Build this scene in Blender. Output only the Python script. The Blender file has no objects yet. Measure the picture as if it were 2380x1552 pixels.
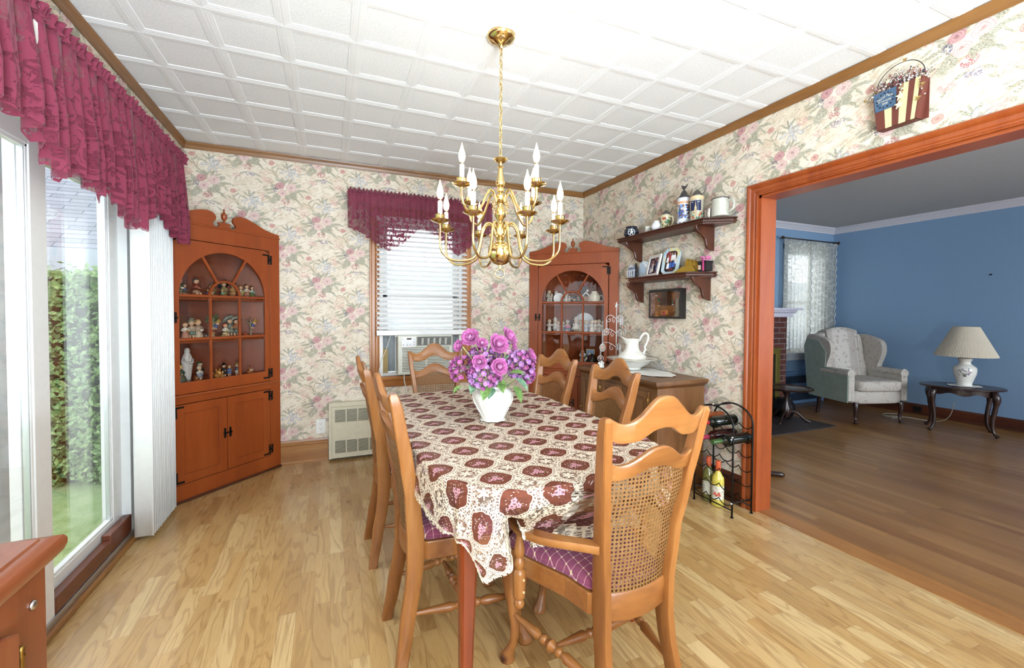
import bpy, math, random
from mathutils import Vector, Matrix, noise
R = math.radians
PI = math.pi
S = bpy.context.scene
C = S.collection
random.seed(7)

# ------------------------------------------------------------------ mesh helpers
def catmull(pts, n=6):
    pts = [Vector(p) for p in pts]
    out = []
    for i in range(len(pts) - 1):
        p0 = pts[max(i - 1, 0)]; p1 = pts[i]; p2 = pts[i + 1]; p3 = pts[min(i + 2, len(pts) - 1)]
        for k in range(n):
            t = k / n
            out.append(0.5 * ((2 * p1) + (p2 - p0) * t + (2 * p0 - 5 * p1 + 4 * p2 - p3) * t * t + (3 * p1 - p0 - 3 * p2 + p3) * t ** 3))
    out.append(pts[-1])
    return out

def interp(keys, x):
    if x <= keys[0][0]: return keys[0][1]
    for (a, b), (c, d) in zip(keys, keys[1:]):
        if x <= c:
            t = (x - a) / (c - a); t = t * t * (3 - 2 * t)
            return b + (d - b) * t
    return keys[-1][1]

class MB:
    def __init__(s): s.v = []; s.f = []; s.m = []; s.uv = {}; s.cur = 0; s.M = Matrix()
    def add(s, vs, fs, uvs=None):
        b = len(s.v)
        for v in vs: s.v.append(s.M @ Vector(v))
        for i, f in enumerate(fs):
            s.f.append([b + k for k in f]); s.m.append(s.cur)
        if uvs:
            for i, u in enumerate(uvs): s.uv[b + i] = u
        return s
    def box(s, x0, y0, z0, x1, y1, z1):
        if x0 > x1: x0, x1 = x1, x0
        if y0 > y1: y0, y1 = y1, y0
        if z0 > z1: z0, z1 = z1, z0
        return s.add([(x0,y0,z0),(x1,y0,z0),(x1,y1,z0),(x0,y1,z0),(x0,y0,z1),(x1,y0,z1),(x1,y1,z1),(x0,y1,z1)],
                     [(0,3,2,1),(4,5,6,7),(0,1,5,4),(1,2,6,5),(2,3,7,6),(3,0,4,7)])
    def cbox(s, c, d): return s.box(c[0]-d[0]/2, c[1]-d[1]/2, c[2]-d[2]/2, c[0]+d[0]/2, c[1]+d[1]/2, c[2]+d[2]/2)
    def lathe(s, prof, n=20, c=(0,0,0), ax='z', a0=0, lobes=0, lamp=0.0, close=False):
        vs = []; fs = []
        for r, z in prof:
            for k in range(n):
                a = a0 + 2*PI*k/n
                rr = r * (1 + lamp*math.cos(lobes*a)) if lobes else r
                p = (rr*math.cos(a), rr*math.sin(a), z)
                if ax == 'x': p = (p[2], p[0], p[1])
                if ax == 'y': p = (p[0], p[2], p[1])
                vs.append((p[0]+c[0], p[1]+c[1], p[2]+c[2]))
        m = len(prof)
        for j in range(m - 1):
            for k in range(n):
                k2 = (k+1) % n
                q = [j*n+k, j*n+k2, (j+1)*n+k2, (j+1)*n+k]
                fs.append(q if ax != 'y' else q[::-1])
        if prof[0][0] > 1e-5: fs.append(list(range(n))[::-1] if ax != 'y' else list(range(n)))
        if prof[-1][0] > 1e-5: fs.append([(m-1)*n+k for k in range(n)] if ax != 'y' else [(m-1)*n+k for k in range(n)][::-1])
        return s.add(vs, fs)
    def sphere(s, c, r, n=12, m=8, sc=(1,1,1)):
        prof = [(math.sin(PI*i/m)*1.0, -math.cos(PI*i/m)) for i in range(m+1)]
        prof[0] = (1e-6, -1); prof[-1] = (1e-6, 1)
        M0 = s.M
        s.M = M0 @ Matrix.Translation(c) @ Matrix.Diagonal((r*sc[0], r*sc[1], r*sc[2], 1))
        s.lathe(prof, n); s.M = M0
        return s
    def tube(s, pts, r, n=8, closed=False, cap=True):
        pts = [Vector(p) for p in pts]; N = len(pts)
        rs = r if isinstance(r, (list, tuple)) else [r]*N
        T = []
        for i in range(N):
            if closed: t = pts[(i+1) % N] - pts[i-1]
            else: t = pts[min(i+1, N-1)] - pts[max(i-1, 0)]
            T.append(t.normalized() if t.length > 1e-9 else Vector((0,0,1)))
        up = Vector((0,0,1)) if abs(T[0].z) < 0.9 else Vector((1,0,0))
        nn = (up - T[0]*up.dot(T[0])).normalized()
        vs = []; fs = []
        for i in range(N):
            nn = (nn - T[i]*nn.dot(T[i]))
            nn = nn.normalized() if nn.length > 1e-6 else T[i].orthogonal().normalized()
            bb = T[i].cross(nn)
            for k in range(n):
                a = 2*PI*k/n
                vs.append(pts[i] + (nn*math.cos(a) + bb*math.sin(a))*rs[i])
        for i in range(N if closed else N-1):
            j = (i+1) % N
            for k in range(n):
                k2 = (k+1) % n
                fs.append([i*n+k, i*n+k2, j*n+k2, j*n+k])
        if cap and not closed:
            fs.append(list(range(n))[::-1]); fs.append([(N-1)*n+k for k in range(n)])
        return s.add(vs, fs)
    def loft(s, secs, cap=True):
        n = len(secs[0]); vs = [p for q in secs for p in q]; fs = []
        for i in range(len(secs)-1):
            for k in range(n):
                k2 = (k+1) % n
                fs.append([i*n+k, i*n+k2, (i+1)*n+k2, (i+1)*n+k])
        if cap: fs.append(list(range(n))[::-1]); fs.append([(len(secs)-1)*n+k for k in range(n)])
        return s.add(vs, fs)
    def prism(s, poly, h0, h1, plane='xz'):
        n = len(poly)
        def P(p, h): return (p[0], h, p[1]) if plane == 'xz' else ((p[0], p[1], h) if plane == 'xy' else (h, p[0], p[1]))
        vs = [P(p, h0) for p in poly] + [P(p, h1) for p in poly]
        fs = [list(range(n)), [n+k for k in range(n)][::-1]] + [[k, n+k, n+(k+1) % n, (k+1) % n] for k in range(n)]
        return s.add(vs, fs)
    def ring(s, outer, inner, h0, h1, plane='xz'):
        n = len(outer)
        def P(p, h): return (p[0], h, p[1]) if plane == 'xz' else ((p[0], p[1], h) if plane == 'xy' else (h, p[0], p[1]))
        vs = [P(p, h0) for p in outer]+[P(p, h0) for p in inner]+[P(p, h1) for p in outer]+[P(p, h1) for p in inner]
        fs = []
        for k in range(n):
            j = (k+1) % n
            fs += [[k, j, n+j, n+k], [2*n+j, 2*n+k, 3*n+k, 3*n+j], [j, k, 2*n+k, 2*n+j], [n+k, n+j, 3*n+j, 3*n+k]]
        return s.add(vs, fs)
    def grid(s, fn, nu, nv, uvf=None, closed_u=False):
        vs = []; uvs = []
        for j in range(nv+1):
            for i in range(nu+1):
                vs.append(fn(i/nu, j/nv)); uvs.append(uvf(i/nu, j/nv) if uvf else (i/nu, j/nv))
        fs = [[j*(nu+1)+i, j*(nu+1)+i+1, (j+1)*(nu+1)+i+1, (j+1)*(nu+1)+i] for j in range(nv) for i in range(nu)]
        return s.add(vs, fs, uvs)
    def build(s, name, mats, parent=None, smooth=False, bevel=0, auto=None, fix=True, solid=0):
        me = bpy.data.meshes.new(name)
        me.from_pydata([tuple(v) for v in s.v], [], s.f)
        if not isinstance(mats, (list, tuple)): mats = [mats]
        for m in mats: me.materials.append(m)
        for p, mi in zip(me.polygons, s.m):
            p.material_index = mi
            p.use_smooth = smooth
        if s.uv:
            L = me.uv_layers.new(name='UVMap')
            for l in me.loops:
                L.data[l.index].uv = s.uv.get(l.vertex_index, (0, 0))
        me.update()
        if fix:
            import bmesh
            bm = bmesh.new(); bm.from_mesh(me)
            bmesh.ops.recalc_face_normals(bm, faces=bm.faces)
            bm.to_mesh(me); bm.free()
        if smooth and auto is not None:
            try: me.set_sharp_from_angle(angle=R(auto))
            except Exception: pass
        o = bpy.data.objects.new(name, me); C.objects.link(o)
        if parent: o.parent = parent
        if solid:
            md = o.modifiers.new('s', 'SOLIDIFY'); md.thickness = solid; md.offset = 0
        if bevel:
            md = o.modifiers.new('b', 'BEVEL'); md.width = bevel; md.segments = 2; md.limit_method = 'ANGLE'; md.angle_limit = R(35)
            md.harden_normals = False
        return o

def tag(o, label, cat, group=None, kind=None):
    if label: o['label'] = label
    if cat: o['category'] = cat
    if group: o['group'] = group
    if kind: o['kind'] = kind
    return o
def thing(name, label, cat, loc=(0,0,0), rotz=0, group=None):
    o = bpy.data.objects.new(name, None); C.objects.link(o)
    o.empty_display_size = 0.05
    o.location = loc; o.rotation_euler = (0, 0, rotz)
    return tag(o, label, cat, group)
def struct(o, label=None, cat=None):
    o['kind'] = 'structure'
    if label: o['label'] = label; o['category'] = cat
    return o
def dup(root, loc=None, rotz=None, label=None, group=None, scale=None):
    r = root.copy(); C.objects.link(r)
    if loc is not None: r.location = loc
    if rotz is not None: r.rotation_euler = (0, 0, rotz)
    if scale is not None: r.scale = scale
    if label: r['label'] = label
    if group: r['group'] = group
    for ch in list(root.children):
        c = ch.copy(); C.objects.link(c); c.parent = r
        for g in list(ch.children):
            d = g.copy(); C.objects.link(d); d.parent = c
    return r

# ------------------------------------------------------------------ materials
def lin(h):
    h = h.lstrip('#')
    c = [int(h[i:i+2], 16)/255 for i in (0, 2, 4)]
    return tuple([(x/12.92 if x <= 0.04045 else ((x+0.055)/1.055)**2.4) for x in c] + [1.0])
class NT:
    def __init__(s, name):
        s.mat = bpy.data.materials.new(name); s.mat.use_nodes = True
        s.t = s.mat.node_tree; s.t.nodes.clear()
        s.out = s.t.nodes.new('ShaderNodeOutputMaterial')
        s.b = s.t.nodes.new('ShaderNodeBsdfPrincipled')
        s.t.links.new(s.b.outputs[0], s.out.inputs[0])
    def n(s, typ, ins=None, out=0, **props):
        nd = s.t.nodes.new('ShaderNode' + typ)
        for k, v in props.items(): setattr(nd, k, v)
        if ins:
            for k, v in ins.items(): s.set(nd.inputs[k], v)
        return nd if out is None else nd.outputs[out]
    def set(s, sock, v):
        if isinstance(v, bpy.types.NodeSocket): s.t.links.new(v, sock)
        elif isinstance(v, str): sock.default_value = lin(v)
        else: sock.default_value = v
    def P(s, **kw):
        nm = {'color': 'Base Color', 'rough': 'Roughness', 'metal': 'Metallic', 'normal': 'Normal', 'alpha': 'Alpha', 'spec': 'Specular IOR Level',
              'trans': 'Transmission Weight', 'ior': 'IOR', 'coat': 'Coat Weight', 'coatr': 'Coat Roughness', 'emit': 'Emission Color', 'estr': 'Emission Strength', 'sheen': 'Sheen Weight', 'sss': 'Subsurface Weight'}
        for k, v in kw.items(): s.set(s.b.inputs[nm[k]], v)
        return s
    def math(s, op, a, b=0.0, c=0.0, clamp=False):
        nd = s.t.nodes.new('ShaderNodeMath'); nd.operation = op; nd.use_clamp = clamp
        s.set(nd.inputs[0], a); s.set(nd.inputs[1], b); s.set(nd.inputs[2], c)
        return nd.outputs[0]
    def vec(s, op, a, b=None, out=0, scale=None):
        nd = s.t.nodes.new('ShaderNodeVectorMath'); nd.operation = op
        s.set(nd.inputs[0], a)
        if b is not None: s.set(nd.inputs[1], b)
        if scale is not None: s.set(nd.inputs['Scale'], scale)
        return nd.outputs[out]
    def sep(s, v): return s.n('SeparateXYZ', {0: v}, out=None).outputs
    def comb(s, x=0.0, y=0.0, z=0.0): return s.n('CombineXYZ', {0: x, 1: y, 2: z})
    def mix(s, f, a, b, mode='MIX'):
        nd = s.t.nodes.new('ShaderNodeMix'); nd.data_type = 'RGBA'; nd.blend_type = mode; nd.clamp_factor = True
        s.set(nd.inputs[0], f); s.set(nd.inputs[6], a); s.set(nd.inputs[7], b)
        return nd.outputs[2]
    def ramp(s, f, stops, interp='LINEAR'):
        nd = s.t.nodes.new('ShaderNodeValToRGB'); cr = nd.color_ramp; cr.interpolation = interp
        while len(cr.elements) < len(stops): cr.elements.new(0.5)
        for e, (p, c) in zip(cr.elements, stops):
            e.position = p; e.color = lin(c) if isinstance(c, str) else (c, c, c, 1)
        s.set(nd.inputs[0], f); return nd.outputs[0]
    def mr(s, v, a, b, c=0.0, d=1.0, smooth=False):
        nd = s.t.nodes.new('ShaderNodeMapRange')
        if smooth: nd.interpolation_type = 'SMOOTHSTEP'
        s.set(nd.inputs[0], v); s.set(nd.inputs[1], a); s.set(nd.inputs[2], b); s.set(nd.inputs[3], c); s.set(nd.inputs[4], d)
        return nd.outputs[0]
    def noise(s, v, scale, detail=2.0, rough=0.5, dist=0.0, out=0):
        return s.n('TexNoise', {'Vector': v, 'Scale': scale, 'Detail': detail, 'Roughness': rough, 'Distortion': dist}, out=out)
    def obj(s): return s.n('TexCoord', out=3)
    def uvc(s): return s.n('TexCoord', out=2)
    def map(s, v, loc=(0,0,0), rot=(0,0,0), scale=(1,1,1), typ='POINT'):
        return s.n('Mapping', {'Vector': v, 'Location': loc, 'Rotation': rot, 'Scale': scale}, vector_type=typ)
    def bump(s, h, strength=0.3, dist=0.01):
        return s.n('Bump', {'Height': h, 'Strength': strength, 'Distance': dist})

MC = {}
def plain(name, col, rough=0.5, metal=0.0, var=0.06, bump=0.0, scale=30, spec=0.5, **kw):
    key = (name, col)
    if key in MC: return MC[key]
    t = NT(name); v = t.obj()
    nz = t.noise(v, scale, 3.0)
    c = t.mix(t.mr(nz, 0.3, 0.7, 0.0, 1.0), col, col)
    hsv = t.n('HueSaturation', {'Color': c, 'Value': t.mr(nz, 0.3, 0.7, 1-var, 1+var)})
    t.P(color=hsv, rough=rough, metal=metal, spec=spec, **kw)
    if bump: t.P(normal=t.bump(nz, bump, 0.004))
    MC[key] = t.mat
    return t.mat

def wood(name, c1, c2, c3, axis='z', rough=0.32, fine=1.0, knots=False, spec=0.5, contrast=1.0, coat=0.15):
    t = NT(name); v = t.obj()
    sc = {'x': (0.9, 9, 9), 'y': (9, 0.9, 9), 'z': (9, 9, 0.9)}[axis]
    m = t.map(v, scale=tuple(a*fine for a in sc))
    big = t.noise(m, 1.0, 4.0, 0.55, 0.6)
    m2 = t.map(v, scale=tuple(a*fine*9 for a in sc))
    fin = t.noise(m2, 1.0, 3.0, 0.6)
    lo = t.noise(v, 3.0, 2.0)
    f = t.math('ADD', t.math('MULTIPLY', big, 0.62), t.math('ADD', t.math('MULTIPLY', fin, 0.22), t.math('MULTIPLY', lo, 0.16)))
    h = 0.22/contrast
    c = t.ramp(f, [(max(0.5-h, 0), c1), (0.5, c2), (min(0.5+h, 1), c3)])
    if knots:
        vo = t.n('TexVoronoi', {'Vector': t.map(v, scale=(5.5, 5.5, 8)), 'Scale': 1.0, 'Randomness': 1.0})
        k = t.mr(vo, 0.05, 0.16, 1.0, 0.0)
        gate = t.mr(t.n('TexWhiteNoise', {'Vector': t.n('TexVoronoi', {'Vector': t.map(v, scale=(5.5, 5.5, 8)), 'Scale': 1.0}, out=2)}, noise_dimensions='3D'), 0.7, 0.72)
        c = t.mix(t.math('MULTIPLY', k, gate), c, c1, 'MULTIPLY')
    t.P(color=c, rough=rough, spec=spec, coat=coat, coatr=0.25, normal=t.bump(fin, 0.08, 0.002))
    return t.mat

W = {}
for ax in 'xyz':
    W['chair_'+ax] = wood('honey_maple_'+ax, '#6b3b16', '#935c2c', '#ab7540', ax, rough=0.36, fine=0.8, knots=True, contrast=1.05)
    W['cab_'+ax] = wood('orange_pine_'+ax, '#702e13', '#914219', '#a04f22', ax, rough=0.34, fine=0.6, contrast=0.8)
    W['cas_'+ax] = wood('red_fir_'+ax, '#783014', '#96451b', '#a45426', ax, rough=0.3, fine=1.4)
    W['dark_'+ax] = wood('dark_walnut_'+ax, '#35180c', '#4f2615', '#643420', ax, rough=0.4, fine=1.2)
    W['buf_'+ax] = wood('brown_oak_'+ax, '#4e2f17', '#6e4624', '#835a34', ax, rough=0.4, fine=1.1)
    W['crown_'+ax] = wood('brown_crown_'+ax, '#64401d', '#875a2d', '#9a6c3c', ax, rough=0.4, fine=1.3)
    W['base_'+ax] = wood('base_oak_'+ax, '#6f4420', '#96622e', '#ab783f', ax, rough=0.35, fine=1.3)
    W['hutch_'+ax] = wood('cherry_hutch_'+ax, '#68341b', '#824425', '#925433', ax, rough=0.3, fine=0.8)
    W['table_'+ax] = wood('table_mahogany_'+ax, '#5a2410', '#803818', '#944822', ax, rough=0.25, fine=0.8)
    W['win_'+ax] = wood('window_fir_'+ax, '#80481d', '#a3662f', '#b87c42', ax, rough=0.3, fine=1.6, contrast=1.3)
W['lintel'] = wood('bar_redwood', '#4a2114', '#6d3824', '#824a33', 'y', rough=0.35, fine=1.3)
W['side_z'] = wood('side_table_wood', '#1d100b', '#33201a', '#45302a', 'z', rough=0.25)

brass = NT('polished_brass').P(color='#e2c78c', metal=1.0, rough=0.14).mat
brass_dull = NT('aged_brass').P(color='#9b7a3e', metal=1.0, rough=0.35).mat
black_iron = plain('black_iron', '#1b1918', 0.45, 0.6)
steel = NT('steel').P(color='#c8c8c8', metal=1.0, rough=0.25).mat
pewter = plain('pewter', '#7f7d7c', 0.35, 0.9)
white_vinyl = plain('white_vinyl', '#e6e5e2', 0.35, var=0.02)
white_paint = plain('white_paint', '#e9e6e0', 0.45, var=0.03)
ceramic = plain('white_ceramic', '#e8e3d8', 0.18, var=0.02)
cream_plastic = plain('cream_plastic', '#d9d6c4', 0.4, var=0.03)
black_pl = plain('black_plastic', '#16161a', 0.35)
alum = NT('aluminium').P(color='#c9cbcc', metal=0.9, rough=0.35).mat

def glass_mat(name, tint='#ffffff', refl=0.08, tr=0.97):
    t = NT(name)
    tb = t.n('BsdfTransparent', {0: tint})
    gb = t.n('BsdfGlossy', {0: (1,1,1,1), 'Roughness': 0.02})
    bf = t.n('NewGeometry', out=6)
    fr = t.n('Fresnel', {'IOR': t.math('ADD', 1.45, t.math('MULTIPLY', bf, 1/1.45-1.45))})
    mx = t.n('MixShader', {0: t.math('ADD', fr, refl-0.03, clamp=True), 1: tb, 2: gb})
    t.t.links.new(mx, t.out.inputs[0])
    return t.mat
glass = glass_mat('window_glass')
cab_glass = glass_mat('cabinet_glass', '#f4f2f0', 0.015)
bottle_clear = NT('bottle_clear').P(color='#f4f4ec', trans=1.0, rough=0.03, ior=1.3).mat
bottle_dark = NT('bottle_dark').P(color='#0c130d', rough=0.07, spec=0.8).mat
bottle_brown = NT('bottle_brown').P(color='#2a0d0a', rough=0.06, spec=0.8).mat
bottle_amber = NT('bottle_amber').P(color='#8a3d0c', rough=0.1, spec=0.7).mat
bottle_green = NT('bottle_green').P(color='#6c6a34', rough=0.08, spec=0.8, alpha=1.0).mat
bottle_yellow = NT('bottle_yellow').P(color='#d6c455', rough=0.08, spec=0.8).mat

# ---- cloth oval lace
def lace_cloth():
    t = NT('lace_tablecloth')
    uv = t.sep(t.uvc())
    px = 0.1415
    def cell(o):
        return t.math('SUBTRACT', t.math('MULTIPLY', t.math('FRACT', t.math('DIVIDE', o, px)), px), px/2)
    x = cell(uv[0]); y = cell(uv[1])
    rr = t.math('SQRT', t.math('ADD', t.math('MULTIPLY', x, x), t.math('MULTIPLY', y, y)))
    an = t.math('ARCTAN2', y, x)
    lob = t.math('MULTIPLY', t.math('COSINE', t.math('MULTIPLY', an, 4.0)), 0.0022)
    lob2 = t.math('MULTIPLY', t.math('COSINE', t.math('MULTIPLY', an, 8.0)), 0.0012)
    r = t.math('SUBTRACT', t.math('SUBTRACT', rr, t.math('ADD', lob, lob2)), 0.0035)
    inside = t.mr(r, 0.0445, 0.0455, 1.0, 0.0)
    # threads
    uvv = t.uvc()
    fine = t.n('TexVoronoi', {'Vector': uvv, 'Scale': 125.0, 'Randomness': 0.55}, feature='DISTANCE_TO_EDGE')
    net = t.mr(fine, 0.055, 0.11, 1.0, 0.0)
    med = t.noise(uvv, 55.0, 2.0, 0.6)
    # corner flowers
    xc = t.math('SUBTRACT', t.math('MULTIPLY', t.math('FRACT', t.math('ADD', t.math('DIVIDE', uv[0], px), 0.5)), px), px/2)
    yc = t.math('SUBTRACT', t.math('MULTIPLY', t.math('FRACT', t.math('ADD', t.math('DIVIDE', uv[1], px), 0.5)), px), px/2)
    rc = t.math('SQRT', t.math('ADD', t.math('MULTIPLY', xc, xc), t.math('MULTIPLY', yc, yc)))
    ac = t.math('ARCTAN2', yc, xc)
    petal = t.math('ABSOLUTE', t.math('COSINE', t.math('MULTIPLY', ac, 3.0)))
    fl_r = t.math('ADD', 0.005, t.math('MULTIPLY', petal, 0.017))
    flower = t.math('MULTIPLY', t.mr(t.math('SUBTRACT', fl_r, rc), 0.0, 0.0015), t.mr(petal, 0.18, 0.34))
    fgap = t.mr(rc, 0.027, 0.029, 1.0, 0.0)
    # rings
    def band(a, b): return t.math('MULTIPLY', t.mr(r, a-0.0006, a+0.0006), t.mr(r, b-0.0006, b+0.0006, 1.0, 0.0))
    ring1 = band(0.0445, 0.0482)
    lad = t.mr(t.math('SINE', t.math('MULTIPLY', an, 40.0)), -0.15, 0.15)
    ring2 = t.math('MULTIPLY', band(0.0482, 0.0545), lad)
    ring3 = band(0.0545, 0.0585)
    scr = t.n('TexVoronoi', {'Vector': uvv, 'Scale': 62.0, 'Randomness': 0.9}, feature='DISTANCE_TO_EDGE')
    scroll = t.mr(scr, 0.05, 0.08, 1.0, 0.0)
    solid = t.math('MAXIMUM', net, t.mr(med, 0.60, 0.64))
    outer = t.math('MAXIMUM', t.math('MAXIMUM', solid, scroll), 0.0)
    outer = t.math('MULTIPLY', outer, t.math('SUBTRACT', 1.0, t.math('MULTIPLY', fgap, t.mr(med, 0.4, 0.6, 0.9, 0.3))))
    outer = t.math('MAXIMUM', outer, flower)
    gapring = band(0.0482, 0.0545)
    outer = t.math('MULTIPLY', outer, t.math('SUBTRACT', 1.0, gapring))
    lacem = t.math('MAXIMUM', outer, t.math('MAXIMUM', ring1, t.math('MAXIMUM', ring2, ring3)))
    lacem = t.math('MULTIPLY', lacem, t.math('SUBTRACT', 1.0, inside))
    # hem band solid net by uv3 : use second channel? (edge colour attribute)
    # roses in oval
    def blob(cx, cy, rad):
        dx = t.math('SUBTRACT', x, cx); dy = t.math('SUBTRACT', y, cy)
        d = t.math('SQRT', t.math('ADD', t.math('MULTIPLY', dx, dx), t.math('MULTIPLY', dy, dy)))
        pa = t.math('MULTIPLY', t.math('COSINE', t.math('MULTIPLY', t.math('ARCTAN2', dy, dx), 5.0)), rad*0.16)
        d = t.math('SUBTRACT', d, pa)
        return t.mr(d, rad*0.85, rad, 1.0, 0.0), t.mr(d, rad*0.2, rad*0.28, 1.0, 0.0)
    roses = None; cent = None
    for (a, b, c_) in ((-0.010, -0.006, 0.0095), (0.009, -0.008, 0.0095), (0.0, 0.008, 0.0095), (-0.024, -0.012, 0.006)):
        m1, m2 = blob(a, b, c_)
        roses = m1 if roses is None else t.math('MAXIMUM', roses, m1)
        cent = m2 if cent is None else t.math('MAXIMUM', cent, m2)
    sp = t.n('TexVoronoi', {'Vector': t.map(uvv, scale=(1, 1.7, 1), rot=(0, 0, 0.6)), 'Scale': 120.0, 'Randomness': 1.0})
    sprig = t.math('MULTIPLY', t.mr(sp, 0.22, 0.3, 1.0, 0.0), t.mr(rr, 0.036, 0.038, 1.0, 0.0))
    sprig = t.math('MULTIPLY', sprig, t.mr(t.noise(uvv, 40.0, 1.0), 0.40, 0.45))
    inm = t.math('MAXIMUM', roses, t.math('MULTIPLY', sprig, 0.85))
    lacecol = t.mix(med, '#d2bfa8', '#decdb8')
    rosecol = t.mix(t.mr(t.noise(uvv, 220.0, 2.0), 0.35, 0.65), '#ab727c', '#c7959c')
    rosecol = t.mix(cent, rosecol, '#3a1418')
    incol = t.mix(roses, '#d9d2cc', rosecol)
    sheer = '#7a4636'
    col = t.mix(inside, lacecol, t.mix(inm, sheer, incol))
    alpha = t.math('ADD', t.math('MULTIPLY', inside, t.math('MAXIMUM', inm, 0.55)), lacem)
    alpha = t.math('MAXIMUM', alpha, 0.16, clamp=True)
    hem = t.n('VertexColor', out=0, layer_name='hem')
    hemf = t.n('SeparateColor', {0: hem}, out=0)
    hp = t.math('MAXIMUM', t.mr(t.n('TexVoronoi', {'Vector': uvv, 'Scale': 130.0, 'Randomness': 0.15}, feature='DISTANCE_TO_EDGE'), 0.10, 0.2, 1.0, 0.0), t.mr(med, 0.5, 0.6, 0.0, 1.0))
    col = t.mix(hemf, col, '#e6d6bd')
    alpha = t.math('ADD', t.math('MULTIPLY', alpha, t.math('SUBTRACT', 1.0, hemf)), t.math('MULTIPLY', t.math('MAXIMUM', hp, 0.25), hemf))
    t.P(color=col, rough=0.75, spec=0.2, alpha=alpha, normal=t.bump(lacem, 0.25, 0.001))
    return t.mat

def burgundy_lace(name, dens=0.0, c1='#843448', c2='#954257'):
    t = NT(name); uv = t.uvc()
    big = t.noise(uv, 26.0, 2.5, 0.6, 1.0)
    leaf = t.mr(big, 0.50-dens, 0.53-dens)
    net = t.n('TexVoronoi', {'Vector': uv, 'Scale': 260.0, 'Randomness': 0.3}, feature='DISTANCE_TO_EDGE')
    netm = t.mr(net, 0.1, 0.25, 0.75, 0.35)
    eyel = t.n('TexVoronoi', {'Vector': uv, 'Scale': 24.0, 'Randomness': 0.2})
    ring = t.math('MULTIPLY', t.mr(eyel, 0.16, 0.2), t.mr(eyel, 0.26, 0.30, 1.0, 0.0))
    leaf = t.math('MAXIMUM', leaf, t.math('MULTIPLY', ring, 0.8))
    sep = t.sep(uv)
    top = t.mr(sep[1], 0.0, 0.16, 0.45, 0.0)
    a = t.math('MAXIMUM', leaf, t.math('ADD', netm, top), clamp=True)
    fine = t.noise(uv, 300.0, 2.0)
    col = t.mix(leaf, '#86394d', t.mix(fine, c1, c2))
    bs = t.b; t.P(color=col, rough=0.8, spec=0.15, alpha=a, sheen=0.2)
    tl = t.n('BsdfTranslucent', {0: col})
    tb = t.n('BsdfTransparent')
    mx = t.n('MixShader', {0: 0.25, 1: bs.outputs[0], 2: t.n('MixShader', {0: a, 1: tb, 2: tl})})
    t.t.links.new(mx, t.out.inputs[0])
    return t.mat

def sheer_lace():
    t = NT('white_lace_sheer'); uv = t.uvc()
    big = t.noise(uv, 26.0, 2.0, 0.6, 0.8)
    leaf = t.mr(big, 0.5, 0.56)
    a = t.math('ADD', 0.78, t.math('MULTIPLY', leaf, 0.2))
    col = t.mix(leaf, '#cfcdc2', '#e2dfd4')
    t.P(color=col, rough=0.9, spec=0.1, alpha=a)
    tl = t.n('BsdfTranslucent', {0: col}); tb = t.n('BsdfTransparent')
    mx = t.n('MixShader', {0: 0.55, 1: t.b.outputs[0], 2: t.n('MixShader', {0: a, 1: tb, 2: tl})})
    t.t.links.new(mx, t.out.inputs[0])
    return t.mat

def cane_mat():
    t = NT('woven_cane'); v = t.sep(t.obj())
    p = 0.0122
    def cell(o, off=0.0): return t.math('SUBTRACT', t.math('FRACT', t.math('ADD', t.math('DIVIDE', o, p), off)), 0.5)
    x = cell(v[0]); y = cell(v[2])
    r = t.math('SQRT', t.math('ADD', t.math('MULTIPLY', x, x), t.math('MULTIPLY', y, y)))
    hole = t.mr(r, 0.25, 0.31, 1.0, 0.0)
    x2 = cell(v[0], 0.5); y2 = cell(v[2], 0.5)
    r2 = t.math('SQRT', t.math('ADD', t.math('MULTIPLY', x2, x2), t.math('MULTIPLY', y2, y2)))
    small = t.mr(r2, 0.09, 0.13, 1.0, 0.0)
    hole = t.math('MAXIMUM', hole, t.math('MULTIPLY', small, 0.0))
    weave = t.math('ABSOLUTE', t.math('SINE', t.math('MULTIPLY', t.math('ADD', v[0], v[2]), 2*PI/p)))
    c = t.mix(weave, '#7a5430', '#99703f')
    c = t.mix(t.noise(t.obj(), 60.0), c, '#68431f')
    t.P(color=c, rough=0.55, alpha=t.math('SUBTRACT', 1.0, hole), normal=t.bump(weave, 0.4, 0.001))
    return t.mat

def check_fabric():
    t = NT('plum_diamond_fabric'); v = t.sep(t.obj())
    p = 0.027
    a = t.math('ADD', v[0], v[1]); b = t.math('SUBTRACT', v[0], v[1])
    def line(q):
        f = t.math('ABSOLUTE', t.math('SUBTRACT', t.math('FRACT', t.math('DIVIDE', q, p)), 0.5))
        return t.mr(f, 0.03, 0.05, 1.0, 0.0)
    la = line(v[0]); lb = line(v[1])
    m = t.math('MAXIMUM', la, lb); dots = t.math('MULTIPLY', la, lb)
    fx = t.math('ABSOLUTE', t.math('SUBTRACT', t.math('FRACT', t.math('DIVIDE', v[0], p)), 0.5))
    fy = t.math('ABSOLUTE', t.math('SUBTRACT', t.math('FRACT', t.math('DIVIDE', v[1], p)), 0.5))
    dd = t.mr(t.math('ADD', fx, fy), 0.10, 0.14, 1.0, 0.0)
    base = t.mix(t.noise(t.obj(), 150.0), '#7b3b52', '#8b4a63')
    c = t.mix(t.math('MULTIPLY', m, 0.75), base, '#cf9fa0')
    c = t.mix(dd, c, '#ead9a8')
    t.P(color=c, rough=0.85, spec=0.15, sheen=0.2)
    return t.mat
M_lace = lace_cloth(); M_burg = burgundy_lace('burgundy_lace_door', 0.05); M_burg2 = burgundy_lace('burgundy_lace_window', 0.01, '#803a4c', '#924a5c')
M_sheer = sheer_lace(); M_cane = cane_mat(); M_seat = check_fabric()
# ------------------------------------------------------------------ room dimensions
XL, XR, YB, ZC, YF = -1.0, 2.495, 3.988, 2.526, -2.2
LRX, LRY = 6.9, 4.12

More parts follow.
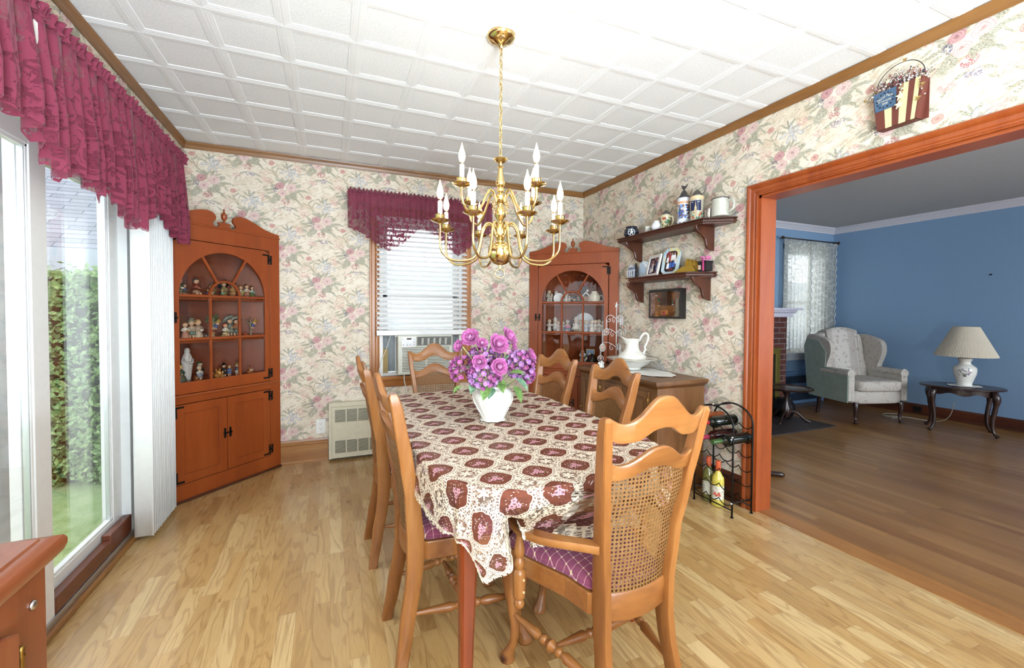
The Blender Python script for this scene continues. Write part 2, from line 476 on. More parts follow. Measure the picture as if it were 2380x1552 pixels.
def wallpaper(name, axis, flip, off, tint='#e2d5c1'):
    t = NT(name)
    g = t.sep(t.obj())
    U = g[0] if axis == 'x' else g[1]
    if flip: U = t.math('MULTIPLY', U, -1.0)
    U = t.math('SUBTRACT', U, off[0]); V = t.math('SUBTRACT', g[2], off[1])
    P0 = t.comb(U, V, 0.0)
    nz = t.noise(P0, 45.0, 2.0, 0.5, out=1)
    w = t.vec('SCALE', t.vec('SUBTRACT', nz, (0.5, 0.5, 0.5)), scale=0.016)
    P = t.vec('ADD', P0, w)
    def wrap(c):
        q = t.sep(t.vec('SUBTRACT', P, (c[0], c[1], 0)))
        row = t.math('ROUND', t.math('DIVIDE', q[1], 0.25))
        qx = t.math('ADD', q[0], t.math('MULTIPLY', row, 0.265))
        qx = t.math('WRAP', qx, 0.265, -0.265)
        qy = t.math('SUBTRACT', q[1], t.math('MULTIPLY', row, 0.25))
        return t.comb(qx, qy, 0.0)
    cs = {1: (0, 0), 2: (0.05, 0.15), 3: (0.04, -0.125)}
    VV = {k: wrap(c) for k, c in cs.items()}
    hi = t.noise(P0, 150.0, 2.0, 0.6)
    mid = t.noise(P0, 28.0, 3.0, 0.6)
    soft = t.noise(P0, 9.0, 3.0, 0.55)
    col = t.mix(t.mr(soft, 0.42, 0.62), '#e6dac8', '#ddcfb9')
    col = t.mix(t.math('MULTIPLY', t.mr(mid, 0.54, 0.66), 0.5), col, '#c6b198')
    def el(k, x, y, rx, ry, rot=0, power=0.8):
        c = cs[k]
        m = t.map(VV[k], loc=(x-c[0], y-c[1], 0), rot=(0, 0, R(rot)), scale=(rx, ry, 1), typ='TEXTURE')
        return t.vec('LENGTH', m, out=1), m
    def paint(col, d, c, soft_=0.25, op=1.0):
        msk = t.mr(d, 1.0-soft_, 1.0+soft_*0.4, op, 0.0)
        return t.mix(msk, col, c)
    # faint background shapes
    for (k, x, y, rx, ry, r, c, op) in [
        (1, 0.235, 0.02, 0.055, 0.018, 25, '#cdb89c', 0.5), (1, -0.22, -0.02, 0.05, 0.012, 20, '#cbb49a', 0.5), (1, 0.25, -0.06, 0.045, 0.01, 15, '#cdb39a', 0.5),
        (2, -0.08, 0.13, 0.06, 0.02, -20, '#c9b18e', 0.5), (2, 0.12, 0.22, 0.05, 0.02, 20, '#c9b18e', 0.5), (1, -0.15, 0.095, 0.026, 0.018, 0, '#dbbfae', 0.6),
        (2, 0.22, 0.12, 0.03, 0.016, 30, '#dbbfae', 0.6), (3, -0.12, -0.1, 0.05, 0.015, 30, '#cbb08e', 0.5), (3, 0.16, -0.13, 0.045, 0.016, 20, '#d4b09b', 0.5)]:
        d, m = el(k, x, y, rx, ry, r)
        ringy = t.mr(t.math('ABSOLUTE', t.math('SUBTRACT', d, 0.75)), 0.0, 0.32, op, op*0.25)
        msk = t.math('MULTIPLY', t.mr(d, 0.9, 1.15, 1.0, 0.0), ringy)
        col = t.mix(msk, col, c)
    # leaves, stems
    strk = t.mr(t.noise(t.map(P0, rot=(0, 0, .7), scale=(1, 3.2, 1)), 120.0, 2.0, .6), .38, .62)
    G1, G2, G3 = '#716f5b', '#8a8672', '#676552'
    leaves = [(1,-.10,-.012,.038,.008,12,G1),(1,-.125,.006,.022,.005,25,G2),(1,-.115,-.068,.024,.010,-20,G2),(1,-.068,-.095,.026,.020,80,G2),(1,-.03,-.078,.022,.010,60,G1),
              (1,.062,-.058,.036,.016,-15,G1),(1,.098,-.012,.034,.012,30,G2),(1,.112,-.09,.035,.006,-45,G2),(1,.095,-.075,.03,.005,-25,G1),
              (1,.135,-.035,.028,.005,-50,G2),(1,.02,.062,.032,.008,40,G1),(1,-.03,.066,.028,.007,-25,G2),(1,.055,.072,.034,.007,60,G1),(1,.085,.06,.026,.006,15,G2),
              (2,.03,.19,.028,.006,100,G1),(2,.05,.19,.03,.006,45,G1),(2,.01,.185,.026,.005,140,G1),(2,.065,.165,.03,.005,15,G2),(2,-.01,.16,.025,.005,165,G2),
              (2,-.03,.085,.045,.0035,130,'#8b7f66'),(2,-.06,.12,.05,.003,115,'#8b7f66'),(2,-.095,.145,.03,.003,150,'#8b7f66'),(2,-.04,.15,.03,.003,70,'#8b7f66'),
              (2,.14,.135,.03,.003,15,'#8c8c92'),(1,-.165,.05,.03,.004,-35,G2),(1,.165,-.005,.03,.005,-15,G2),(1,.205,-.08,.025,.005,40,G2),(3,-.06,-.20,.02,.006,60,G2),(1,-.06,.012,.030,.014,150,G1),(1,-.045,-.055,.030,.013,-150,G1),(1,.03,-.07,.030,.012,-70,G1),(1,.105,.035,.030,.013,20,G1),(1,.0,.06,.03,.012,110,G1),(1,.075,-.035,.03,.014,-40,G1),(1,-.09,-.035,.03,.007,200,G2),(1,.14,.0,.03,.008,5,G2),(1,-.09,.045,.028,.006,150,G2),(3,.085,-.155,.03,.006,-30,G2),(3,-.01,-.15,.03,.006,200,G2)]
    for (k, x, y, rx, ry, r, c) in leaves:
        d, m = el(k, x, y, rx*1.12, ry*1.35, r)
        cc = t.mix(strk, c, '#c4bfaa')
        col = t.mix(t.math('MULTIPLY', t.mr(d, 0.7, 1.15, 1.0, 0.0), t.mr(strk, 0.1, 0.9, 1.0, 0.6)), col, cc)
    # dotted berry clusters
    vor = t.n('TexVoronoi', {'Vector': P0, 'Scale': 95.0, 'Randomness': 0.8})
    dots = t.mr(t.math('ABSOLUTE', t.math('SUBTRACT', vor, 0.42)), 0.06, 0.16, 1.0, 0.0)
    for (k, x, y, rx, ry, c) in [(1,.018,-.098,.036,.030,'#b2666d'),(3,.036,-.155,.038,.020,'#8a7c92'),(1,-.15,-.07,.034,.026,'#d3a097'),(1,-.052,-.014,.022,.026,'#5f5872'),(1,.215,.075,.04,.02,'#d0a09a'),(2,-.11,.06,.04,.028,'#d8a79b')]:
        d, m = el(k, x, y, rx, ry)
        col = t.mix(t.math('MULTIPLY', t.mr(d, 0.8, 1.1, 1.0, 0.0), dots), col, c)
    # iris
    for (x, y, rx, ry, r, c) in [(-.0,.135,.026,.009,20,'#b3b5c6'),(.045,.165,.012,.026,-10,'#b9bccb'),(.075,.15,.012,.024,-40,'#aeb1c4'),(.10,.125,.026,.010,-30,'#a6abc0'),
                                 (.035,.105,.022,.011,60,'#a9afc4'),(.07,.10,.024,.010,-65,'#b0b4c6'),(.055,.13,.012,.012,0,'#8f94b0'),(.058,.118,.006,.008,0,'#cdb38c')]:
        d, m = el(2, x, y, rx*1.1, ry*1.15, r)
        cc = t.mix(t.mr(d, 0.45, 0.95), '#cfccca', '#8f93a4')
        col = t.mix(t.math('MULTIPLY', t.mr(d, 0.85, 1.12, .8, 0.0), t.mr(strk, 0, 1, 1.0, .6)), col, cc)
    # roses
    for (x, y, rx, ry, c0, c1, cd) in [(.060,.018,.042,.036,'#e0c8c0','#cfa5a2','#b58283'),(-.022,.026,.034,.028,'#c99a99','#ac7178','#8d525e'),(-.004,-.030,.036,.030,'#e0c5be','#cda3a0','#a66b74'),
                                       (.186,-.050,.024,.019,'#d6ab9e','#b9756f','#a5605c')]:
        d, m = el(1, x, y, rx, ry, 15)
        ms = t.sep(m)
        sw = t.math('ADD', t.math('MULTIPLY', d, 3.2), t.math('MULTIPLY', t.math('SINE', t.math('MULTIPLY', t.math('ARCTAN2', ms[1], ms[0]), 3.0)), 0.28))
        fr = t.math('FRACT', t.math('ADD', sw, t.math('MULTIPLY', hi, 0.5)))
        edge = t.mr(fr, 0.5, 0.85)
        cc = t.mix(t.mr(d, 0.0, 0.35, 1.0, 0.0), t.mix(edge, c0, c1), cd)
        col = paint(col, d, cc, 0.12, 0.95)
    wi = t.n('TexWave', {'Vector': t.map(P0, rot=(0, 0, 1.1)), 'Scale': 14.0, 'Distortion': 9.0, 'Detail': 3.0, 'Detail Scale': 1.6}, out=1)
    col = t.mix(t.math('MULTIPLY', t.mr(wi, .82, .95), t.mr(mid, .44, .54, 0.0, .5)), col, '#a98f70')
    col = t.mix(0.04, col, '#d2c4b2')
    t.P(color=col, rough=0.62, spec=0.25, normal=t.bump(hi, 0.04, 0.001))
    return t.mat
WP_back = wallpaper('wallpaper_roses_back', 'x', False, (-0.338, 2.246))
WP_right = wallpaper('wallpaper_roses_right', 'y', True, (-2.05, 1.93))
WP_left = wallpaper('wallpaper_roses_left', 'y', False, (1.1, 2.246))

def planks(name, wid, length, pal, seam='#6d4a25', rough=0.28, axis='y', grain=1.0, coat=0.4):
    t = NT(name); g = t.sep(t.obj())
    A, B = (g[0], g[1]) if axis == 'y' else (g[1], g[0])
    row = t.math('FLOOR', t.math('DIVIDE', A, wid))
    rn = t.n('TexWhiteNoise', {'W': row}, noise_dimensions='1D')
    yy = t.math('ADD', t.math('DIVIDE', B, length), t.math('MULTIPLY', rn, 7.3))
    colf = t.math('FLOOR', yy)
    idv = t.comb(row, colf, 0.0)
    rnd = t.n('TexWhiteNoise', {'Vector': idv}, noise_dimensions='2D')
    rc = t.n('TexWhiteNoise', {'Vector': idv}, out=1, noise_dimensions='2D')
    offs = t.vec('SCALE', rc, scale=13.0)
    gv = t.vec('ADD', t.comb(t.math('MULTIPLY', A, 9.0*grain), t.math('MULTIPLY', B, 1.25*grain), 0.0), offs)
    n1 = t.noise(gv, 1.0, 2.0, 0.5, 0.7)
    rings = t.math('SINE', t.math('MULTIPLY', n1, 62.0))
    ringm = t.mr(rings, 0.35, 1.0)
    n2 = t.noise(t.vec('ADD', t.comb(t.math('MULTIPLY', A, 330.0), t.math('MULTIPLY', B, 14.0), 0.0), offs), 1.0, 3.0, 0.6)
    base = t.ramp(rnd, [(i/(len(pal)-1), c) for i, c in enumerate(pal)])
    c = t.mix(t.math('MULTIPLY', ringm, 0.38 if grain == 1.0 else .08), base, '#83592e')
    c = t.mix(t.math('MULTIPLY', t.mr(n2, 0.5, 0.7), 0.35), c, '#8a5f30')
    fa = t.math('FRACT', t.math('DIVIDE', A, wid)); fb = t.math('FRACT', yy)
    ea = t.math('MINIMUM', fa, t.math('SUBTRACT', 1.0, fa)); eb = t.math('MINIMUM', fb, t.math('SUBTRACT', 1.0, fb))
    se = t.math('MAXIMUM', t.mr(ea, 0.0, 0.018, 1.0, 0.0), t.mr(eb, 0.0, 0.003, 1.0, 0.0))
    c = t.mix(t.math('MULTIPLY', se, 0.45), c, seam)
    t.P(color=c, rough=t.mr(n1, 0.3, 0.7, rough-0.04, rough+0.06), spec=0.5, coat=coat, coatr=0.18, normal=t.bump(t.math('SUBTRACT', 1.0, se), 0.12 if grain == 1.0 else .02, 0.001))
    return t.mat
FL = planks('laminate_oak', 0.0655, 0.42, ['#c4a06a', '#b58e57', '#cbaa75', '#a8804c', '#c09a64', '#b08852', '#d0b07c'])
FLL = planks('living_room_oak', 0.057, 0.9, ['#96693a', '#85592d', '#9e7342', '#7c5128', '#8f6331'], rough=0.32, grain=0.8, coat=.08)

# ------------------------------------------------------------------ ceiling with pressed square panels
tc = NT('ceiling_white')
nzc = tc.noise(tc.obj(), 130.0, 3.0, 0.7)
tc.P(color=tc.mix(tc.mr(nzc, 0.4, 0.65), '#ecebea', '#fafaf9'), rough=0.8, spec=0.2, normal=tc.bump(nzc, 0.22, 0.003))
tb = NT('ceiling_band')
tb.P(color='#f3f2f1', rough=0.55, spec=0.3)
def ceiling():
    T = .3048; gx, gy = -1.0943, 2.2075
    prof = [(0, 0.0022), (.0018, 0.0), (.010, 0.0), (.0112, .0007), (.020, .0009), (.0212, .0016), (.0295, .0020), (.0325, .0052)]
    def brk(a, b, g):
        xs = set()
        k0 = int(math.floor((a-g)/T))-1; k1 = int(math.ceil((b-g)/T))+1
        for k in range(k0, k1+1):
            for d, _ in prof:
                for s_ in (-1, 1):
                    v = g+k*T+s_*d
                    if a <= v <= b: xs.add(round(v, 5))
        xs.add(a); xs.add(b)
        return sorted(xs)
    def dist(v, g):
        f = (v-g)/T; return abs(f-round(f))*T
    xs = brk(XL-.02, XR+.02, gx); ys = brk(YF, YB+.02, gy)
    m = MB(); nx = len(xs)
    vs = []
    for y in ys:
        dy = dist(y, gy)
        for x in xs:
            d = min(dy, dist(x, gx))
            vs.append((x, y, ZC + (prof[-1][1] if d >= prof[-1][0] else [z for dd, z in prof if abs(dd-d) < 3e-4 or dd >= d][0])))
    fs = []; ms = []
    for j in range(len(ys)-1):
        for i in range(nx-1):
            fs.append((j*nx+i, (j+1)*nx+i, (j+1)*nx+i+1, j*nx+i+1))
            cx = (xs[i]+xs[i+1])/2; cy = (ys[j]+ys[j+1])/2
            ms.append(0 if min(dist(cx, gx), dist(cy, gy)) > .0326 else 1)
    m.add(vs, fs); m.m = ms
    m.cur = 1; m.box(XL-.1, YF-.1, ZC+.05, XR+.1, YB+.1, ZC+.08)
    return m.build('ceiling', [tc.mat, tb.mat], fix=False)
struct(ceiling(), 'white ceiling of square pressed panels with raised borders', 'ceiling')

# ------------------------------------------------------------------ floors
f = MB().box(XL-.12, YF-.1, -.05, XR+.02, YB+.1, 0).build('floor', FL); struct(f, 'light oak laminate strip floor of the dining room', 'floor')
f = MB().box(XR+.02, -1.6, -.05, LRX+.1, LRY+.1, -.002).build('floor_living_room', FLL); struct(f, 'darker narrow oak floor of the living room', 'floor')
f = MB().box(XR+.018, .1, -.01, XR+.145, 1.93, .002).build('trim_1', W['base_y'], bevel=.002); struct(f, 'plain oak threshold board under the wide opening', 'threshold')

blue = NT('blue_paint'); nb = blue.noise(blue.obj(), 90.0, 2.0)
blue.P(color=blue.mix(nb, '#7f9bb9', '#88a4c0'), rough=0.7, spec=0.2)
blue = blue.mat
lrceil_dimmed = plain('living_ceiling_dimmed', '#aaa6a1', 0.8, var=0.02)  # grey darkened to stand for the weaker light on this ceiling
plaster = plain('plain_plaster', '#d8d2c6', 0.7, var=0.02)

# ------------------------------------------------------------------ walls
def wall_with_holes(name, axis, pos, a0, a1, z0, z1, holes, thick, mat_front, mat_back=None):
    # plane wall perpendicular to axis; front at pos, extends to pos+thick; cut into boxes round the holes
    m = MB()
    def bx(a, b, c, d):
        if b-a < 1e-5 or d-c < 1e-5: return
        if axis == 'y': m.box(a, pos, c, b, pos+thick, d)
        else: m.box(pos, a, c, pos+thick, b, d)
    cur = a0
    for (h0, h1, c0, c1) in sorted(holes):
        bx(cur, h0, z0, z1); bx(h0, h1, z0, c0); bx(h0, h1, c1, z1); cur = h1
    bx(cur, a1, z0, z1)
    o = m.build(name, [mat_front, mat_back or mat_front])
    if mat_back:
        far = max if thick > 0 else min
        ax = 0 if axis == 'x' else 1
        for p in o.data.polygons:
            n = p.normal
            if abs(n[ax]) > .5 and n[ax]*thick > 0: p.material_index = 1
    return struct(o)
WX0, WX1, WZ0, WZ1 = 0.41, 1.165, 0.69, 2.08      # dining window hole
o = wall_with_holes('wall_back', 'y', YB, XL-.12, XR+.13, -.05, ZC+.05, [(WX0, WX1, WZ0, WZ1)], .14, WP_back, plaster); tag(o, 'far wall papered with pink rose bouquets on cream', 'wall')
DY0, DY1, DZ1 = 0.9, 3.06, 2.0                    # sliding door hole
o = wall_with_holes('wall_left', 'x', XL, YF-.1, YB+.14, -.05, ZC+.05, [(DY0, DY1, 0.0, DZ1)], -.14, WP_left, plaster); tag(o, 'wallpapered wall that holds the sliding glass door', 'wall')
OY0, OY1, OZ = 0.1, 1.93, 2.0
o = wall_with_holes('wall_right', 'x', XR, YF-.1, YB+.14, -.05, ZC+.05, [(OY0, OY1, -.05, OZ)], .125, WP_right, blue); tag(o, 'rose wallpapered wall with the wide cased opening', 'wall')
o = MB().box(XL-.14, YF-.2, -.05, XR+.13, YF-.1, ZC+.05).build('wall_front', plaster); struct(o)

# ------------------------------------------------------------------ crown, baseboards, casing
def crown_run(name, pts, prof, mat):
    # profile (d, z) d = distance from wall into the room; pts: list of (x, y, nx, ny)
    m = MB()
    for (p, q, nrm) in pts:
        secs = []
        for P_ in (p, q): secs.append([(P_[0]+nrm[0]*d, P_[1]+nrm[1]*d, z) for d, z in prof])
        m.loft(secs)
    o = m.build(name, mat); return struct(o)
cp = [(0, ZC-.048), (.006, ZC-.050), (.010, ZC-.040), (.014, ZC-.025), (.022, ZC-.010), (.026, ZC+.001), (0, ZC+.001)]
crown_run('trim_2', [((XL, YB), (XR, YB), (0, -1))], cp, W['crown_x'])
crown_run('trim_3', [((XL, YB), (XL, YF), (1, 0))], cp, W['crown_y'])
crown_run('trim_4', [((XR, YB), (XR, YF), (-1, 0))], cp, W['crown_y'])
bp = [(0, 0), (.024, 0), (.024, .012), (.018, .022), (.018, .135), (.014, .140), (.014, .150), (.019, .156), (.019, .168), (.010, .178), (.006, .195), (0, .195)]
crown_run('baseboard_back', [((-.37, YB), (-.01, YB), (0, -1)), ((1.25, YB), (1.86, YB), (0, -1))], bp, W['base_x'])
crown_run('baseboard_right', [((XR, OY1+.075), (XR, 2.28), (-1, 0))], bp, W['dark_y'])
def casing():
    m = MB(); cw = .075
    pr = [(0, 0), (.018, 0), (.020, .006), (.013, .012), (.013, .020), (.017, .026), (.017, .044), (.013, .050), (.020, .058), (.024, .068), (.022, .075), (0, .075)]
    # vertical leg at y=OY1 (inner) to OY1+cw
    secs = []
    for z, sh in ((0, 0), (OZ, 0)):
        secs.append([(XR-d, OY1+u, z + (u if z > 0 else 0)) for d, u in pr])
    m.loft(secs)
    secs = []
    for y, sgn in ((OY1, 1), (OY0, -1)):
        secs.append([(XR-d, y+sgn*u, OZ+u) for d, u in pr])
    m.loft(secs)
    secs = []
    for z in (0, OZ): secs.append([(XR-d, OY0-u, z + (u if z > 0 else 0)) for d, u in pr])
    m.loft(secs)
    o = m.build('trim_5', W['cas_z']); struct(o, 'red-brown fluted casing round the wide opening', 'door casing')
    j = MB().box(XR-.004, OY1-.016, 0, XR+.13, OY1+.004, OZ).build('trim_6', W['cas_z']); struct(j)
    j = MB().box(XR-.004, OY0-.004, 0, XR+.13, OY0+.016, OZ).build('trim_7', W['cas_z']); struct(j)
    j = MB().box(XR-.004, OY0, OZ-.016, XR+.13, OY1, OZ+.004).build('trim_8', W['cas_y']); struct(j)
casing()

# ------------------------------------------------------------------ living room shell
o = wall_with_holes('wall_living_back', 'y', LRY, XR+.12, LRX+.1, -.05, ZC+.05, [(5.88, 6.60, .72, 2.16)], .14, blue, plaster); tag(o, 'blue living room wall with the curtained window', 'wall')
o = MB().box(LRX, -1.7, -.05, LRX+.1, LRY, ZC+.05).build('wall_living_right', blue); struct(o, 'long plain blue living room wall', 'wall')
o = wall_with_holes('wall_living_front', 'y', -1.6, XR+.12, LRX+.1, -.05, ZC+.05, [(3.1, 6.6, .5, 2.3)], -.1, blue)  # unseen opening added to let sky light onto the blue walls
o = MB().box(XR+.12, -1.7, ZC, LRX+.1, LRY+.1, ZC+.05).build('ceiling_living_room', lrceil_dimmed); struct(o, 'shaded smooth living room ceiling', 'ceiling')
lp = [(0, ZC-.085), (.010, ZC-.085), (.012, ZC-.070), (.030, ZC-.050), (.050, ZC-.028), (.062, ZC-.022), (.065, ZC+.001), (0, ZC+.001)]
lpm = plain('living_crown', '#cfcbd0', 0.5, var=.02)
crown_run('trim_9', [((XR+.13, LRY), (LRX, LRY), (0, -1))], lp, lpm)
crown_run('trim_10', [((LRX, LRY), (LRX, -1.6), (-1, 0))], lp, lpm)
lb = [(0, 0), (.022, 0), (.018, .02), (.018, .105), (.008, .13), (0, .13)]
crown_run('baseboard_living', [((LRX, LRY), (LRX, -1.6), (-1, 0)), ((6.55, LRY), (LRX, LRY), (0, -1))], lb, W['dark_y'])

# ------------------------------------------------------------------ sliding door
def sliding_door():
    root = thing('door_1', 'white framed sliding glass patio door', 'door'); root['kind'] = 'structure'
    gx = XL-.06
    # outer frame
    m = MB(); m.box(XL-.13, DY0, .0, XL-.005, DY0+.03, DZ1); m.box(XL-.13, 2.985, 0, XL-.005, DY1, DZ1); m.box(XL-.13, DY0, DZ1-.035, XL-.005, DY1, DZ1)
    m.build('door_frame', white_vinyl, root, bevel=.002)
    m = MB(); m.box(XL-.13, DY0, 0, XL+.002, DY1, .028); m.box(XL-.075, DY0, .028, XL-.070, DY1, .05); m.box(XL-.008, DY0, .028, XL+.002, DY1, .05)
    m.build('sill_track', alum, root, bevel=.001)
    def sash(y0, y1, xc, nm, zt=1.93, st=.10, rb=.11):
        mm = MB(); z0 = .05
        w = .034
        for (a, b, c, d) in ((y0, y0+st, z0, zt), (y1-st, y1, z0, zt)): mm.box(xc-w/2, a, c, xc+w/2, b, d)
        mm.box(xc-w/2, y0+st, z0, xc+w/2, y1-st, z0+rb); mm.box(xc-w/2, y0+st, zt-.07, xc+w/2, y1-st, zt)
        # inner glazing bead
        for (a, b, c, d) in ((y0+st-.002, y0+st+.012, z0+rb, zt-.07), (y1-st-.012, y1-st+.002, z0+rb, zt-.07), (y0+st, y1-st, z0+rb-.002, z0+rb+.012), (y0+st, y1-st, zt-.082, zt-.068)):
            mm.box(xc-.012, a, c, xc+.012, b, d)
        s_ = mm.build(nm, white_vinyl, root, bevel=.002)
        MB().box(xc-.003, y0+st, z0+rb, xc+.003, y1-st, zt-.07).build('pane', glass, s_)
        sp = MB()
        for (a, b, c, d) in ((y0+st+.010, y0+st+.018, z0+rb, zt-.07), (y1-st-.018, y1-st-.010, z0+rb, zt-.07)): sp.box(xc-.009, a, c, xc+.009, b, d)
        sp.build('spacer', alum, s_)
    sash(2.16, 2.987, XL-.062, 'fixed_sash')
    sash(1.13, 2.254, XL-.020, 'sliding_sash')
    m = MB(); m.box(XL-.002, DY0, 0, XL+.022, DY1+.1, .026)
    m.build('threshold_strip', W['base_y'], root, bevel=.008)
    m = MB(); m.box(XL-.001, DY1, 0, XL+.012, DY1+.03, DZ1+.06); m.box(XL-.001, DY0-.06, DZ1-.01, XL+.012, DY1+.06, DZ1+.05)
    m.build('casing', plain('cream_trim', '#d9d2c4', 0.5), root, bevel=.003)
sliding_door()
def bar(y0, y1, z0, z1, lab, xc):
    m = MB(); M0 = m.M
    m.box(xc-.019, y0, z0, xc+.019, y1, z1)
    o = m.build('security_bar', W['lintel'], bevel=.004)
    tag(o, lab, 'wooden bar', 'wooden blocks in the door track')
bar(2.262, 2.735, .051, .118, 'long lower dark wooden bar lying in the sliding door track', XL-.0215)
bar(2.737, 2.982, .051, .145, 'short thick red-brown block at the end of the door track', XL-.0215)
# outer storm panel seen through the near pane
m = MB(); m.box(-1.215, 2.262, -.05, -1.18, 2.36, 2.05); m.box(-1.215, 2.36, -.05, -1.195, 2.40, 2.05)
o = m.build('screen_door_stile', plain('stile_white', '#d6dde2', .4, var=.02)); tag(o, 'pale grey vertical stile outside the near door pane', 'door stile')

# ------------------------------------------------------------------ vertical blinds
def vblinds():
    root = thing('vertical_blind', 'stack of white vertical blind vanes drawn beside the patio door', 'blind', (0, 0, 0))
    vm = plain('blind_vinyl', '#f2f1ee', .5, var=.02)
    ys = [2.925]+[2.965 + 0.340*(i/14) for i in range(15)]
    for i, y in enumerate(ys):
        a = R(84) if i == 0 else (R(74) if i == 1 else R(80+3*math.sin(i*2.1)))
        m = MB(); w = .089
        cx = -.93 + (0.0 if i else .0)
        def fn(u, v, cx=cx, y=y, a=a):
            s_ = (u-.5)*w; bow = .007*(1-(2*u-1)**2)
            dx, dy = math.cos(R(90)-a), -math.cos(a)
            ddx, ddy = math.sin(a), -math.cos(a)
            return (cx + ddx*s_ - ddy*bow*0+bow*math.cos(a), y + ddy*s_ + bow*math.sin(a), .03 + v*1.99)
        m.grid(fn, 6, 2)
        m.build('vane', vm, root, smooth=True, solid=.0012)
    m = MB().box(-.955, 1.0, 2.02, -.905, 3.42, 2.07); m.build('head_rail', white_vinyl, root, bevel=.003)
vblinds()

# ------------------------------------------------------------------ camera
cam = bpy.data.cameras.new('camera'); co = bpy.data.objects.new('camera', cam); C.objects.link(co)
cam.sensor_width = 36; cam.sensor_fit = 'HORIZONTAL'; cam.lens = 1010.56/2380*36
cam.clip_start = .05; cam.clip_end = 200
yaw, pitch, roll = .3986, .0252, .0055
fw = Vector((math.sin(yaw)*math.cos(pitch), math.cos(yaw)*math.cos(pitch), -math.sin(pitch)))
rt = Vector((math.cos(yaw), -math.sin(yaw), 0)); up = rt.cross(fw)
r2 = rt*math.cos(roll)+up*math.sin(roll); u2 = -rt*math.sin(roll)+up*math.cos(roll)
mw = Matrix((( r2.x, u2.x, -fw.x, 0), (r2.y, u2.y, -fw.y, 0), (r2.z, u2.z, -fw.z, 1.258), (0, 0, 0, 1)))
co.matrix_world = mw
cam.shift_y = -23.79/2380
S.camera = co
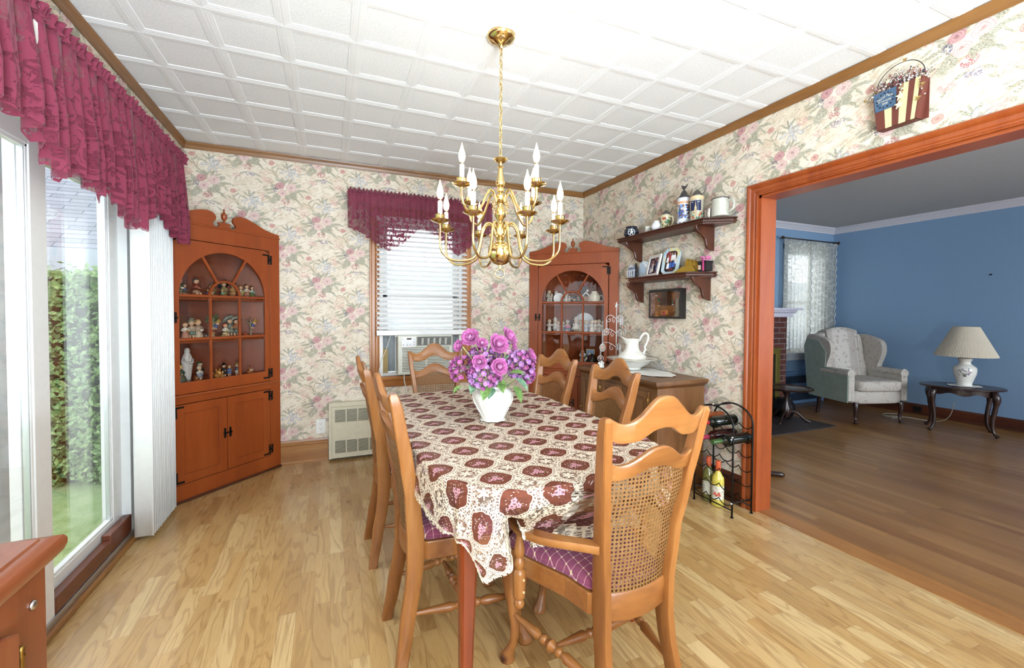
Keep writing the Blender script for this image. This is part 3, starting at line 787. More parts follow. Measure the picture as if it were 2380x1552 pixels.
# ------------------------------------------------------------------ corner cabinets
def hinge_HL(m, x, z, side, up, l=True):
    # two upright leaves and a foot reaching onto the door; side=+1: door lies toward -x
    s_ = -side; t_ = .003
    m.box(x-s_*.004, -t_, z-.035, x-s_*.018, 0, z+.035)
    m.box(x+s_*.004, -t_, z-.035, x+s_*.018, 0, z+.035)
    m.box(x-.006, -t_*1.6, z-.010, x+.006, 0, z+.010)
    if l:
        zz = z + up*.035
        m.box(x+s_*.004, -t_, zz-.006, x+s_*.060, 0, zz+.006)
def latch(m, x, z):
    for d in (-.019, .019): m.box(x+d-.007, -.003, z-.035, x+d+.007, 0, z+.035)
    m.box(x-.03, -.008, z-.004, x+.026, 0, z+.004); m.cbox((x+.019, -.009, z), (.012, .012, .014)); m.cbox((x-.02, -.008, z), (.01, .01, .012))
def corner_cabinet(label, loc, rotz, glass_interior):
    t = thing('corner_cabinet', label, 'cabinet', loc, rotz, 'corner display cabinets')
    hw = .44; H = 1.845; dd = .015
    b = MB()
    b.box(-hw, 0, 0, -.352, .02, H); b.box(.352, 0, 0, hw, .02, H)           # stiles
    b.box(-.352, 0, 1.732, .352, .02, H); b.box(-.352, 0, .648, .352, .02, .704); b.box(-.352, 0, 0, .352, .02, .118)
    b.add([(-hw+.01, .02, .02), (-hw+.012, .02, H-.01), (0, hw-.02, H-.01), (0, hw-.02, .02)], [(0, 1, 2, 3)])
    b.add([(hw-.01, .02, .02), (hw-.012, .02, H-.01), (0, hw-.02, H-.01), (0, hw-.02, .02)], [(0, 3, 2, 1)])
    b.prism([(-hw+.02, .02), (hw-.02, .02), (.01, hw-.03), (-.01, hw-.03)], H-.015, H-.003, 'xy')
    b.build('carcass', W['cab_z'], t, bevel=.0015)
    m = MB(); m.loft([[(x, -d, z) for d, z in ((0, .690), (.010, .692), (.014, .700), (.010, .708), (0, .710))] for x in (-hw+.04, hw-.04)])
    m.build('waist_moulding', W['cab_x'], t)
    m = MB(); m.box(-hw-.004, -.006, 1.833, hw+.004, .02, 1.845); m.build('cornice_bead', W['cab_x'], t, bevel=.003)
    m = MB(); m.box(-hw, -.012, 0, hw, .0, .018); m.build('base_shoe', W['dark_x'], t, bevel=.004)
    # swan neck pediment
    half = [(hw, 1.845), (hw, 1.868), (.40, 1.871), (.35, 1.880), (.30, 1.895), (.25, 1.915), (.20, 1.934), (.16, 1.945), (.12, 1.950), (.09, 1.945), (.068, 1.931), (.060, 1.912), (.064, 1.893),
            (.078, 1.880), (.082, 1.866), (.076, 1.853), (.062, 1.845), (.046, 1.850), (.037, 1.862), (.034, 1.872), (.046, 1.874), (.046, 1.880)]
    poly = half + [(-x, z) for x, z in half[::-1]]
    MB().prism(poly, -.001, .018).build('pediment', W['cab_x'], t, bevel=.0015)
    fin = [(.001, 1.880), (.013, 1.880), (.013, 1.886), (.006, 1.892), (.005, 1.897), (.012, 1.904), (.018, 1.915), (.0195, 1.928), (.0185, 1.936), (.0205, 1.938), (.0205, 1.942), (.014, 1.946), (.009, 1.954), (.005, 1.962), (.005, 1.968), (.007, 1.972), (.005, 1.978), (.0005, 1.981)]
    MB().lathe(fin, 16, (0, .008, 0)).build('finial', W['cab_z'], t, smooth=True, auto=40)
    # arched glass door
    ow, z0, z1 = .345, .712, 1.727; iw = .308; zs = 1.36
    inner = []; outer = []
    N = 36
    for i in range(N+1):
        a = PI*i/N
        ix, iz = iw*math.cos(a), zs+iw*math.sin(a)
        inner.append((ix, iz))
        dx, dz = math.cos(a), math.sin(a)
        k = min(ow/abs(dx) if abs(dx) > 1e-6 else 9, (z1-zs)/dz if dz > 1e-6 else 9)
        outer.append((dx*k, zs+dz*k))
    inner += [(-iw, .79), (iw, .79)]; outer += [(-ow, z0), (ow, z0)]
    d = MB(); d.ring(outer, inner, -.004, .016)
    door = d.build('glazed_door', W['cab_z'], t, bevel=.0015)
    g = MB()
    bw, bd = .008, .010
    def bar(p, q, w=bw):
        p = Vector((p[0], 0, p[1])); q = Vector((q[0], 0, q[1])); dr = (q-p).normalized(); s_ = Vector((dr.z, 0, -dr.x))
        sec = []
        for pt in (p, q):
            sec.append([tuple(pt+s_*a+Vector((0, b_, 0))) for a, b_ in ((-w, .014), (-w, .002), (-w*.45, -.005), (w*.45, -.005), (w, .002), (w, .014))])
        g.loft(sec)
    bar((-iw, zs), (iw, zs), .010); bar((-iw, 1.07), (iw, 1.07), .010)
    for x in (-.105, .105): bar((x, .79), (x, zs))
    arc = [(.108*math.cos(PI*i/20), zs+.108*math.sin(PI*i/20)) for i in range(21)]
    for p, q in zip(arc, arc[1:]): bar(p, q, .009)
    for a in (R(60), R(120)): bar((.108*math.cos(a), zs+.108*math.sin(a)), (iw*math.cos(a), zs+iw*math.sin(a)), .009)
    g.build('glazing_bars', W['cab_x'], door)
    MB().prism(inner, .009, .011).build('pane', cab_glass, door)
    for s_ in (-1, 1):
        m = MB(); xa, xb = (.004, .345) if s_ > 0 else (-.345, -.001)
        za, zb = .122, .644
        fr = .058
        m.ring([(xa, za), (xb, za), (xb, zb), (xa, zb)], [(xa+fr, za+fr), (xb-fr, za+fr), (xb-fr, zb-fr), (xa+fr, zb-fr)], -.003, .016)
        dr = m.build('lower_door', W['cab_z'], t, bevel=.0015)
        MB().box(xa+fr-.004, .006, za+fr-.004, xb-fr+.004, .012, zb-fr+.004).build('door_panel', W['cab_z'], dr)
        for zz, u in ((zb-.05, 1), (za+.05, -1)):
            m = MB(); m.M = Matrix.Translation((0, -.003, 0)); hinge_HL(m, s_*.349, zz, s_, u); m.build('hinge', black_iron, dr)
    m = MB(); m.M = Matrix.Translation((0, -.003, 0)); latch(m, 0.002, .39); m.build('latch', black_iron, t)
    m = MB(); m.M = Matrix.Translation((0, -.004, 0)); latch(m, -.35, 1.215); m.build('latch', black_iron, t)
    for zz, u in ((1.66, 1), (.775, -1)):
        m = MB(); m.M = Matrix.Translation((0, -.004, 0)); hinge_HL(m, .349, zz, 1, u); m.build('hinge', black_iron, door)
    for z in (.775, 1.058, 1.348):
        MB().prism([(-.40, .022), (.40, .022), (.01, .395), (-.01, .395)], z-.015, z, 'xy').build('shelf', W['cab_x'], t, bevel=.001)
    return t
CABL = ((-.683+.006, 3.655-.006, 0), R(45)); CABR = ((2.172-.002, 3.662-.006, 0), R(-45))
corner_cabinet('orange pine corner cabinet of painted child figurines, beside the patio door', *CABL, True)
corner_cabinet('orange pine corner cabinet of white figurines, behind the buffet end', *CABR, True)

# ------------------------------------------------------------------ figurines
def fcol(c): return plain('glaze_'+c.strip('#'), c, .3, var=.1, scale=200)
def figurine(cab, x, y, z, h, lab, body='#8a6a4a', top='#5a6f8a', hair='#6a4426', skin='#dfb391', kind='child', base='#e8e2d2', extra=None, group='painted child figurines', turn=0.0, wide=1.0):
    loc, rz = cab; h *= 1.13; wide *= 1.12; y += .012
    wx = loc[0] + x*math.cos(rz) - y*math.sin(rz); wy = loc[1] + x*math.sin(rz) + y*math.cos(rz)
    t = thing('figurine', lab, 'figurine', (wx, wy, z), rz+turn, group)
    if base:
        MB().lathe([(.0255*h/.11*wide, 0), (.027*h/.11*wide, .003), (.026*h/.11*wide, .006), (.001, .0065)], 18).build('stand', fcol(base), t, smooth=True, auto=40)
    m = MB(); k = h/.11; b0 = .006 if base else 0
    mats = [fcol(body), fcol(top), fcol(hair), fcol(skin), fcol(extra or '#b08d4a')]
    W_ = wide
    if kind in ('child', 'hat', 'umbrella'):
        m.cur = 3
        for s_ in (-1, 1): m.tube([(s_*.008*k, 0, b0), (s_*.008*k, 0, .030*k)], [.0055*k, .0065*k], 8)
        m.cur = 2
        for s_ in (-1, 1): m.sphere((s_*.008*k, -.003*k, b0+.003*k), .007*k, 8, 5, (1, 1.4, .6))
        m.cur = 0
        m.lathe([(.001, .026*k), (.018*k*W_, .028*k), (.0165*k*W_, .040*k), (.011*k*W_, .052*k), (.001, .056*k)], 12)
    elif kind in ('dress', 'angel'):
        m.cur = 0
        m.lathe([(.001, b0), (.021*k*W_, b0+.001), (.0195*k*W_, .018*k), (.014*k*W_, .040*k), (.010*k, .056*k), (.001, .058*k)], 14, lobes=7, lamp=.06)
    elif kind == 'sit':
        m.cur = 4; m.cbox((0, .004*k, .014*k), (.040*k, .030*k, .022*k))
        m.cur = 0; m.sphere((0, .002*k, .032*k), .016*k, 10, 7, (1.1, 1, .8))
        m.cur = 3
        for s_ in (-1, 1): m.tube([(s_*.008*k, -.006*k, .028*k), (s_*.009*k, -.021*k, .024*k), (s_*.009*k, -.023*k, .008*k)], .0055*k, 8)
    m.cur = 1
    m.lathe([(.001, .046*k), (.012*k, .048*k), (.0135*k, .058*k), (.010*k, .070*k), (.004*k, .076*k), (.001, .077*k)], 12)
    for s_ in (-1, 1): m.tube([(s_*.011*k, 0, .069*k), (s_*.020*k, -.004*k, .056*k), (s_*.010*k, -.016*k, .052*k)], [.0048*k, .0045*k, .0038*k], 7)
    m.cur = 3
    m.sphere((0, -.017*k, .052*k), .0045*k, 7, 5); m.sphere((0, 0, .088*k), .0135*k, 12, 9, (1, .95, 1.02)); m.sphere((0, -.0132*k, .086*k), .0024*k, 6, 4)
    m.cur = 2
    m.sphere((0, .003*k, .0925*k), .0142*k, 12, 8, (1.02, .98, .88))
    for s_ in (-1, 1): m.sphere((s_*.0048*k, -.0120*k, .0885*k), .0016*k, 6, 4); m.sphere((s_*.0105*k, .002*k, .084*k), .0055*k, 6, 4)
    m.cur = 0; m.lathe([(.0118*k, .0545*k), (.0142*k, .0555*k), (.0142*k, .0585*k), (.0118*k, .0595*k)], 12); m.sphere((0, -.0132*k, .0815*k), .0015*k, 6, 4, (1.8, .6, .7))
    if kind in ('hat',):
        m.cur = 4; m.lathe([(.021*k, .097*k), (.022*k, .099*k), (.012*k, .101*k), (.010*k, .113*k), (.001, .115*k)], 14)
    if kind == 'angel':
        m.cur = 4
        for s_ in (-1, 1): m.sphere((s_*.017*k, .010*k, .062*k), .014*k, 8, 6, (.75, .25, 1.25))
    if kind == 'umbrella':
        m.cur = 4
        M0 = m.M; m.M = Matrix.Translation((.004*k, .010*k, .088*k)) @ Matrix.Rotation(R(-58), 4, 'X')
        m.lathe([(.034*k, 0), (.030*k, .008*k), (.018*k, .016*k), (.001, .020*k)], 16, lobes=8, lamp=.05); m.M = M0
        m.tube([(.01*k, -.01*k, .05*k), (.004*k, .006*k, .09*k)], .0015*k, 5)
    if kind in ('child', 'dress', 'sit') and extra:
        m.cur = 4; m.sphere((.004*k, -.022*k, .050*k), .0075*k, 8, 6, (1.3, .7, .8))
    m.build('figure', mats, t, smooth=True)
    return t

def animal(cab, x, y, z, s, lab, col, col2, group='painted child figurines', name='animal_figurine'):
    loc, rz = cab
    wx = loc[0] + x*math.cos(rz) - y*math.sin(rz); wy = loc[1] + x*math.sin(rz) + y*math.cos(rz)
    m = MB(); m.cur = 0
    m.sphere((0, 0, .020*s), .018*s, 12, 8, (1.3, .85, .9)); m.sphere((-.012*s, -.016*s, .036*s), .013*s, 12, 8)
    for a in (-1, 1): m.sphere((-.012*s+a*.010*s, -.014*s, .049*s), .0055*s, 8, 6, (.8, .5, 1.3))
    for a in (-1, 1):
        for b in (-1, 1): m.tube([(a*.014*s, b*.009*s, 0), (a*.013*s, b*.008*s, .018*s)], .0048*s, 7)
    m.cur = 1; m.sphere((-.014*s, -.029*s, .033*s), .0065*s, 8, 6); m.sphere((.024*s, .004*s, .030*s), .006*s, 8, 6, (.8, .8, 1.4))
    o = m.build(name, [fcol(col), fcol(col2)], smooth=True); o.location = (wx, wy, z); o.rotation_euler = (0, 0, rz)
    tag(o, lab, 'figurine', group); return o

# tree with a child climbing, umbrella pair etc. on the middle shelf
def tree_figurine(cab, x, y, z, lab, h=.16, leaf=False):
    loc, rz = cab
    wx = loc[0] + x*math.cos(rz) - y*math.sin(rz); wy = loc[1] + x*math.sin(rz) + y*math.cos(rz)
    t = thing('figurine', lab, 'figurine', (wx, wy, z), rz, 'painted child figurines')
    MB().lathe([(.036, 0), (.038, .004), (.036, .008), (.001, .009)], 20).build('stand', fcol('#e8e2d2'), t, smooth=True, auto=40)
    m = MB(); m.cur = 0
    m.tube(catmull([(0, 0, .006), (.004, .002, .05), (-.002, 0, .09), (.002, 0, h)], 4), [.009, .0085, .008, .008, .0078, .0075, .007, .007, .0068, .0065, .006, .0055, .005], 8)
    m.tube([(0, 0, .095), (-.022, 0, .115), (-.034, 0, .128)], [.006, .005, .004], 7); m.tube([(0, 0, .10), (.018, -.004, .12), (.036, -.006, .132)], [.006, .005, .003], 7)
    m.cur = 4
    for a in ((.036, -.006, .134), (.03, -.01, .126), (.044, -.008, .122)): m.sphere(a, .008, 8, 6, (1.2, .8, .7))
    m.cur = 1; m.sphere((.012, -.012, .090), .013, 10, 7, (1.1, .9, 1.1)); m.tube([(.01, -.012, .1), (.024, -.008, .116)], .0045, 7)
    m.cur = 3; m.sphere((.022, -.014, .108), .012, 10, 8)
    for s_ in (-1, 1): m.tube([(.006+s_*.006, -.014, .082), (.0+s_*.008, -.016, .066)], .005, 7)
    m.cur = 2; m.sphere((.023, -.010, .112), .0125, 10, 7, (1, 1, .85))
    if leaf:
        m.cur = 5
        rnd = random.Random(3)
        for i in range(26): m.sphere((rnd.uniform(-.04, .04), rnd.uniform(-.01, .015), h-.02+rnd.uniform(-.02, .03)), .010, 6, 4, (1.2, .5, .6))
    m.build('figure', [fcol('#8a8066'), fcol('#3f5a92'), fcol('#b0813e'), fcol('#dfb391'), fcol('#c8a23a'), fcol('#4f6b3a')], t, smooth=True)

zt, zm, zb = 1.349, 1.059, .776
L = CABL
T_ = 'top shelf, patio door cabinet'
M_ = 'middle shelf, patio door cabinet'
B_ = 'bottom glazed shelf, patio door cabinet'
# top shelf : x runs from -.30 (sliding door side) to .30
figurine(L, -.262, .06, zt, .120, 'child in dark green top standing at the patio door end, '+T_, '#6f6a52', '#46503e', '#b98d5a', extra='#d8cdb8')
figurine(L, -.215, .085, zt, .085, 'child in blue smock leaning over a brown basket, '+T_, '#7f6a4a', '#5b648f', '#7b5a36', kind='sit', extra='#7a5530', wide=1.2)
figurine(L, -.145, .075, zt, .125, 'large grey-capped child with red scarf reading a book, '+T_, '#b28a6a', '#8c3a2c', '#55584c', kind='sit', extra='#a5563c', wide=1.2)
figurine(L, -.068, .07, zt, .060, 'tiny seated child in violet by the small arch, '+T_, '#6b5a86', '#7e6b9a', '#a97b40', kind='sit', extra='#caa0a0')
figurine(L, -.030, .10, zt, .090, 'child in bright red shirt inside the small arch, '+T_, '#d0b089', '#a12e2e', '#96663a', extra='#c7a05a')
figurine(L, .000, .13, zt, .105, 'back-row child in olive coat inside the small arch, '+T_, '#7a7350', '#98895c', '#7b5a36')
figurine(L, .036, .075, zt, .062, 'small green-dressed child crouching with yellow flowers, '+T_, '#8fb59a', '#8fb59a', '#c19a5a', kind='sit', extra='#d9c94a')
figurine(L, .078, .12, zt, .118, 'child under an open dark umbrella, '+T_, '#857d55', '#a08c60', '#8a6236', kind='umbrella', extra='#27333c')
figurine(L, .120, .085, zt, .110, 'second umbrella child in tan under dark hood, '+T_, '#b8864f', '#c59a62', '#27333c', kind='hat', extra='#26313a')
figurine(L, .165, .06, zt, .096, 'child in red shoes holding a yellow posy, '+T_, '#a8926b', '#c8b79a', '#9b6a34', extra='#d6c33e')
figurine(L, .212, .06, zt, .108, 'child in brown trousers with white bib, '+T_, '#a96f5c', '#d6c9b4', '#5c3a24', kind='child')
figurine(L, .256, .06, zt, .098, 'green-trousered child at the wall end, '+T_, '#5d7a44', '#aebcb0', '#6b4728', extra='#9fb0a5')
# middle shelf
figurine(L, -.262, .115, zm, .115, 'child with bright blue satchel at the patio door end, '+M_, '#4f62a4', '#5b6fae', '#8a5a34')
figurine(L, -.235, .05, zm, .118, 'girl in pink checked skirt and white blouse, '+M_, '#c48a72', '#e1d9cc', '#7d4f2b', kind='dress', extra='#9a6a3c')
figurine(L, -.188, .06, zm, .130, 'child in green-grey trousers under broad grey hat, '+M_, '#6f8173', '#c5a78c', '#8d8a74', kind='hat', extra='#8d8a74')
figurine(L, -.148, .055, zm, .132, 'blond child in striped beige apron, '+M_, '#bda78b', '#a98f7a', '#cfa45c', kind='dress', extra='#e4ded0')
animal(L, -.095, .07, zm, .75, 'small grey spiky ornament, '+M_, '#77736c', '#b8b4ac')
figurine(L, -.055, .06, zm, .085, 'child with red bundle on a yellow cart, '+M_, '#c8a66a', '#a83232', '#b3763c', kind='sit', extra='#c8993e', wide=1.2)
tree_figurine(L, -.012, .12, zm, 'child in blue under a leafy green tree, '+M_, .16, True)
figurine(L, .040, .055, zm, .105, 'red-bonneted child kneeling over an open book, '+M_, '#d8c48a', '#dcd6c8', '#b23f2c', kind='sit', extra='#cdbd80', wide=1.15)
figurine(L, .098, .09, zm, .140, 'child in long grey coat under striped umbrella, '+M_, '#7f8478', '#7b8072', '#5b5d52', kind='umbrella', extra='#7d8378')
figurine(L, .140, .08, zm, .135, 'dark-haired child under the second striped umbrella, '+M_, '#5f6f62', '#b06a3c', '#3a2a20', kind='umbrella', extra='#8b8e80')
animal(L, .175, .05, zm, .8, 'small red fox seated by the umbrella child, '+M_, '#a33a20', '#c8583a')
tree_figurine(L, .232, .06, zm, 'child in blue climbing a bare branched tree, '+M_, .155)
# bottom shelf
figurine(L, -.270, .05, zb, .118, 'lady with yellow curls in a full grey skirt, '+B_, '#5a5a48', '#47604f', '#b8a53c', kind='dress', wide=1.5, base=None)
def madonna():
    loc, rz = CABL; x, y = -.205, .095
    wx = loc[0] + x*math.cos(rz) - y*math.sin(rz); wy = loc[1] + x*math.sin(rz) + y*math.cos(rz)
    t = thing('madonna_statue', 'tall white hooded statue standing on the bottom glazed shelf', 'statue', (wx, wy, zb), rz)
    m = MB(); secs = []
    for z, rx, ry in ((0, .020, .018), (.03, .023, .02), (.08, .030, .023), (.12, .036, .025), (.15, .036, .024), (.175, .028, .021), (.19, .020, .017), (.198, .0165, .0165), (.21, .018, .018), (.222, .0155, .0155), (.231, .008, .008)):
        secs.append([(rx*math.cos(2*PI*k/20)*(1+.05*math.cos(6*2*PI*k/20)), ry*math.sin(2*PI*k/20), z) for k in range(20)])
    m.loft(secs); m.sphere((0, -.010, .208), .0115, 10, 8); m.sphere((.004, -.024, .150), .010, 8, 6, (1, .8, 1.5)); m.sphere((.006, -.027, .167), .0075, 8, 6)
    m.tube([(-.028, -.012, .155), (-.016, -.026, .135), (.006, -.03, .135)], .007, 8); m.tube([(.028, -.012, .155), (.02, -.026, .132), (.0, -.032, .130)], .007, 8)
    m.build('statue', fcol('#cfcac6'), t, smooth=True)
madonna()
animal(L, -.175, .05, zb, .85, 'small brown fawn at the foot of the white statue, '+B_, '#8d4a22', '#d8b88c')
figurine(L, -.150, .045, zb, .098, 'grey and white clown child with silver bucket, '+B_, '#8f96a5', '#d5cfc0', '#c9c1b0', base=None, extra='#9aa0ac')
figurine(L, -.112, .10, zb, .118, 'child in green headscarf and dark jacket, '+B_, '#39402f', '#2d3128', '#3e6a52', base=None)
figurine(L, -.062, .06, zb, .072, 'small tan child beside the honey bear, '+B_, '#a9795a', '#c9a070', '#8b5e38', base=None)
animal(L, -.020, .055, zb, 1.35, 'honey-brown bear lying down, '+B_, '#b87a34', '#d8a860')
figurine(L, .030, .06, zb, .092, 'chimney sweep child in black top hat, '+B_, '#1c1c22', '#232328', '#15151a', kind='hat', extra='#101014', base=None)
figurine(L, .085, .08, zb, .078, 'child in blue half behind the glazing bar, '+B_, '#5a6f9c', '#6d80aa', '#b08848', base=None)
figurine(L, .130, .06, zb, .085, 'child in wide straw hat playing a fiddle, '+B_, '#cdc3ae', '#4d4f6a', '#a48e58', kind='hat', extra='#a48e58', base=None)
animal(L, .232, .07, zb, 1.0, 'white and brown deer with raised head, '+B_, '#b56a3a', '#eadfc8')

Rr = CABR; GW = 'white bisque figurines'
TT = 'top shelf, cabinet behind buffet'; MM = 'middle shelf, cabinet behind buffet'; BB = 'bottom shelf, cabinet behind buffet'
wh, wh2, gy_ = '#e6e1d8', '#dcd4c8', '#c9ccd2'
figurine(Rr, -.262, .08, zt, .130, 'tall white angel at the window end, '+TT, wh, wh2, '#d8c39a', '#e8cdb8', kind='angel', extra=wh, group=GW, base=None)
figurine(Rr, -.232, .05, zt, .085, 'small white child in front of the tall angel, '+TT, '#ddd6cb', wh, '#cdb084', '#e8cdb8', kind='dress', group=GW, base=None)
figurine(Rr, -.195, .10, zt, .120, 'white girl in bonnet with red ribbon, '+TT, wh, '#b86a5a', '#ece6dc', '#e8cdb8', kind='dress', group=GW, base=None)
def place(cab, x, y, z):
    loc, rz = cab
    return (loc[0] + x*math.cos(rz) - y*math.sin(rz), loc[1] + x*math.sin(rz) + y*math.cos(rz), z)
def simple(name, cab, x, y, z, lab, cat, fn, mats, smooth=True, group=None, rz=0):
    m = MB(); fn(m); o = m.build(name, mats, smooth=smooth, auto=40)
    o.location = place(cab, x, y, z) if cab else (x, y, z); o.rotation_euler = (0, 0, (cab[1] if cab else 0)+rz)
    return tag(o, lab, cat, group)
def plate_fn(r, tilt, zc):
    def f(m):
        m.M = Matrix.Translation((0, 0, zc)) @ Matrix.Rotation(R(-90+tilt), 4, 'X')
        m.M = Matrix.Translation((0, 0, zc)) @ Matrix.Rotation(R(90-tilt), 4, 'X')
        m.lathe([(.001, .0), (r*.62, .0), (r*.7, .004), (r, .010), (r, .013), (r*.7, .008), (r*.6, .004), (.001, .004)], 32)
    return f
simple('decorative_plate', Rr, -.148, .055, zt, 'small round white plate with tiny black lettering, '+TT, 'plate', plate_fn(.053, 10, .054), [fcol('#e9e9ec')])
def teap(m): m.lathe([(.030, 0), (.034, .008), (.034, .03), (.028, .05), (.016, .062), (.014, .085), (.024, .10), (.026, .12), (.018, .13), (.001, .134)], 16)
simple('porcelain_bell', Rr, -.090, .12, zt, 'slender white porcelain urn behind the fan bar, '+TT, 'ornament', teap, [fcol('#e6e2d8')])
figurine(Rr, -.050, .07, zt, .075, 'white child sitting inside the small arch, '+TT, wh, gy_, '#cfae86', '#e8cdb8', kind='sit', extra=wh2, group=GW, base=None)
def nest(m):
    rnd = random.Random(5)
    m.cur = 0
    for i in range(16): m.sphere((rnd.uniform(-.045, .045), rnd.uniform(-.015, .015), rnd.uniform(.02, .075)), .014, 7, 5, (1.2, .8, .9))
    m.cur = 1
    for i in range(7): m.sphere((rnd.uniform(-.04, .045), -.02, rnd.uniform(.015, .07)), .010, 7, 5, (1.5, .6, .8))
    m.cur = 2; m.cbox((0, 0, .008), (.10, .045, .016))
simple('nativity_ornament', Rr, .020, .08, zt, 'dark painted nativity cluster inside the small arch, '+TT, 'ornament', nest, [fcol('#2f3d46'), fcol('#c9a48a'), fcol('#7a4a2a')])
def house(m):
    m.cur = 0; m.box(-.040, -.012, 0, -.026, .012, .072); m.box(.026, -.012, 0, .040, .012, .072)
    m.prism([(-.050, .068), (0, .118), (.050, .068), (.036, .068), (0, .104), (-.036, .068)], -.014, .014)
    m.cur = 1; m.box(-.030, .004, 0, .030, .008, .075); m.cur = 0; m.sphere((.012, 0, .128), .013, 10, 8); m.sphere((.030, -.016, .014), .011, 8, 6)
simple('white_chapel_ornament', Rr, .120, .075, zt, 'white gabled stable ornament, '+TT, 'ornament', house, [fcol('#e8e8ea'), fcol('#9a7358')], smooth=False)
simple('rosebud_ornament', Rr, .085, .16, zt, 'dark photo stand topped by a red rose, '+TT, 'ornament', lambda m: (setattr(m, 'cur', 0), m.cbox((0, 0, .09), (.055, .01, .18)), setattr(m, 'cur', 1), m.sphere((0, -.005, .20), .025, 10, 8)), [fcol('#2c2a30'), fcol('#8d1f38')])
def gjar(m): m.lathe([(.030, 0), (.033, .004), (.048, .022), (.055, .050), (.052, .078), (.036, .100), (.030, .104), (.030, .116), (.033, .120), (.028, .121), (.026, .104), (.001, .09)], 28)
simple('ginger_jar', Rr,   .200, .080, zt, 'round cream ginger jar, '+TT, 'jar', gjar, [fcol('#e7e0cc')])
simple('basket_ornament', Rr, .268, .07, zt, 'little white basket with arched handle at the shelf end, '+TT, 'ornament', lambda m: (m.lathe([(.018, 0), (.022, .012), (.026, .03), (.001, .028)], 14), m.tube([(.024*math.cos(PI*i/10), 0, .03+.05*math.sin(PI*i/10)) for i in range(11)], .0028, 6)), [fcol('#dcd6c2')])
# middle shelf white children
figurine(Rr, -.250, .06, zm, .128, 'slim white praying girl at the window end, '+MM, wh, wh, '#d9c7a3', '#e8d2bf', kind='dress', group=GW, turn=.2, wide=.8, base='#e8e6e0')
figurine(Rr, -.190, .06, zm, .132, 'white boy wearing a small square cap, '+MM, '#cfd3d8', wh, '#e2ded2', '#e8d2bf', kind='hat', extra='#e6e2d8', group=GW, base='#e8e6e0')
figurine(Rr, -.155, .055, zm, .112, 'pale girl with ribbon beside the capped boy, '+MM, '#dcc9c4', '#e2d0ca', '#d6bf97', '#e8d2bf', kind='dress', group=GW, base='#e8e6e0')
figurine(Rr, -.122, .10, zm, .110, 'white child half hidden by the first glazing bar, '+MM, gy_, wh, '#dccba8', '#e8d2bf', kind='dress', group=GW, base='#e8e6e0')
figurine(Rr, -.080, .12, zm, .125, 'white pair-standing child behind the pink-topped box, '+MM, wh, wh2, '#cdd0d8', '#e8d2bf', kind='dress', group=GW, base=None)
simple('figurine_box', Rr, -.056, .05, zm, 'dark blue tin with bright pink lid and round badge, '+MM, 'tin', lambda m: (setattr(m, 'cur', 0), m.cbox((0, 0, .028), (.056, .03, .056)), setattr(m, 'cur', 1), m.sphere((0, 0, .064), .030, 12, 8, (1, .6, .55)), setattr(m, 'cur', 2), m.lathe([(.001, .0155), (.017, .0155), (.017, .017), (.001, .017)], 20, (0, 0, .022), 'y') if False else m.sphere((0, -.015, .022), .016, 12, 8, (1, .15, 1)), setattr(m, 'cur', 3), m.sphere((0, -.0165, .022), .008, 10, 6, (1, .12, 1))), [fcol('#46566e'), fcol('#d7749c'), fcol('#e3b2b6'), fcol('#a04450')])
figurine(Rr, .018, .075, zm, .138, 'large white girl with bonnet feeding a goose, '+MM, wh, wh, '#ded5c4', '#e8d2bf', kind='hat', extra='#e4ddd0', group=GW, wide=1.5, base='#e8e6e0')
figurine(Rr, .068, .075, zm, .125, 'white girl in long apron beside the second glazing bar, '+MM, '#ddd5c4', wh, '#d5c094', '#e8d2bf', kind='dress', group=GW, base='#e8e6e0')
figurine(Rr, .120, .06, zm, .120, 'pale blue-robed child in front of the big plate, '+MM, '#bfc4d3', '#cdd0da', '#d9c9a3', '#e8d2bf', kind='dress', group=GW, base='#e8e6e0')
simple('dinner_plate', Rr, .082, .170, zm, 'large plain white plate standing behind the figurines, '+MM, 'plate', plate_fn(.098, 12, .105), [fcol('#dfe3e8')])
for i, (x, hh, c, lb) in enumerate([(.178, .128, '#e8e4da', 'white bride in pale veil on the shared stand'), (.212, .126, '#d8cfc4', 'white child between bride and hooded friend'), (.246, .132, '#cfc8c8', 'white child in pointed hood next to the shelf end'), (.285, .118, '#e0d8ca', 'white child cut by the door frame')]):
    figurine(Rr, x, .065, zm, hh, lb+', '+MM, c, wh, '#d6cbb2', '#e8d2bf', kind='dress' if i % 2 == 0 else 'child', group=GW, base='#e8e6e0')
figurine(Rr, .088, .06, zb, .115, 'pale glass angel pair, '+BB, '#d6d8d6', '#dfe1df', '#d5d5cf', '#dcdcd6', kind='angel', extra='#d0d4d4', group=GW, base=None)
simple('santa_globe', Rr, .180, .07, zb, 'dark snow globe base with a burgundy-robed figure, '+BB, 'ornament', lambda m: (setattr(m, 'cur', 0), m.lathe([(.045, 0), (.047, .02), (.04, .05), (.03, .075), (.001, .09)], 16), setattr(m, 'cur', 1), m.sphere((-.01, -.04, .055), .024, 10, 8, (.9, .6, 1.3)), setattr(m, 'cur', 2), m.sphere((-.01, -.045, .092), .012, 8, 6)), [fcol('#27301f'), fcol('#4a1a20'), fcol('#e6dccb')])
simple('greeting_card', Rr, .155, .13, zb, 'blue and white painted card in gold edge, '+BB, 'card', lambda m: (setattr(m, 'cur', 0), m.cbox((0, 0, .07), (.085, .004, .12)), setattr(m, 'cur', 1), m.cbox((0, -.003, .07), (.072, .002, .105))), [fcol('#c9a956'), fcol('#7fa2cf')])
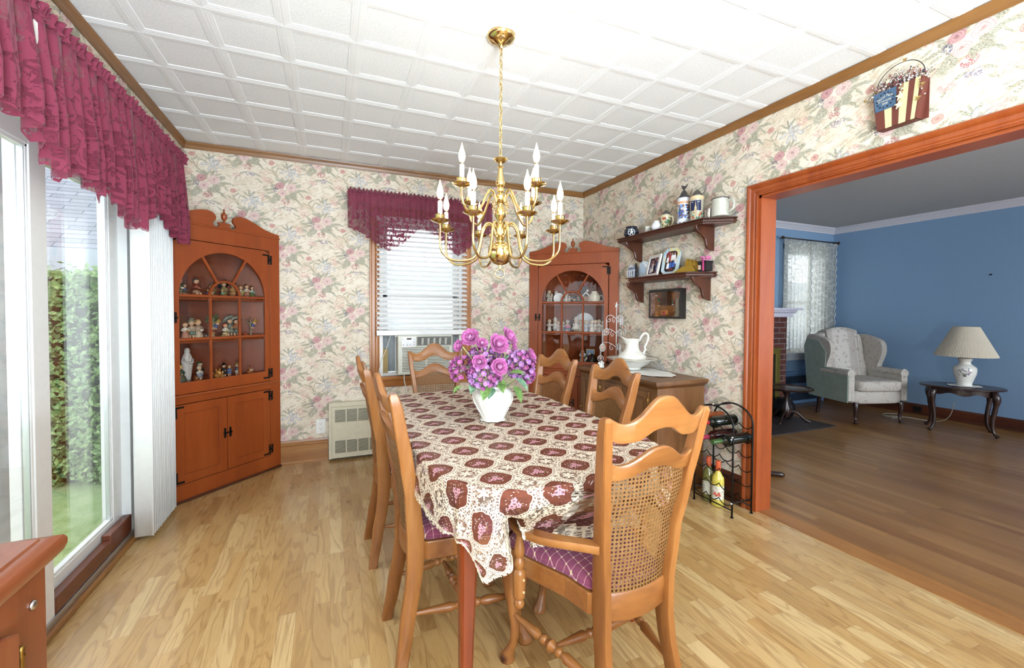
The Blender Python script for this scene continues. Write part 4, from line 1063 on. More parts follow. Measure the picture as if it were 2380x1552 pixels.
simple('holly_ornament', Rr, .118, .06, zb, 'small dark holly and snowman cluster, '+BB, 'ornament', lambda m: [setattr(m, 'cur', i % 3) or m.sphere((.02*math.cos(i*1.9), .01*math.sin(i*2.3), .012+.0045*i), .012, 7, 5) for i in range(10)], [fcol('#243022'), fcol('#dcd6ca'), fcol('#6a2226')])

# ------------------------------------------------------------------ chairs
TOPC = [(0, 1.035), (.18, 1.029), (.36, 1.004), (.52, .980), (.68, .967), (.82, .967), (.93, .977), (1, .985)]
BOTC = [(0, .947), (.2, .942), (.34, .928), (.46, .917), (.58, .914), (.75, .912), (.88, .914), (1, .925)]
TOP2 = [(0, .893), (.2, .887), (.4, .869), (.58, .852), (.74, .845), (.88, .848), (1, .862)]
BOT2 = [(0, .833), (.25, .828), (.5, .812), (.75, .802), (1, .800)]
POST = [(0, .152, -.240), (.12, .136, -.222), (.26, .122, -.196), (.36, .119, -.184), (.46, .121, -.184), (.60, .134, -.198), (.78, .155, -.228), (.92, .173, -.256), (.985, .180, -.270)]
def post_at(z):
    return interp([(a, b) for a, b, c in POST], z), interp([(a, c) for a, b, c in POST], z)
def rail_mb(top, bot, n=26, thick=.020, bow=.028):
    m = MB(); secs = []
    for i in range(n+1):
        u = -1+2*i/n; a = abs(u)
        zt_ = interp_l(top, a); zb_ = interp_l(bot, a)
        sec = []
        for (z, dy) in ((zb_, -.5), (zb_+.004, -.62), (zt_-.006, -.62), (zt_, -.35), (zt_, .35), (zt_-.006, .62), (zb_+.004, .62), (zb_, .5)):
            px, py = post_at(z)
            xw = px-.008
            sec.append((u*xw, py - bow*(1-u*u) + dy*thick/1.24, z))
        secs.append(sec)
    m.loft(secs)
    return m
def interp_l(keys, x):
    pts = keys
    for i in range(len(pts)-1):
        if x <= pts[i+1][0]:
            p0 = pts[max(i-1, 0)] if i > 0 else (-pts[1][0], pts[1][1]); p1 = pts[i]; p2 = pts[i+1]; p3 = pts[min(i+2, len(pts)-1)]
            t = (x-p1[0])/(p2[0]-p1[0])
            return .5*((2*p1[1])+(p2[1]-p0[1])*t+(2*p0[1]-5*p1[1]+4*p2[1]-p3[1])*t*t+(3*p1[1]-p0[1]-3*p2[1]+p3[1])*t**3)
    return pts[-1][1]
def seat_poly(wb, wf, d, y0, n=8, infl=0):
    # rounded trapezoid, back at y0, front at y0+d
    P = []
    hb, hf = wb/2+infl, wf/2+infl
    P += [(-hb, y0-infl)]
    P += [(hb, y0-infl)]
    P += [(hb+(hf-hb)*.35, y0+d*.3), (hb+(hf-hb)*.75, y0+d*.62), (hf-.004, y0+d*.86)]
    P += [(hf-.018, y0+d-.012+infl), (hf-.05, y0+d+infl), (0, y0+d+.012+infl), (-hf+.05, y0+d+infl), (-hf+.018, y0+d-.012+infl)]
    P += [(-hf+.004, y0+d*.86), (-hb-(hf-hb)*.75, y0+d*.62), (-hb-(hf-hb)*.35, y0+d*.3)]
    return P
def smooth_closed(P, n=3):
    out = []
    N = len(P)
    for i in range(N):
        p0, p1, p2, p3 = [Vector((*P[(i+k-1) % N], 0)) for k in range(4)]
        for k in range(n):
            t = k/n
            v = .5*((2*p1)+(p2-p0)*t+(2*p0-5*p1+4*p2-p3)*t*t+(3*p1-p0-3*p2+p3)*t**3)
            out.append((v.x, v.y))
    return out
def turned(m, p, q, prof):
    # revolve prof [(t, r)] along p->q
    p = Vector(p); q = Vector(q); d = q-p; L_ = d.length
    rot = d.to_track_quat('Z', 'Y').to_matrix().to_4x4(); M0 = m.M
    m.M = M0 @ Matrix.Translation(p) @ rot
    m.lathe([(r, t*L_) for t, r in prof], 14); m.M = M0
STR = [(0, .007), (.06, .008), (.16, .011), (.27, .015), (.34, .017), (.385, .010), (.40, .015), (.43, .015), (.445, .009), (.50, .020), (.555, .009), (.57, .015), (.60, .015), (.615, .010), (.66, .017), (.73, .015), (.84, .011), (.94, .008), (1, .007)]
def make_chair(name, label, arm=False):
    t = thing(name, label, 'chair', group='honey maple ladder-back dining chairs' if not arm else None)
    wz, wx = W['chair_z'], W['chair_x']
    wb, wf, d, y0 = .225, (.50 if arm else .43), .41, -.175
    for s_ in (-1, 1):
        m = MB(); secs = []
        zs = [0, .04, .10, .18, .26, .34, .40, .46, .54, .62, .70, .78, .86, .94, .975, .985]
        for z in zs:
            px, py = post_at(z)
            hx = .0145; hy = interp([(0, .020), (.2, .026), (.42, .030), (.7, .024), (.98, .019)], z)
            k = 1 if z < .97 else (.85 if z < .98 else .55)
            c_ = .22
            sec = []
            for (a, b) in ((-1, -1+c_), (-1+c_, -1), (1-c_, -1), (1, -1+c_), (1, 1-c_), (1-c_, 1), (-1+c_, 1), (-1, 1-c_)):
                sec.append((s_*px+a*hx*k, py+b*hy*k, z))
            secs.append(sec)
        m.loft(secs); m.build('rear_post', wz, t, smooth=True, auto=32)
    rail_mb(TOPC, BOTC).build('top_rail', wx, t, smooth=True, auto=40)
    rail_mb(TOP2, BOT2).build('mid_rail', wx, t, smooth=True, auto=40)
    rail_mb([(0, .452), (1, .452)], [(0, .368), (1, .372)], bow=.02).build('lower_back_rail', wx, t, smooth=True, auto=40)
    # cane panel
    m = MB()
    def cf(u, v):
        uu = -1+2*u; zb_ = .448; zt_ = interp_l(BOT2, abs(uu))+.004
        z = zb_+(zt_-zb_)*v; px, py = post_at(z)
        return (uu*(px-.010), py-.024*(1-uu*uu)-.002, z)
    m.grid(cf, 16, 12); m.build('cane_panel', M_cane, t, smooth=True)
    # seat
    P = smooth_closed(seat_poly(wb, wf, d, y0))
    Pi = smooth_closed([(x*.80, y0+.03+(y-y0)*.86) for x, y in seat_poly(wb, wf, d, y0)])
    m = MB(); m.ring(P, Pi, .372, .438, 'xy'); m.build('seat_frame', wx, t, bevel=.004)
    m = MB(); cx, cy = 0, y0+d*.5
    secs = []
    Pc = smooth_closed(seat_poly(wb-.012, wf-.016, d-.022, y0+.010))
    for sc, z in ((.97, .438), (1.0, .446), (1.0, .456), (.97, .468), (.90, .478), (.75, .487), (.55, .493), (.3, .497), (.02, .499)):
        secs.append([(cx+(x-cx)*sc, cy+(y-cy)*sc, z) for x, y in Pc])
    m.loft(secs); cu = m.build('cushion', M_seat, t, smooth=True, auto=60)
    m = MB(); m.tube([(x, y, .447) for x, y in Pc], .0045, 6, closed=True); m.build('piping', M_seat, cu, smooth=True)
    # front legs
    fx, fy = wf/2-.035, y0+d-.035
    for s_ in (-1, 1):
        path = [(.435, 0, 0, .024), (.40, .002, .002, .026), (.36, .006, .008, .028), (.30, .008, .012, .026), (.22, .002, .006, .020), (.14, -.004, -.006, .0155), (.08, -.002, -.002, .0145), (.045, .006, .010, .017), (.020, .012, .020, .024), (.006, .013, .022, .027), (0, .012, .020, .023)]
        m = MB(); secs = []
        fine_ = catmull([(a[1], a[2], a[0]) for a in path], 3); rad = []
        for i in range(len(path)-1):
            for k in range(3): rad.append(path[i][3]+(path[i+1][3]-path[i][3])*k/3)
        rad.append(path[-1][3])
        for p, r_ in zip(fine_, rad):
            secs.append([(s_*(fx+p.x)+r_*math.cos(2*PI*k/12)*(1+.10*abs(math.sin(4*PI*k/12))), fy+p.y+r_*math.sin(2*PI*k/12)*(1+.10*abs(math.sin(4*PI*k/12))), p.z) for k in range(12)])
        m.loft(secs); m.build('front_leg', wz, t, smooth=True, auto=50)
        px, py = post_at(.20)
        m = MB(); turned(m, (s_*px, py+.01, .185), (s_*(fx+.004), fy+.004, .185), STR); m.build('stretcher', W['chair_y'], t, smooth=True, auto=50)
    px, py = post_at(.2)
    xm = (px+fx)/2
    m = MB(); turned(m, (-xm, (py+fy)/2, .185), (xm, (py+fy)/2, .185), STR); m.build('cross_stretcher', wx, t, smooth=True, auto=50)
    if arm:
        for s_ in (-1, 1):
            px, py = post_at(.60)
            pts = catmull([(s_*(px+.006), py-.004, .598), (s_*(px+.045), py+.045, .594), (s_*(px+.105), py+.13, .583), (s_*(px+.135), py+.22, .574), (s_*(px+.128), py+.285, .570), (s_*(px+.118), py+.305, .568)], 4)
            m = MB(); secs = []
            N_ = len(pts)
            for i, p in enumerate(pts):
                tg = (pts[min(i+1, N_-1)]-pts[max(i-1, 0)]).normalized(); sd = Vector((tg.y, -tg.x, 0)).normalized()
                w_ = .021+.006*(i/N_); h_ = .0115
                if i >= N_-3: w_ *= (1, .9, .6)[i-(N_-3)]
                secs.append([tuple(p+sd*w_*a+Vector((0, 0, h_*b))) for a, b in ((-1, -.5), (-.8, -1), (.8, -1), (1, -.5), (1, .5), (.8, 1), (-.8, 1), (-1, .5))])
            m.loft(secs); m.build('armrest', W['chair_y'], t, smooth=True, auto=40)
            ax_, ay_ = px+.128, py+.26
            m = MB()
            m.lathe([(.008, .302), (.014, .304), (.018, .314), (.015, .326), (.012, .330), (.019, .336), (.0205, .345), (.0205, .415), (.019, .424), (.012, .430), (.016, .440), (.018, .452), (.013, .462), (.0105, .468), (.017, .478), (.0185, .490), (.016, .505), (.012, .525), (.0105, .545), (.012, .552), (.017, .558), (.014, .564)], 16, (s_*ax_, ay_, 0))
            sp = m.build('arm_support', wz, t, smooth=True, auto=50)
            m = MB()
            for zz in (.36, .40): m.sphere((s_*(ax_-.006)-0*.02, ay_-.0195, zz), .005, 8, 6)
            m.build('screw_cap', fcol('#d6a878'), sp, smooth=True)
    return t
ch = make_chair('dining_chair', 'ladder-back cane dining chair nearest the patio door, standing beside the near table corner')
ch.location = (.460, 1.672, 0); ch.rotation_euler = (0, 0, R(-88))
dup(ch, (.434, 2.358, 0), R(-90), 'ladder-back cane dining chair behind the near one on the patio door side')
dup(ch, (1.04, 1.800, 0), R(88), 'ladder-back cane dining chair in front of the buffet\'s near end')
dup(ch, (1.045, 2.355, 0), R(97), 'ladder-back cane dining chair by the buffet\'s far end, seen beside the flowers')
dup(ch, (.690, 2.815, 0), R(178), 'ladder-back cane dining chair at the far table end before the air conditioner')
ac_ = make_chair('armchair', 'ladder-back cane armchair with plum checked seat at the near table end', True)
ac_.location = (.830, 1.222, 0); ac_.rotation_euler = (0, 0, R(3))

# ------------------------------------------------------------------ table
TX, TY, TA, TB = .735, 1.90, .445, .80
def super_pt(a, ex=4.2, A=TA, B=TB):
    c, s_ = math.cos(a), math.sin(a)
    return (TX+A*math.copysign(abs(c)**(2/ex), c), TY+B*math.copysign(abs(s_)**(2/ex), s_))
tb_ = thing('dining_table', 'long dining table of dark mahogany under the lace cloth', 'table')
out = [super_pt(2*PI*k/96) for k in range(96)]
m = MB(); m.loft([[(TX+(x-TX)*s_, TY+(y-TY)*s_, z) for x, y in out] for s_, z in ((.985, .728), (1, .734), (1, .748), (.99, .755))]); m.build('tabletop', W['table_y'], tb_, smooth=True, auto=30)
m = MB(); ap = [(TX+(x-TX)*.84, TY+(y-TY)*.88) for x, y in out]; ap2 = [(TX+(x-TX)*.80, TY+(y-TY)*.86) for x, y in out]
m.ring(ap, ap2, .66, .728, 'xy'); m.build('apron', W['table_x'], tb_)
for sx in (-1, 1):
    for sy in (-1, 1):
        cx, cy = ((TX+sx*.355 if sx < 0 else TX+.397), TY-(.665 if sx < 0 else .46)) if sy < 0 else (TX+sx*.305, TY+.728)
        m = MB(); secs = []
        for z, w_, o_ in ((0, .016, .012), (.10, .0175, .010), (.30, .021, .006), (.50, .026, .002), (.62, .030, 0), (.66, .033, 0), (.728, .035, 0)):
            c_ = .35
            secs.append([(cx+sx*o_+a*w_, cy+sy*o_+b*w_, z) for a, b in ((-1, -1+c_), (-1+c_, -1), (1-c_, -1), (1, -1+c_), (1, 1-c_), (1-c_, 1), (-1+c_, 1), (-1, 1-c_))])
        m.loft(secs); m.build('leg', W['table_z'], tb_, smooth=True, auto=35)

# ------------------------------------------------------------------ lace cloth
def tablecloth():
    A, B, BN = .612, .962, 1.055; top = .7595; NU, NV = 150, 220
    OA, OB = TA+.006, TB+.006
    outl = [Vector(super_pt(2*PI*k/720, A=OA, B=OB)) for k in range(720)]
    ex = 4.2
    def F(x, y): return (abs((x-TX)/OA)**ex+abs((y-TY)/OB)**ex)
    m = MB()
    ang = R(2.2); ca, sa = math.cos(ang), math.sin(ang)
    vs = []; uvs = []; hem = []
    for j in range(NV+1):
        for i in range(NU+1):
            u = -A+2*A*i/NU; v = -BN+(B+BN)*j/NV
            x, y = TX+u*ca-v*sa*.5, TY+u*sa*.5+v*ca
            ed = min(A-abs(u), B-v, v+BN)
            f_ = F(x, y)
            if f_ <= 1:
                z = top + .0008*math.sin(x*40)*math.sin(y*33)
                p = (x, y, z)
            else:
                # nearest outline point (coarse by angle then refine)
                best = None; a0 = math.atan2((y-TY)/OB, (x-TX)/OA)
                k0 = int(((a0/(2*PI)) % 1)*720)
                bd = 9
                for dk in range(-70, 71, 2):
                    q = outl[(k0+dk) % 720]; dd = (q.x-x)**2+(q.y-y)**2
                    if dd < bd: bd = dd; best = (k0+dk) % 720
                q = outl[best]; d = math.sqrt(bd); cn_ = min(abs(q.x-TX)/OA, abs(q.y-TY)/OB); d = d if d < .15 else .15+(d-.15)*(1-.78*min(1, max(0, cn_-.7)/.12))
                t1 = outl[(best+3) % 720]-outl[(best-3) % 720]; nrm = Vector((t1.y, -t1.x)).normalized()
                if nrm.dot(Vector((q.x-TX, q.y-TY))) < 0: nrm = -nrm
                s_ = best/720*5.0
                cornerness = min(abs(q.x-TX)/OA, abs(q.y-TY)/OB)
                w1 = math.sin(s_*40.0+1.0)+.4*math.sin(s_*21.0)
                amp = min(d, .3)*(.02 + .34*max(0, cornerness-.78)/.2)
                r0 = .010*(1-math.exp(-d/.012))
                offo = r0+d*.045+amp*.5*w1
                # corner folds: swing in along tangent
                x2, y2 = q.x+nrm.x*max(offo, .004), q.y+nrm.y*max(offo, .004)
                tang = Vector((x-q.x, y-q.y)); 
                z = top-max(0, (d-.006))*.985
                p = (x2, y2, z)
                if y < TY-OB+.03 and .34 < x < 1.24:
                    nr = min(1, (TY-OB+.03-y)/.06); g = min(1, (x-.375)/.085, (1.22-x)/.09); g = max(0, g); g = g*g*(3-2*g)*nr
                    ly = math.exp(-((x-.462)/.052)**2)+math.exp(-((x-1.14)/.05)**2)
                    z = z+max(0, .664-z)*min(1, ly)*nr
                    p = (x2, y2+g*min(.12, max(0, d-.055)*.9)+.010*g*math.sin(x*46)*min(1, d/.1), max(z, .509) if g > .5 else z)
                if p[2] < .575: p = (p[0], p[1], .575-(.575-p[2])*.42)
                if y < TY-OB+.03 and .56 < x < 1.08: p = (p[0], p[1], max(.509, z))
            vs.append(p); uvs.append(((x-.598)*math.cos(R(2.2))+(y-1.362)*math.sin(R(2.2))+.07075, -(x-.598)*math.sin(R(2.2))+(y-1.362)*math.cos(R(2.2))+.07075))
            hem.append(1.0 if ed < .034 else 0.0)
    fs = []
    for j in range(NV):
        for i in range(NU):
            # scalloped hem: drop some edge cells
            u = -A+2*A*(i+.5)/NU; v = -BN+(B+BN)*(j+.5)/NV
            ed = min(A-abs(u), B-v, v+BN); along = v if A-abs(u) < min(B-v, v+BN) else u
            if ed < .006+.008*abs(math.sin(along*PI/.030)): continue
            fs.append((j*(NU+1)+i, j*(NU+1)+i+1, (j+1)*(NU+1)+i+1, (j+1)*(NU+1)+i))
    m.add(vs, fs, uvs)
    o = m.build('lace_tablecloth', M_lace, smooth=True, fix=False)
    ca_ = o.data.color_attributes.new('hem', 'FLOAT_COLOR', 'POINT')
    for i, h in enumerate(hem): ca_.data[i].color = (h, h, h, 1)
    tag(o, 'cream lace tablecloth with sheer rose ovals draped over the dining table', 'tablecloth')
tablecloth()

# ------------------------------------------------------------------ chandelier
BULBS = []
def chandelier():
    X0, Y0 = .735, 1.893
    t = thing('chandelier', 'twelve-light polished brass chandelier hanging over the dining table', 'chandelier', (X0, Y0, 0))
    face = math.atan2(Y0, X0)   # view direction from the camera
    m = MB(); m.lathe([(.066, 2.530), (.066, 2.524), (.060, 2.512), (.040, 2.498), (.016, 2.488), (.010, 2.478), (.006, 2.470), (.001, 2.468)], 32)
    m.build('canopy', brass, t, smooth=True, auto=40)
    # chain
    m = MB(); z = 2.474; i = 0
    while z > 1.985:
        a = (i % 2)*PI/2+.35; L_ = .017; w_ = .0075
        pts = []
        for k in range(12):
            b = 2*PI*k/12; xx = w_*math.cos(b); zz = L_*math.sin(b)*1.0
            pts.append((xx*math.cos(a), xx*math.sin(a), z-L_+zz))
        m.tube(pts, .0021, 6, closed=True); z -= .0265; i += 1
    m.tube([(.004*math.sin(k*1.3), .004*math.cos(k*1.1), 1.97+k*.02) for k in range(26)], .0022, 6)
    m.build('chain', brass, t, smooth=True)
    prof = [(.001, 1.975), (.005, 1.972), (.006, 1.962), (.030, 1.966), (.034, 1.962), (.022, 1.950), (.010, 1.944), (.009, 1.932), (.015, 1.927), (.010, 1.921), (.013, 1.912), (.014, 1.890), (.019, 1.862), (.022, 1.850), (.017, 1.838), (.011, 1.834), (.017, 1.826), (.018, 1.817), (.011, 1.808),
            (.014, 1.800), (.026, 1.794), (.028, 1.780), (.024, 1.768), (.014, 1.760), (.012, 1.752), (.022, 1.738), (.029, 1.718), (.026, 1.698), (.014, 1.684), (.011, 1.672), (.020, 1.662), (.026, 1.646), (.026, 1.612), (.020, 1.600), (.012, 1.592), (.012, 1.582), (.032, 1.579), (.052, 1.563), (.058, 1.537), (.056, 1.515), (.046, 1.495), (.029, 1.481), (.008, 1.475), (.006, 1.459), (.001, 1.457)]
    prof = [(r_, z_+.004) for r_, z_ in prof]
    MB().lathe(prof, 28).build('turned_column', brass, t, smooth=True, auto=50)
    m = MB(); m.tube([(.022*math.cos(2*PI*k/20)*math.cos(2.77), .022*math.cos(2*PI*k/20)*math.sin(2.77), 1.440+.022*math.sin(2*PI*k/20)) for k in range(20)], .0035, 8, closed=True)
    m.build('bottom_ring', brass, t, smooth=True)
    candle_m = plain('candle_sleeve', '#f4efe6', .5, var=.01)
    bm_ = NT('lit_flame_bulb'); bm_.P(color='#fff3dd', rough=.2, emit='#ffd08c', estr=7.0); bulb_m = bm_.mat
    def arm(a, rad, zc, zb, hub_z, hr):
        ca, sa = math.cos(a), math.sin(a)
        def P(r_, z_): return (ca*r_, sa*r_, z_)
        m = MB()
        pts = catmull([P(hr, hub_z-.012), P(hr+.014, hub_z+.030), P(hr+.040, hub_z+.040), P(hr+.064, hub_z+.008), P(hr+.088, zb+.045), P(hr+.122, zb+.006), P(rad-.062 if rad-.062 > hr+.14 else hr+.145, zb-.002), P(rad-.020, zb+.020), P(rad-.002, zb+.056), P(rad, zc-.02), P(rad, zc-.004)], 5)
        m.tube(pts, .0056, 10)
        # little scroll under the hub end
        sc = [P(hr+.020+.012*math.cos(q)*(1-q/9), hub_z-.020+.014*math.sin(q)*(1-q/9)) for q in [k*.55 for k in range(13)]]
        m.tube(sc, .0028, 7); m.sphere(P(hr+.022, hub_z-.045), .005, 8, 6)
        ar = m.build('arm', brass, t, smooth=True)
        M0 = Matrix.Translation(P(rad, 0))
        m = MB(); m.M = M0
        m.lathe([(.006, zc-.014), (.008, zc-.008), (.022, zc-.004), (.040, zc+.004), (.043, zc+.008), (.032, zc+.005), (.018, zc+.004), (.018, zc+.006), (.021, zc+.010), (.021, zc+.026), (.023, zc+.030), (.020, zc+.030), (.019, zc+.010), (.001, zc+.010)], 24)
        m.build('drip_cup', brass, ar, smooth=True, auto=40)
        m = MB(); m.M = M0; m.lathe([(.0105, zc+.008), (.0105, zc+.088), (.009, zc+.090), (.001, zc+.090)], 16); m.build('candle_sleeve', candle_m, ar, smooth=True, auto=40)
        m = MB(); m.M = M0; zz = zc+.090
        m.lathe([(.0075, zz), (.0075, zz+.008)], 14); m.build('bulb_cap', brass, ar, smooth=True, auto=40)
        m = MB(); m.M = M0
        m.lathe([(.007, zz+.008), (.012, zz+.018), (.0148, zz+.032), (.0135, zz+.046), (.0095, zz+.060), (.005, zz+.074), (.0025, zz+.084), (.0008, zz+.092)], 16)
        m.build('flame_bulb', bulb_m, ar, smooth=True)
        BULBS.append((X0+ca*rad, Y0+sa*rad, zz+.045))
    for k in range(8): arm(face+R(22.5+45*k), .285, 1.655, 1.492, 1.628, .022)
    for k in range(4): arm(face+R(43+90*k), .225, 1.800, 1.690, 1.775, .024)
chandelier()
# ------------------------------------------------------------------ dining room window
def dining_window():
    r = thing('window_1', 'wood cased window behind the blind on the far wall', 'window'); r['kind'] = 'structure'
    cas = [(0, 0), (.018, 0), (.020, .008), (.014, .016), (.014, .030), (.020, .038), (.020, .062), (.024, .070), (.024, .082), (0, .082)]
    m = MB()
    for (x, sg) in ((WX0, -1), (WX1, 1)): m.loft([[(x+sg*u, YB-d, z) for d, u in cas] for z in (WZ0-.01, WZ1+.08)])
    m.box(WX0-.085, YB-.022, WZ1, WX1+.085, YB, WZ1+.10)
    m.build('casing', W['win_z'], r, bevel=.002)
    m = MB(); m.box(WX0-.10, YB-.055, WZ0-.028, WX1+.10, YB+.03, WZ0); m.box(WX0-.08, YB-.020, WZ0-.095, WX1+.08, YB, WZ0-.028); m.box(WX0-.08, YB-.026, WZ0-.050, WX1+.08, YB, WZ0-.028)
    m.build('sill', W['win_x'], r, bevel=.003)
    m = MB(); a, b = WX0, WX1; y0, y1 = YB+.035, YB+.095
    m.box(a, YB+.0, WZ0, a+.03, y1+.03, WZ1); m.box(b-.03, YB+.0, WZ0, b, y1+.03, WZ1); m.box(a, y0, WZ1-.03, b, y1+.03, WZ1); m.box(a, YB+.01, WZ0, b, y1+.03, WZ0+.022)
    m.build('frame', white_paint, r, bevel=.002)
    m = MB()
    for z0, z1, yy in ((1.06, 1.40, y0+.006), (1.38, WZ1-.03, y0+.03)):
        for (x0, x1, c0, c1) in ((a+.03, a+.075, z0, z1), (b-.075, b-.03, z0, z1), (a+.03, b-.03, z0, z0+.04), (a+.03, b-.03, z1-.035, z1)): m.box(x0, yy, c0, x1, yy+.028, c1)
    m.build('sash', white_paint, r, bevel=.002)
    m = MB(); m.box(a+.07, y0+.018, 1.09, b-.07, y0+.021, 1.37); m.box(a+.07, y0+.042, 1.41, b-.07, y0+.045, WZ1-.06); m.build('pane', glass, r)
dining_window()
blind_m = NT('blind_slat'); blind_m.P(color='#eceae8', rough=.45); blind_m = blind_m.mat
def hblind():
    t = thing('venetian_blind', 'white slatted venetian blind lowered to the air conditioner', 'blind')
    xa, xb, yy = .385, 1.195, YB-.040
    MB().box(xa, yy-.03, 2.05, xb, yy+.03, 2.09).build('head_rail', blind_m, t, bevel=.003)
    m = MB(); z = 2.015; k = 0
    while z > 1.115:
        a = R(31+3*math.sin(k*1.7)) ; w_ = .024
        secs = []
        for x in (xa, xb):
            sec = []
            for (u, h) in ((-1, -.0015), (0, .0025), (1, -.0015), (1, .0005), (0, .0045), (-1, .0005)):
                sec.append((x, yy+u*w_*math.cos(a)-h*math.sin(a), z+u*w_*math.sin(a)+h*math.cos(a)))
            secs.append(sec)
        m.loft(secs); z -= .0425; k += 1
    m.build('slats', blind_m, t)
    m = MB(); m.M = Matrix.Translation((0, yy-.012, 1.072)) @ Matrix.Rotation(R(-22), 4, 'X'); m.box(xa-.005, -.012, -.022, xb+.015, .006, .024); m.build('bottom_rail', blind_m, t, bevel=.003)
    m = MB()
    for x in (xa+.11, (xa+xb)/2+.02, xb-.10, xb-.03):
        for dy in (-.024, .024): m.tube([(x, yy+dy, 2.05), (x+.001, yy+dy, 1.08)], .0011, 5)
    m.build('ladder_cord', blind_m, t)
hblind()
def air_con():
    t = thing('air_conditioner', 'beige window air conditioner with grille and control panel', 'air conditioner')
    ax0, ax1, z0, z1, yf = .548, 1.035, .712, 1.055, 3.835
    cm = plain('ac_beige', '#d3d1c1', .4, var=.02)
    m = MB(); m.box(ax0+.01, yf+.03, z0, ax1-.01, YB+.30, z1-.012); m.box(ax0, yf, z0, ax1, yf+.035, z1); m.build('housing', cm, t, bevel=.010)
    m = MB()
    xa, xb = ax0+.022, ax1-.020
    m.box(xa-.002, yf-.004, z0+.018, xa+.012, yf, z0+.245); m.box(xb-.012, yf-.004, z0+.018, xb, yf, z0+.245); xm = (xa+xb)/2
    m.box(xm-.004, yf-.004, z0+.018, xm+.004, yf, z0+.245)
    z = z0+.020
    while z < z0+.245:
        m.add([(xa, yf-.001, z), (xb, yf-.001, z), (xb, yf-.007, z+.0035), (xa, yf-.007, z+.0035), (xa, yf-.001, z+.0085), (xb, yf-.001, z+.0085)], [(0, 1, 2, 3), (3, 2, 5, 4), (0, 3, 4), (1, 5, 2)]); z += .0135
    m.build('front_grille', plain('ac_light', '#deddd2', .4, var=.02), t)
    m = MB(); m.box(xa, yf-.0012, z0+.02, xb, yf-.0002, z0+.243); m.build('grille_shadow_plate', plain('ac_dark', '#6f6d66', .6), t)
    m = MB(); vx0, vx1, vz0, vz1 = ax0+.165, ax1-.018, z1-.088, z1-.014
    m.ring([(vx0-.006, vz0-.006), (vx1+.006, vz0-.006), (vx1+.006, vz1+.006), (vx0-.006, vz1+.006)], [(vx0, vz0), (vx1, vz0), (vx1, vz1), (vx0, vz1)], yf-.006, yf+.001)
    for k in range(6):
        z = vz0+.006+k*.0115; m.box(vx0, yf-.004, z, vx1, yf-.001, z+.003)
    for k in range(5):
        x = vx0+.038+k*.052; m.add([(x, yf-.002, vz0+.004), (x+.016, yf-.002, vz0+.004), (x+.020, yf-.002, vz1-.014), (x+.008, yf-.002, vz1-.006), (x, yf-.002, vz1-.020)], [(0, 1, 2, 3, 4)])
    v = m.build('air_vent', plain('ac_vent', '#b2b1a8', .4), t)
    MB().box(vx0, yf-.0006, vz0, vx1, yf-.0001, vz1).build('vent_recess', plain('vent_black', '#3c3b38', .6), v)
    m = MB(); cx0, cx1 = ax0+.030, ax0+.152; m.box(cx0, yf-.003, vz0-.012, cx1, yf, vz1+.002); cp_ = m.build('control_panel', plain('ac_panel', '#f0f0f2', .3), t, bevel=.001)
    MB().box(cx0+.045, yf-.004, vz1-.022, cx0+.085, yf-.0028, vz1-.008).build('display', plain('ac_disp', '#4a3430', .2), cp_)
    m = MB()
    for (x, z) in ((.012, .066), (.108, .066), (.108, .042), (.016, .016), (.048, .016), (.075, .016), (.108, .016)):
        m.lathe([(.001, -.0045), (.0045, -.0042), (.005, -.003)], 10, (cx0+x, yf, vz0-.010+z), 'y')
    m.build('button', plain('ac_btn', '#9a9fae', .4), cp_)
    ap = plain('accordion_grey', '#b9bcbf', .5, var=.02)
    for (x0, x1, nm) in ((WX0+.028, ax0+.006, 0), (ax1-.006, WX1-.03, 1)):
        m = MB(); N_ = 10
        secs = []
        for i in range(2*N_+1):
            x = x0+(x1-x0)*i/(2*N_); y = YB+.055+(.010 if i % 2 else 0)
            secs.append([(x, y, z0+.01), (x, y+.003, z0+.01), (x, y+.003, 1.07), (x, y, 1.07)])
        m.loft(secs); m.build('accordion_panel', ap, t)
    m = MB(); m.box(WX0+.028, YB+.02, z0+.005, WX0+.075, YB+.05, .93); m.build('cardboard_filler', plain('kraft', '#a98f5c', .7), t)
    m = MB(); m.tube(catmull([(ax0+.06, yf+.05, z0+.01), (ax0+.058, yf+.03, z0-.05), (ax0+.075, yf+.045, z0-.13), (ax0+.085, yf+.06, .50)], 6), .0045, 8); m.build('power_cord', plain('cord_white', '#d9d7d0', .5), t, smooth=True)
air_con()
c_ = MB(); c_.tube(catmull([(.50, YB-.055, 1.06), (.47, YB-.06, .96), (.425, YB-.06, .84), (.395, YB-.07, .73), (.385, YB-.09, .62)], 6), .0028, 7)
tag(c_.build('blind_cord', plain('cord_white2', '#d5d0c6', .6), smooth=True), 'thin white cord hanging from the blind beside the air conditioner', 'cord')

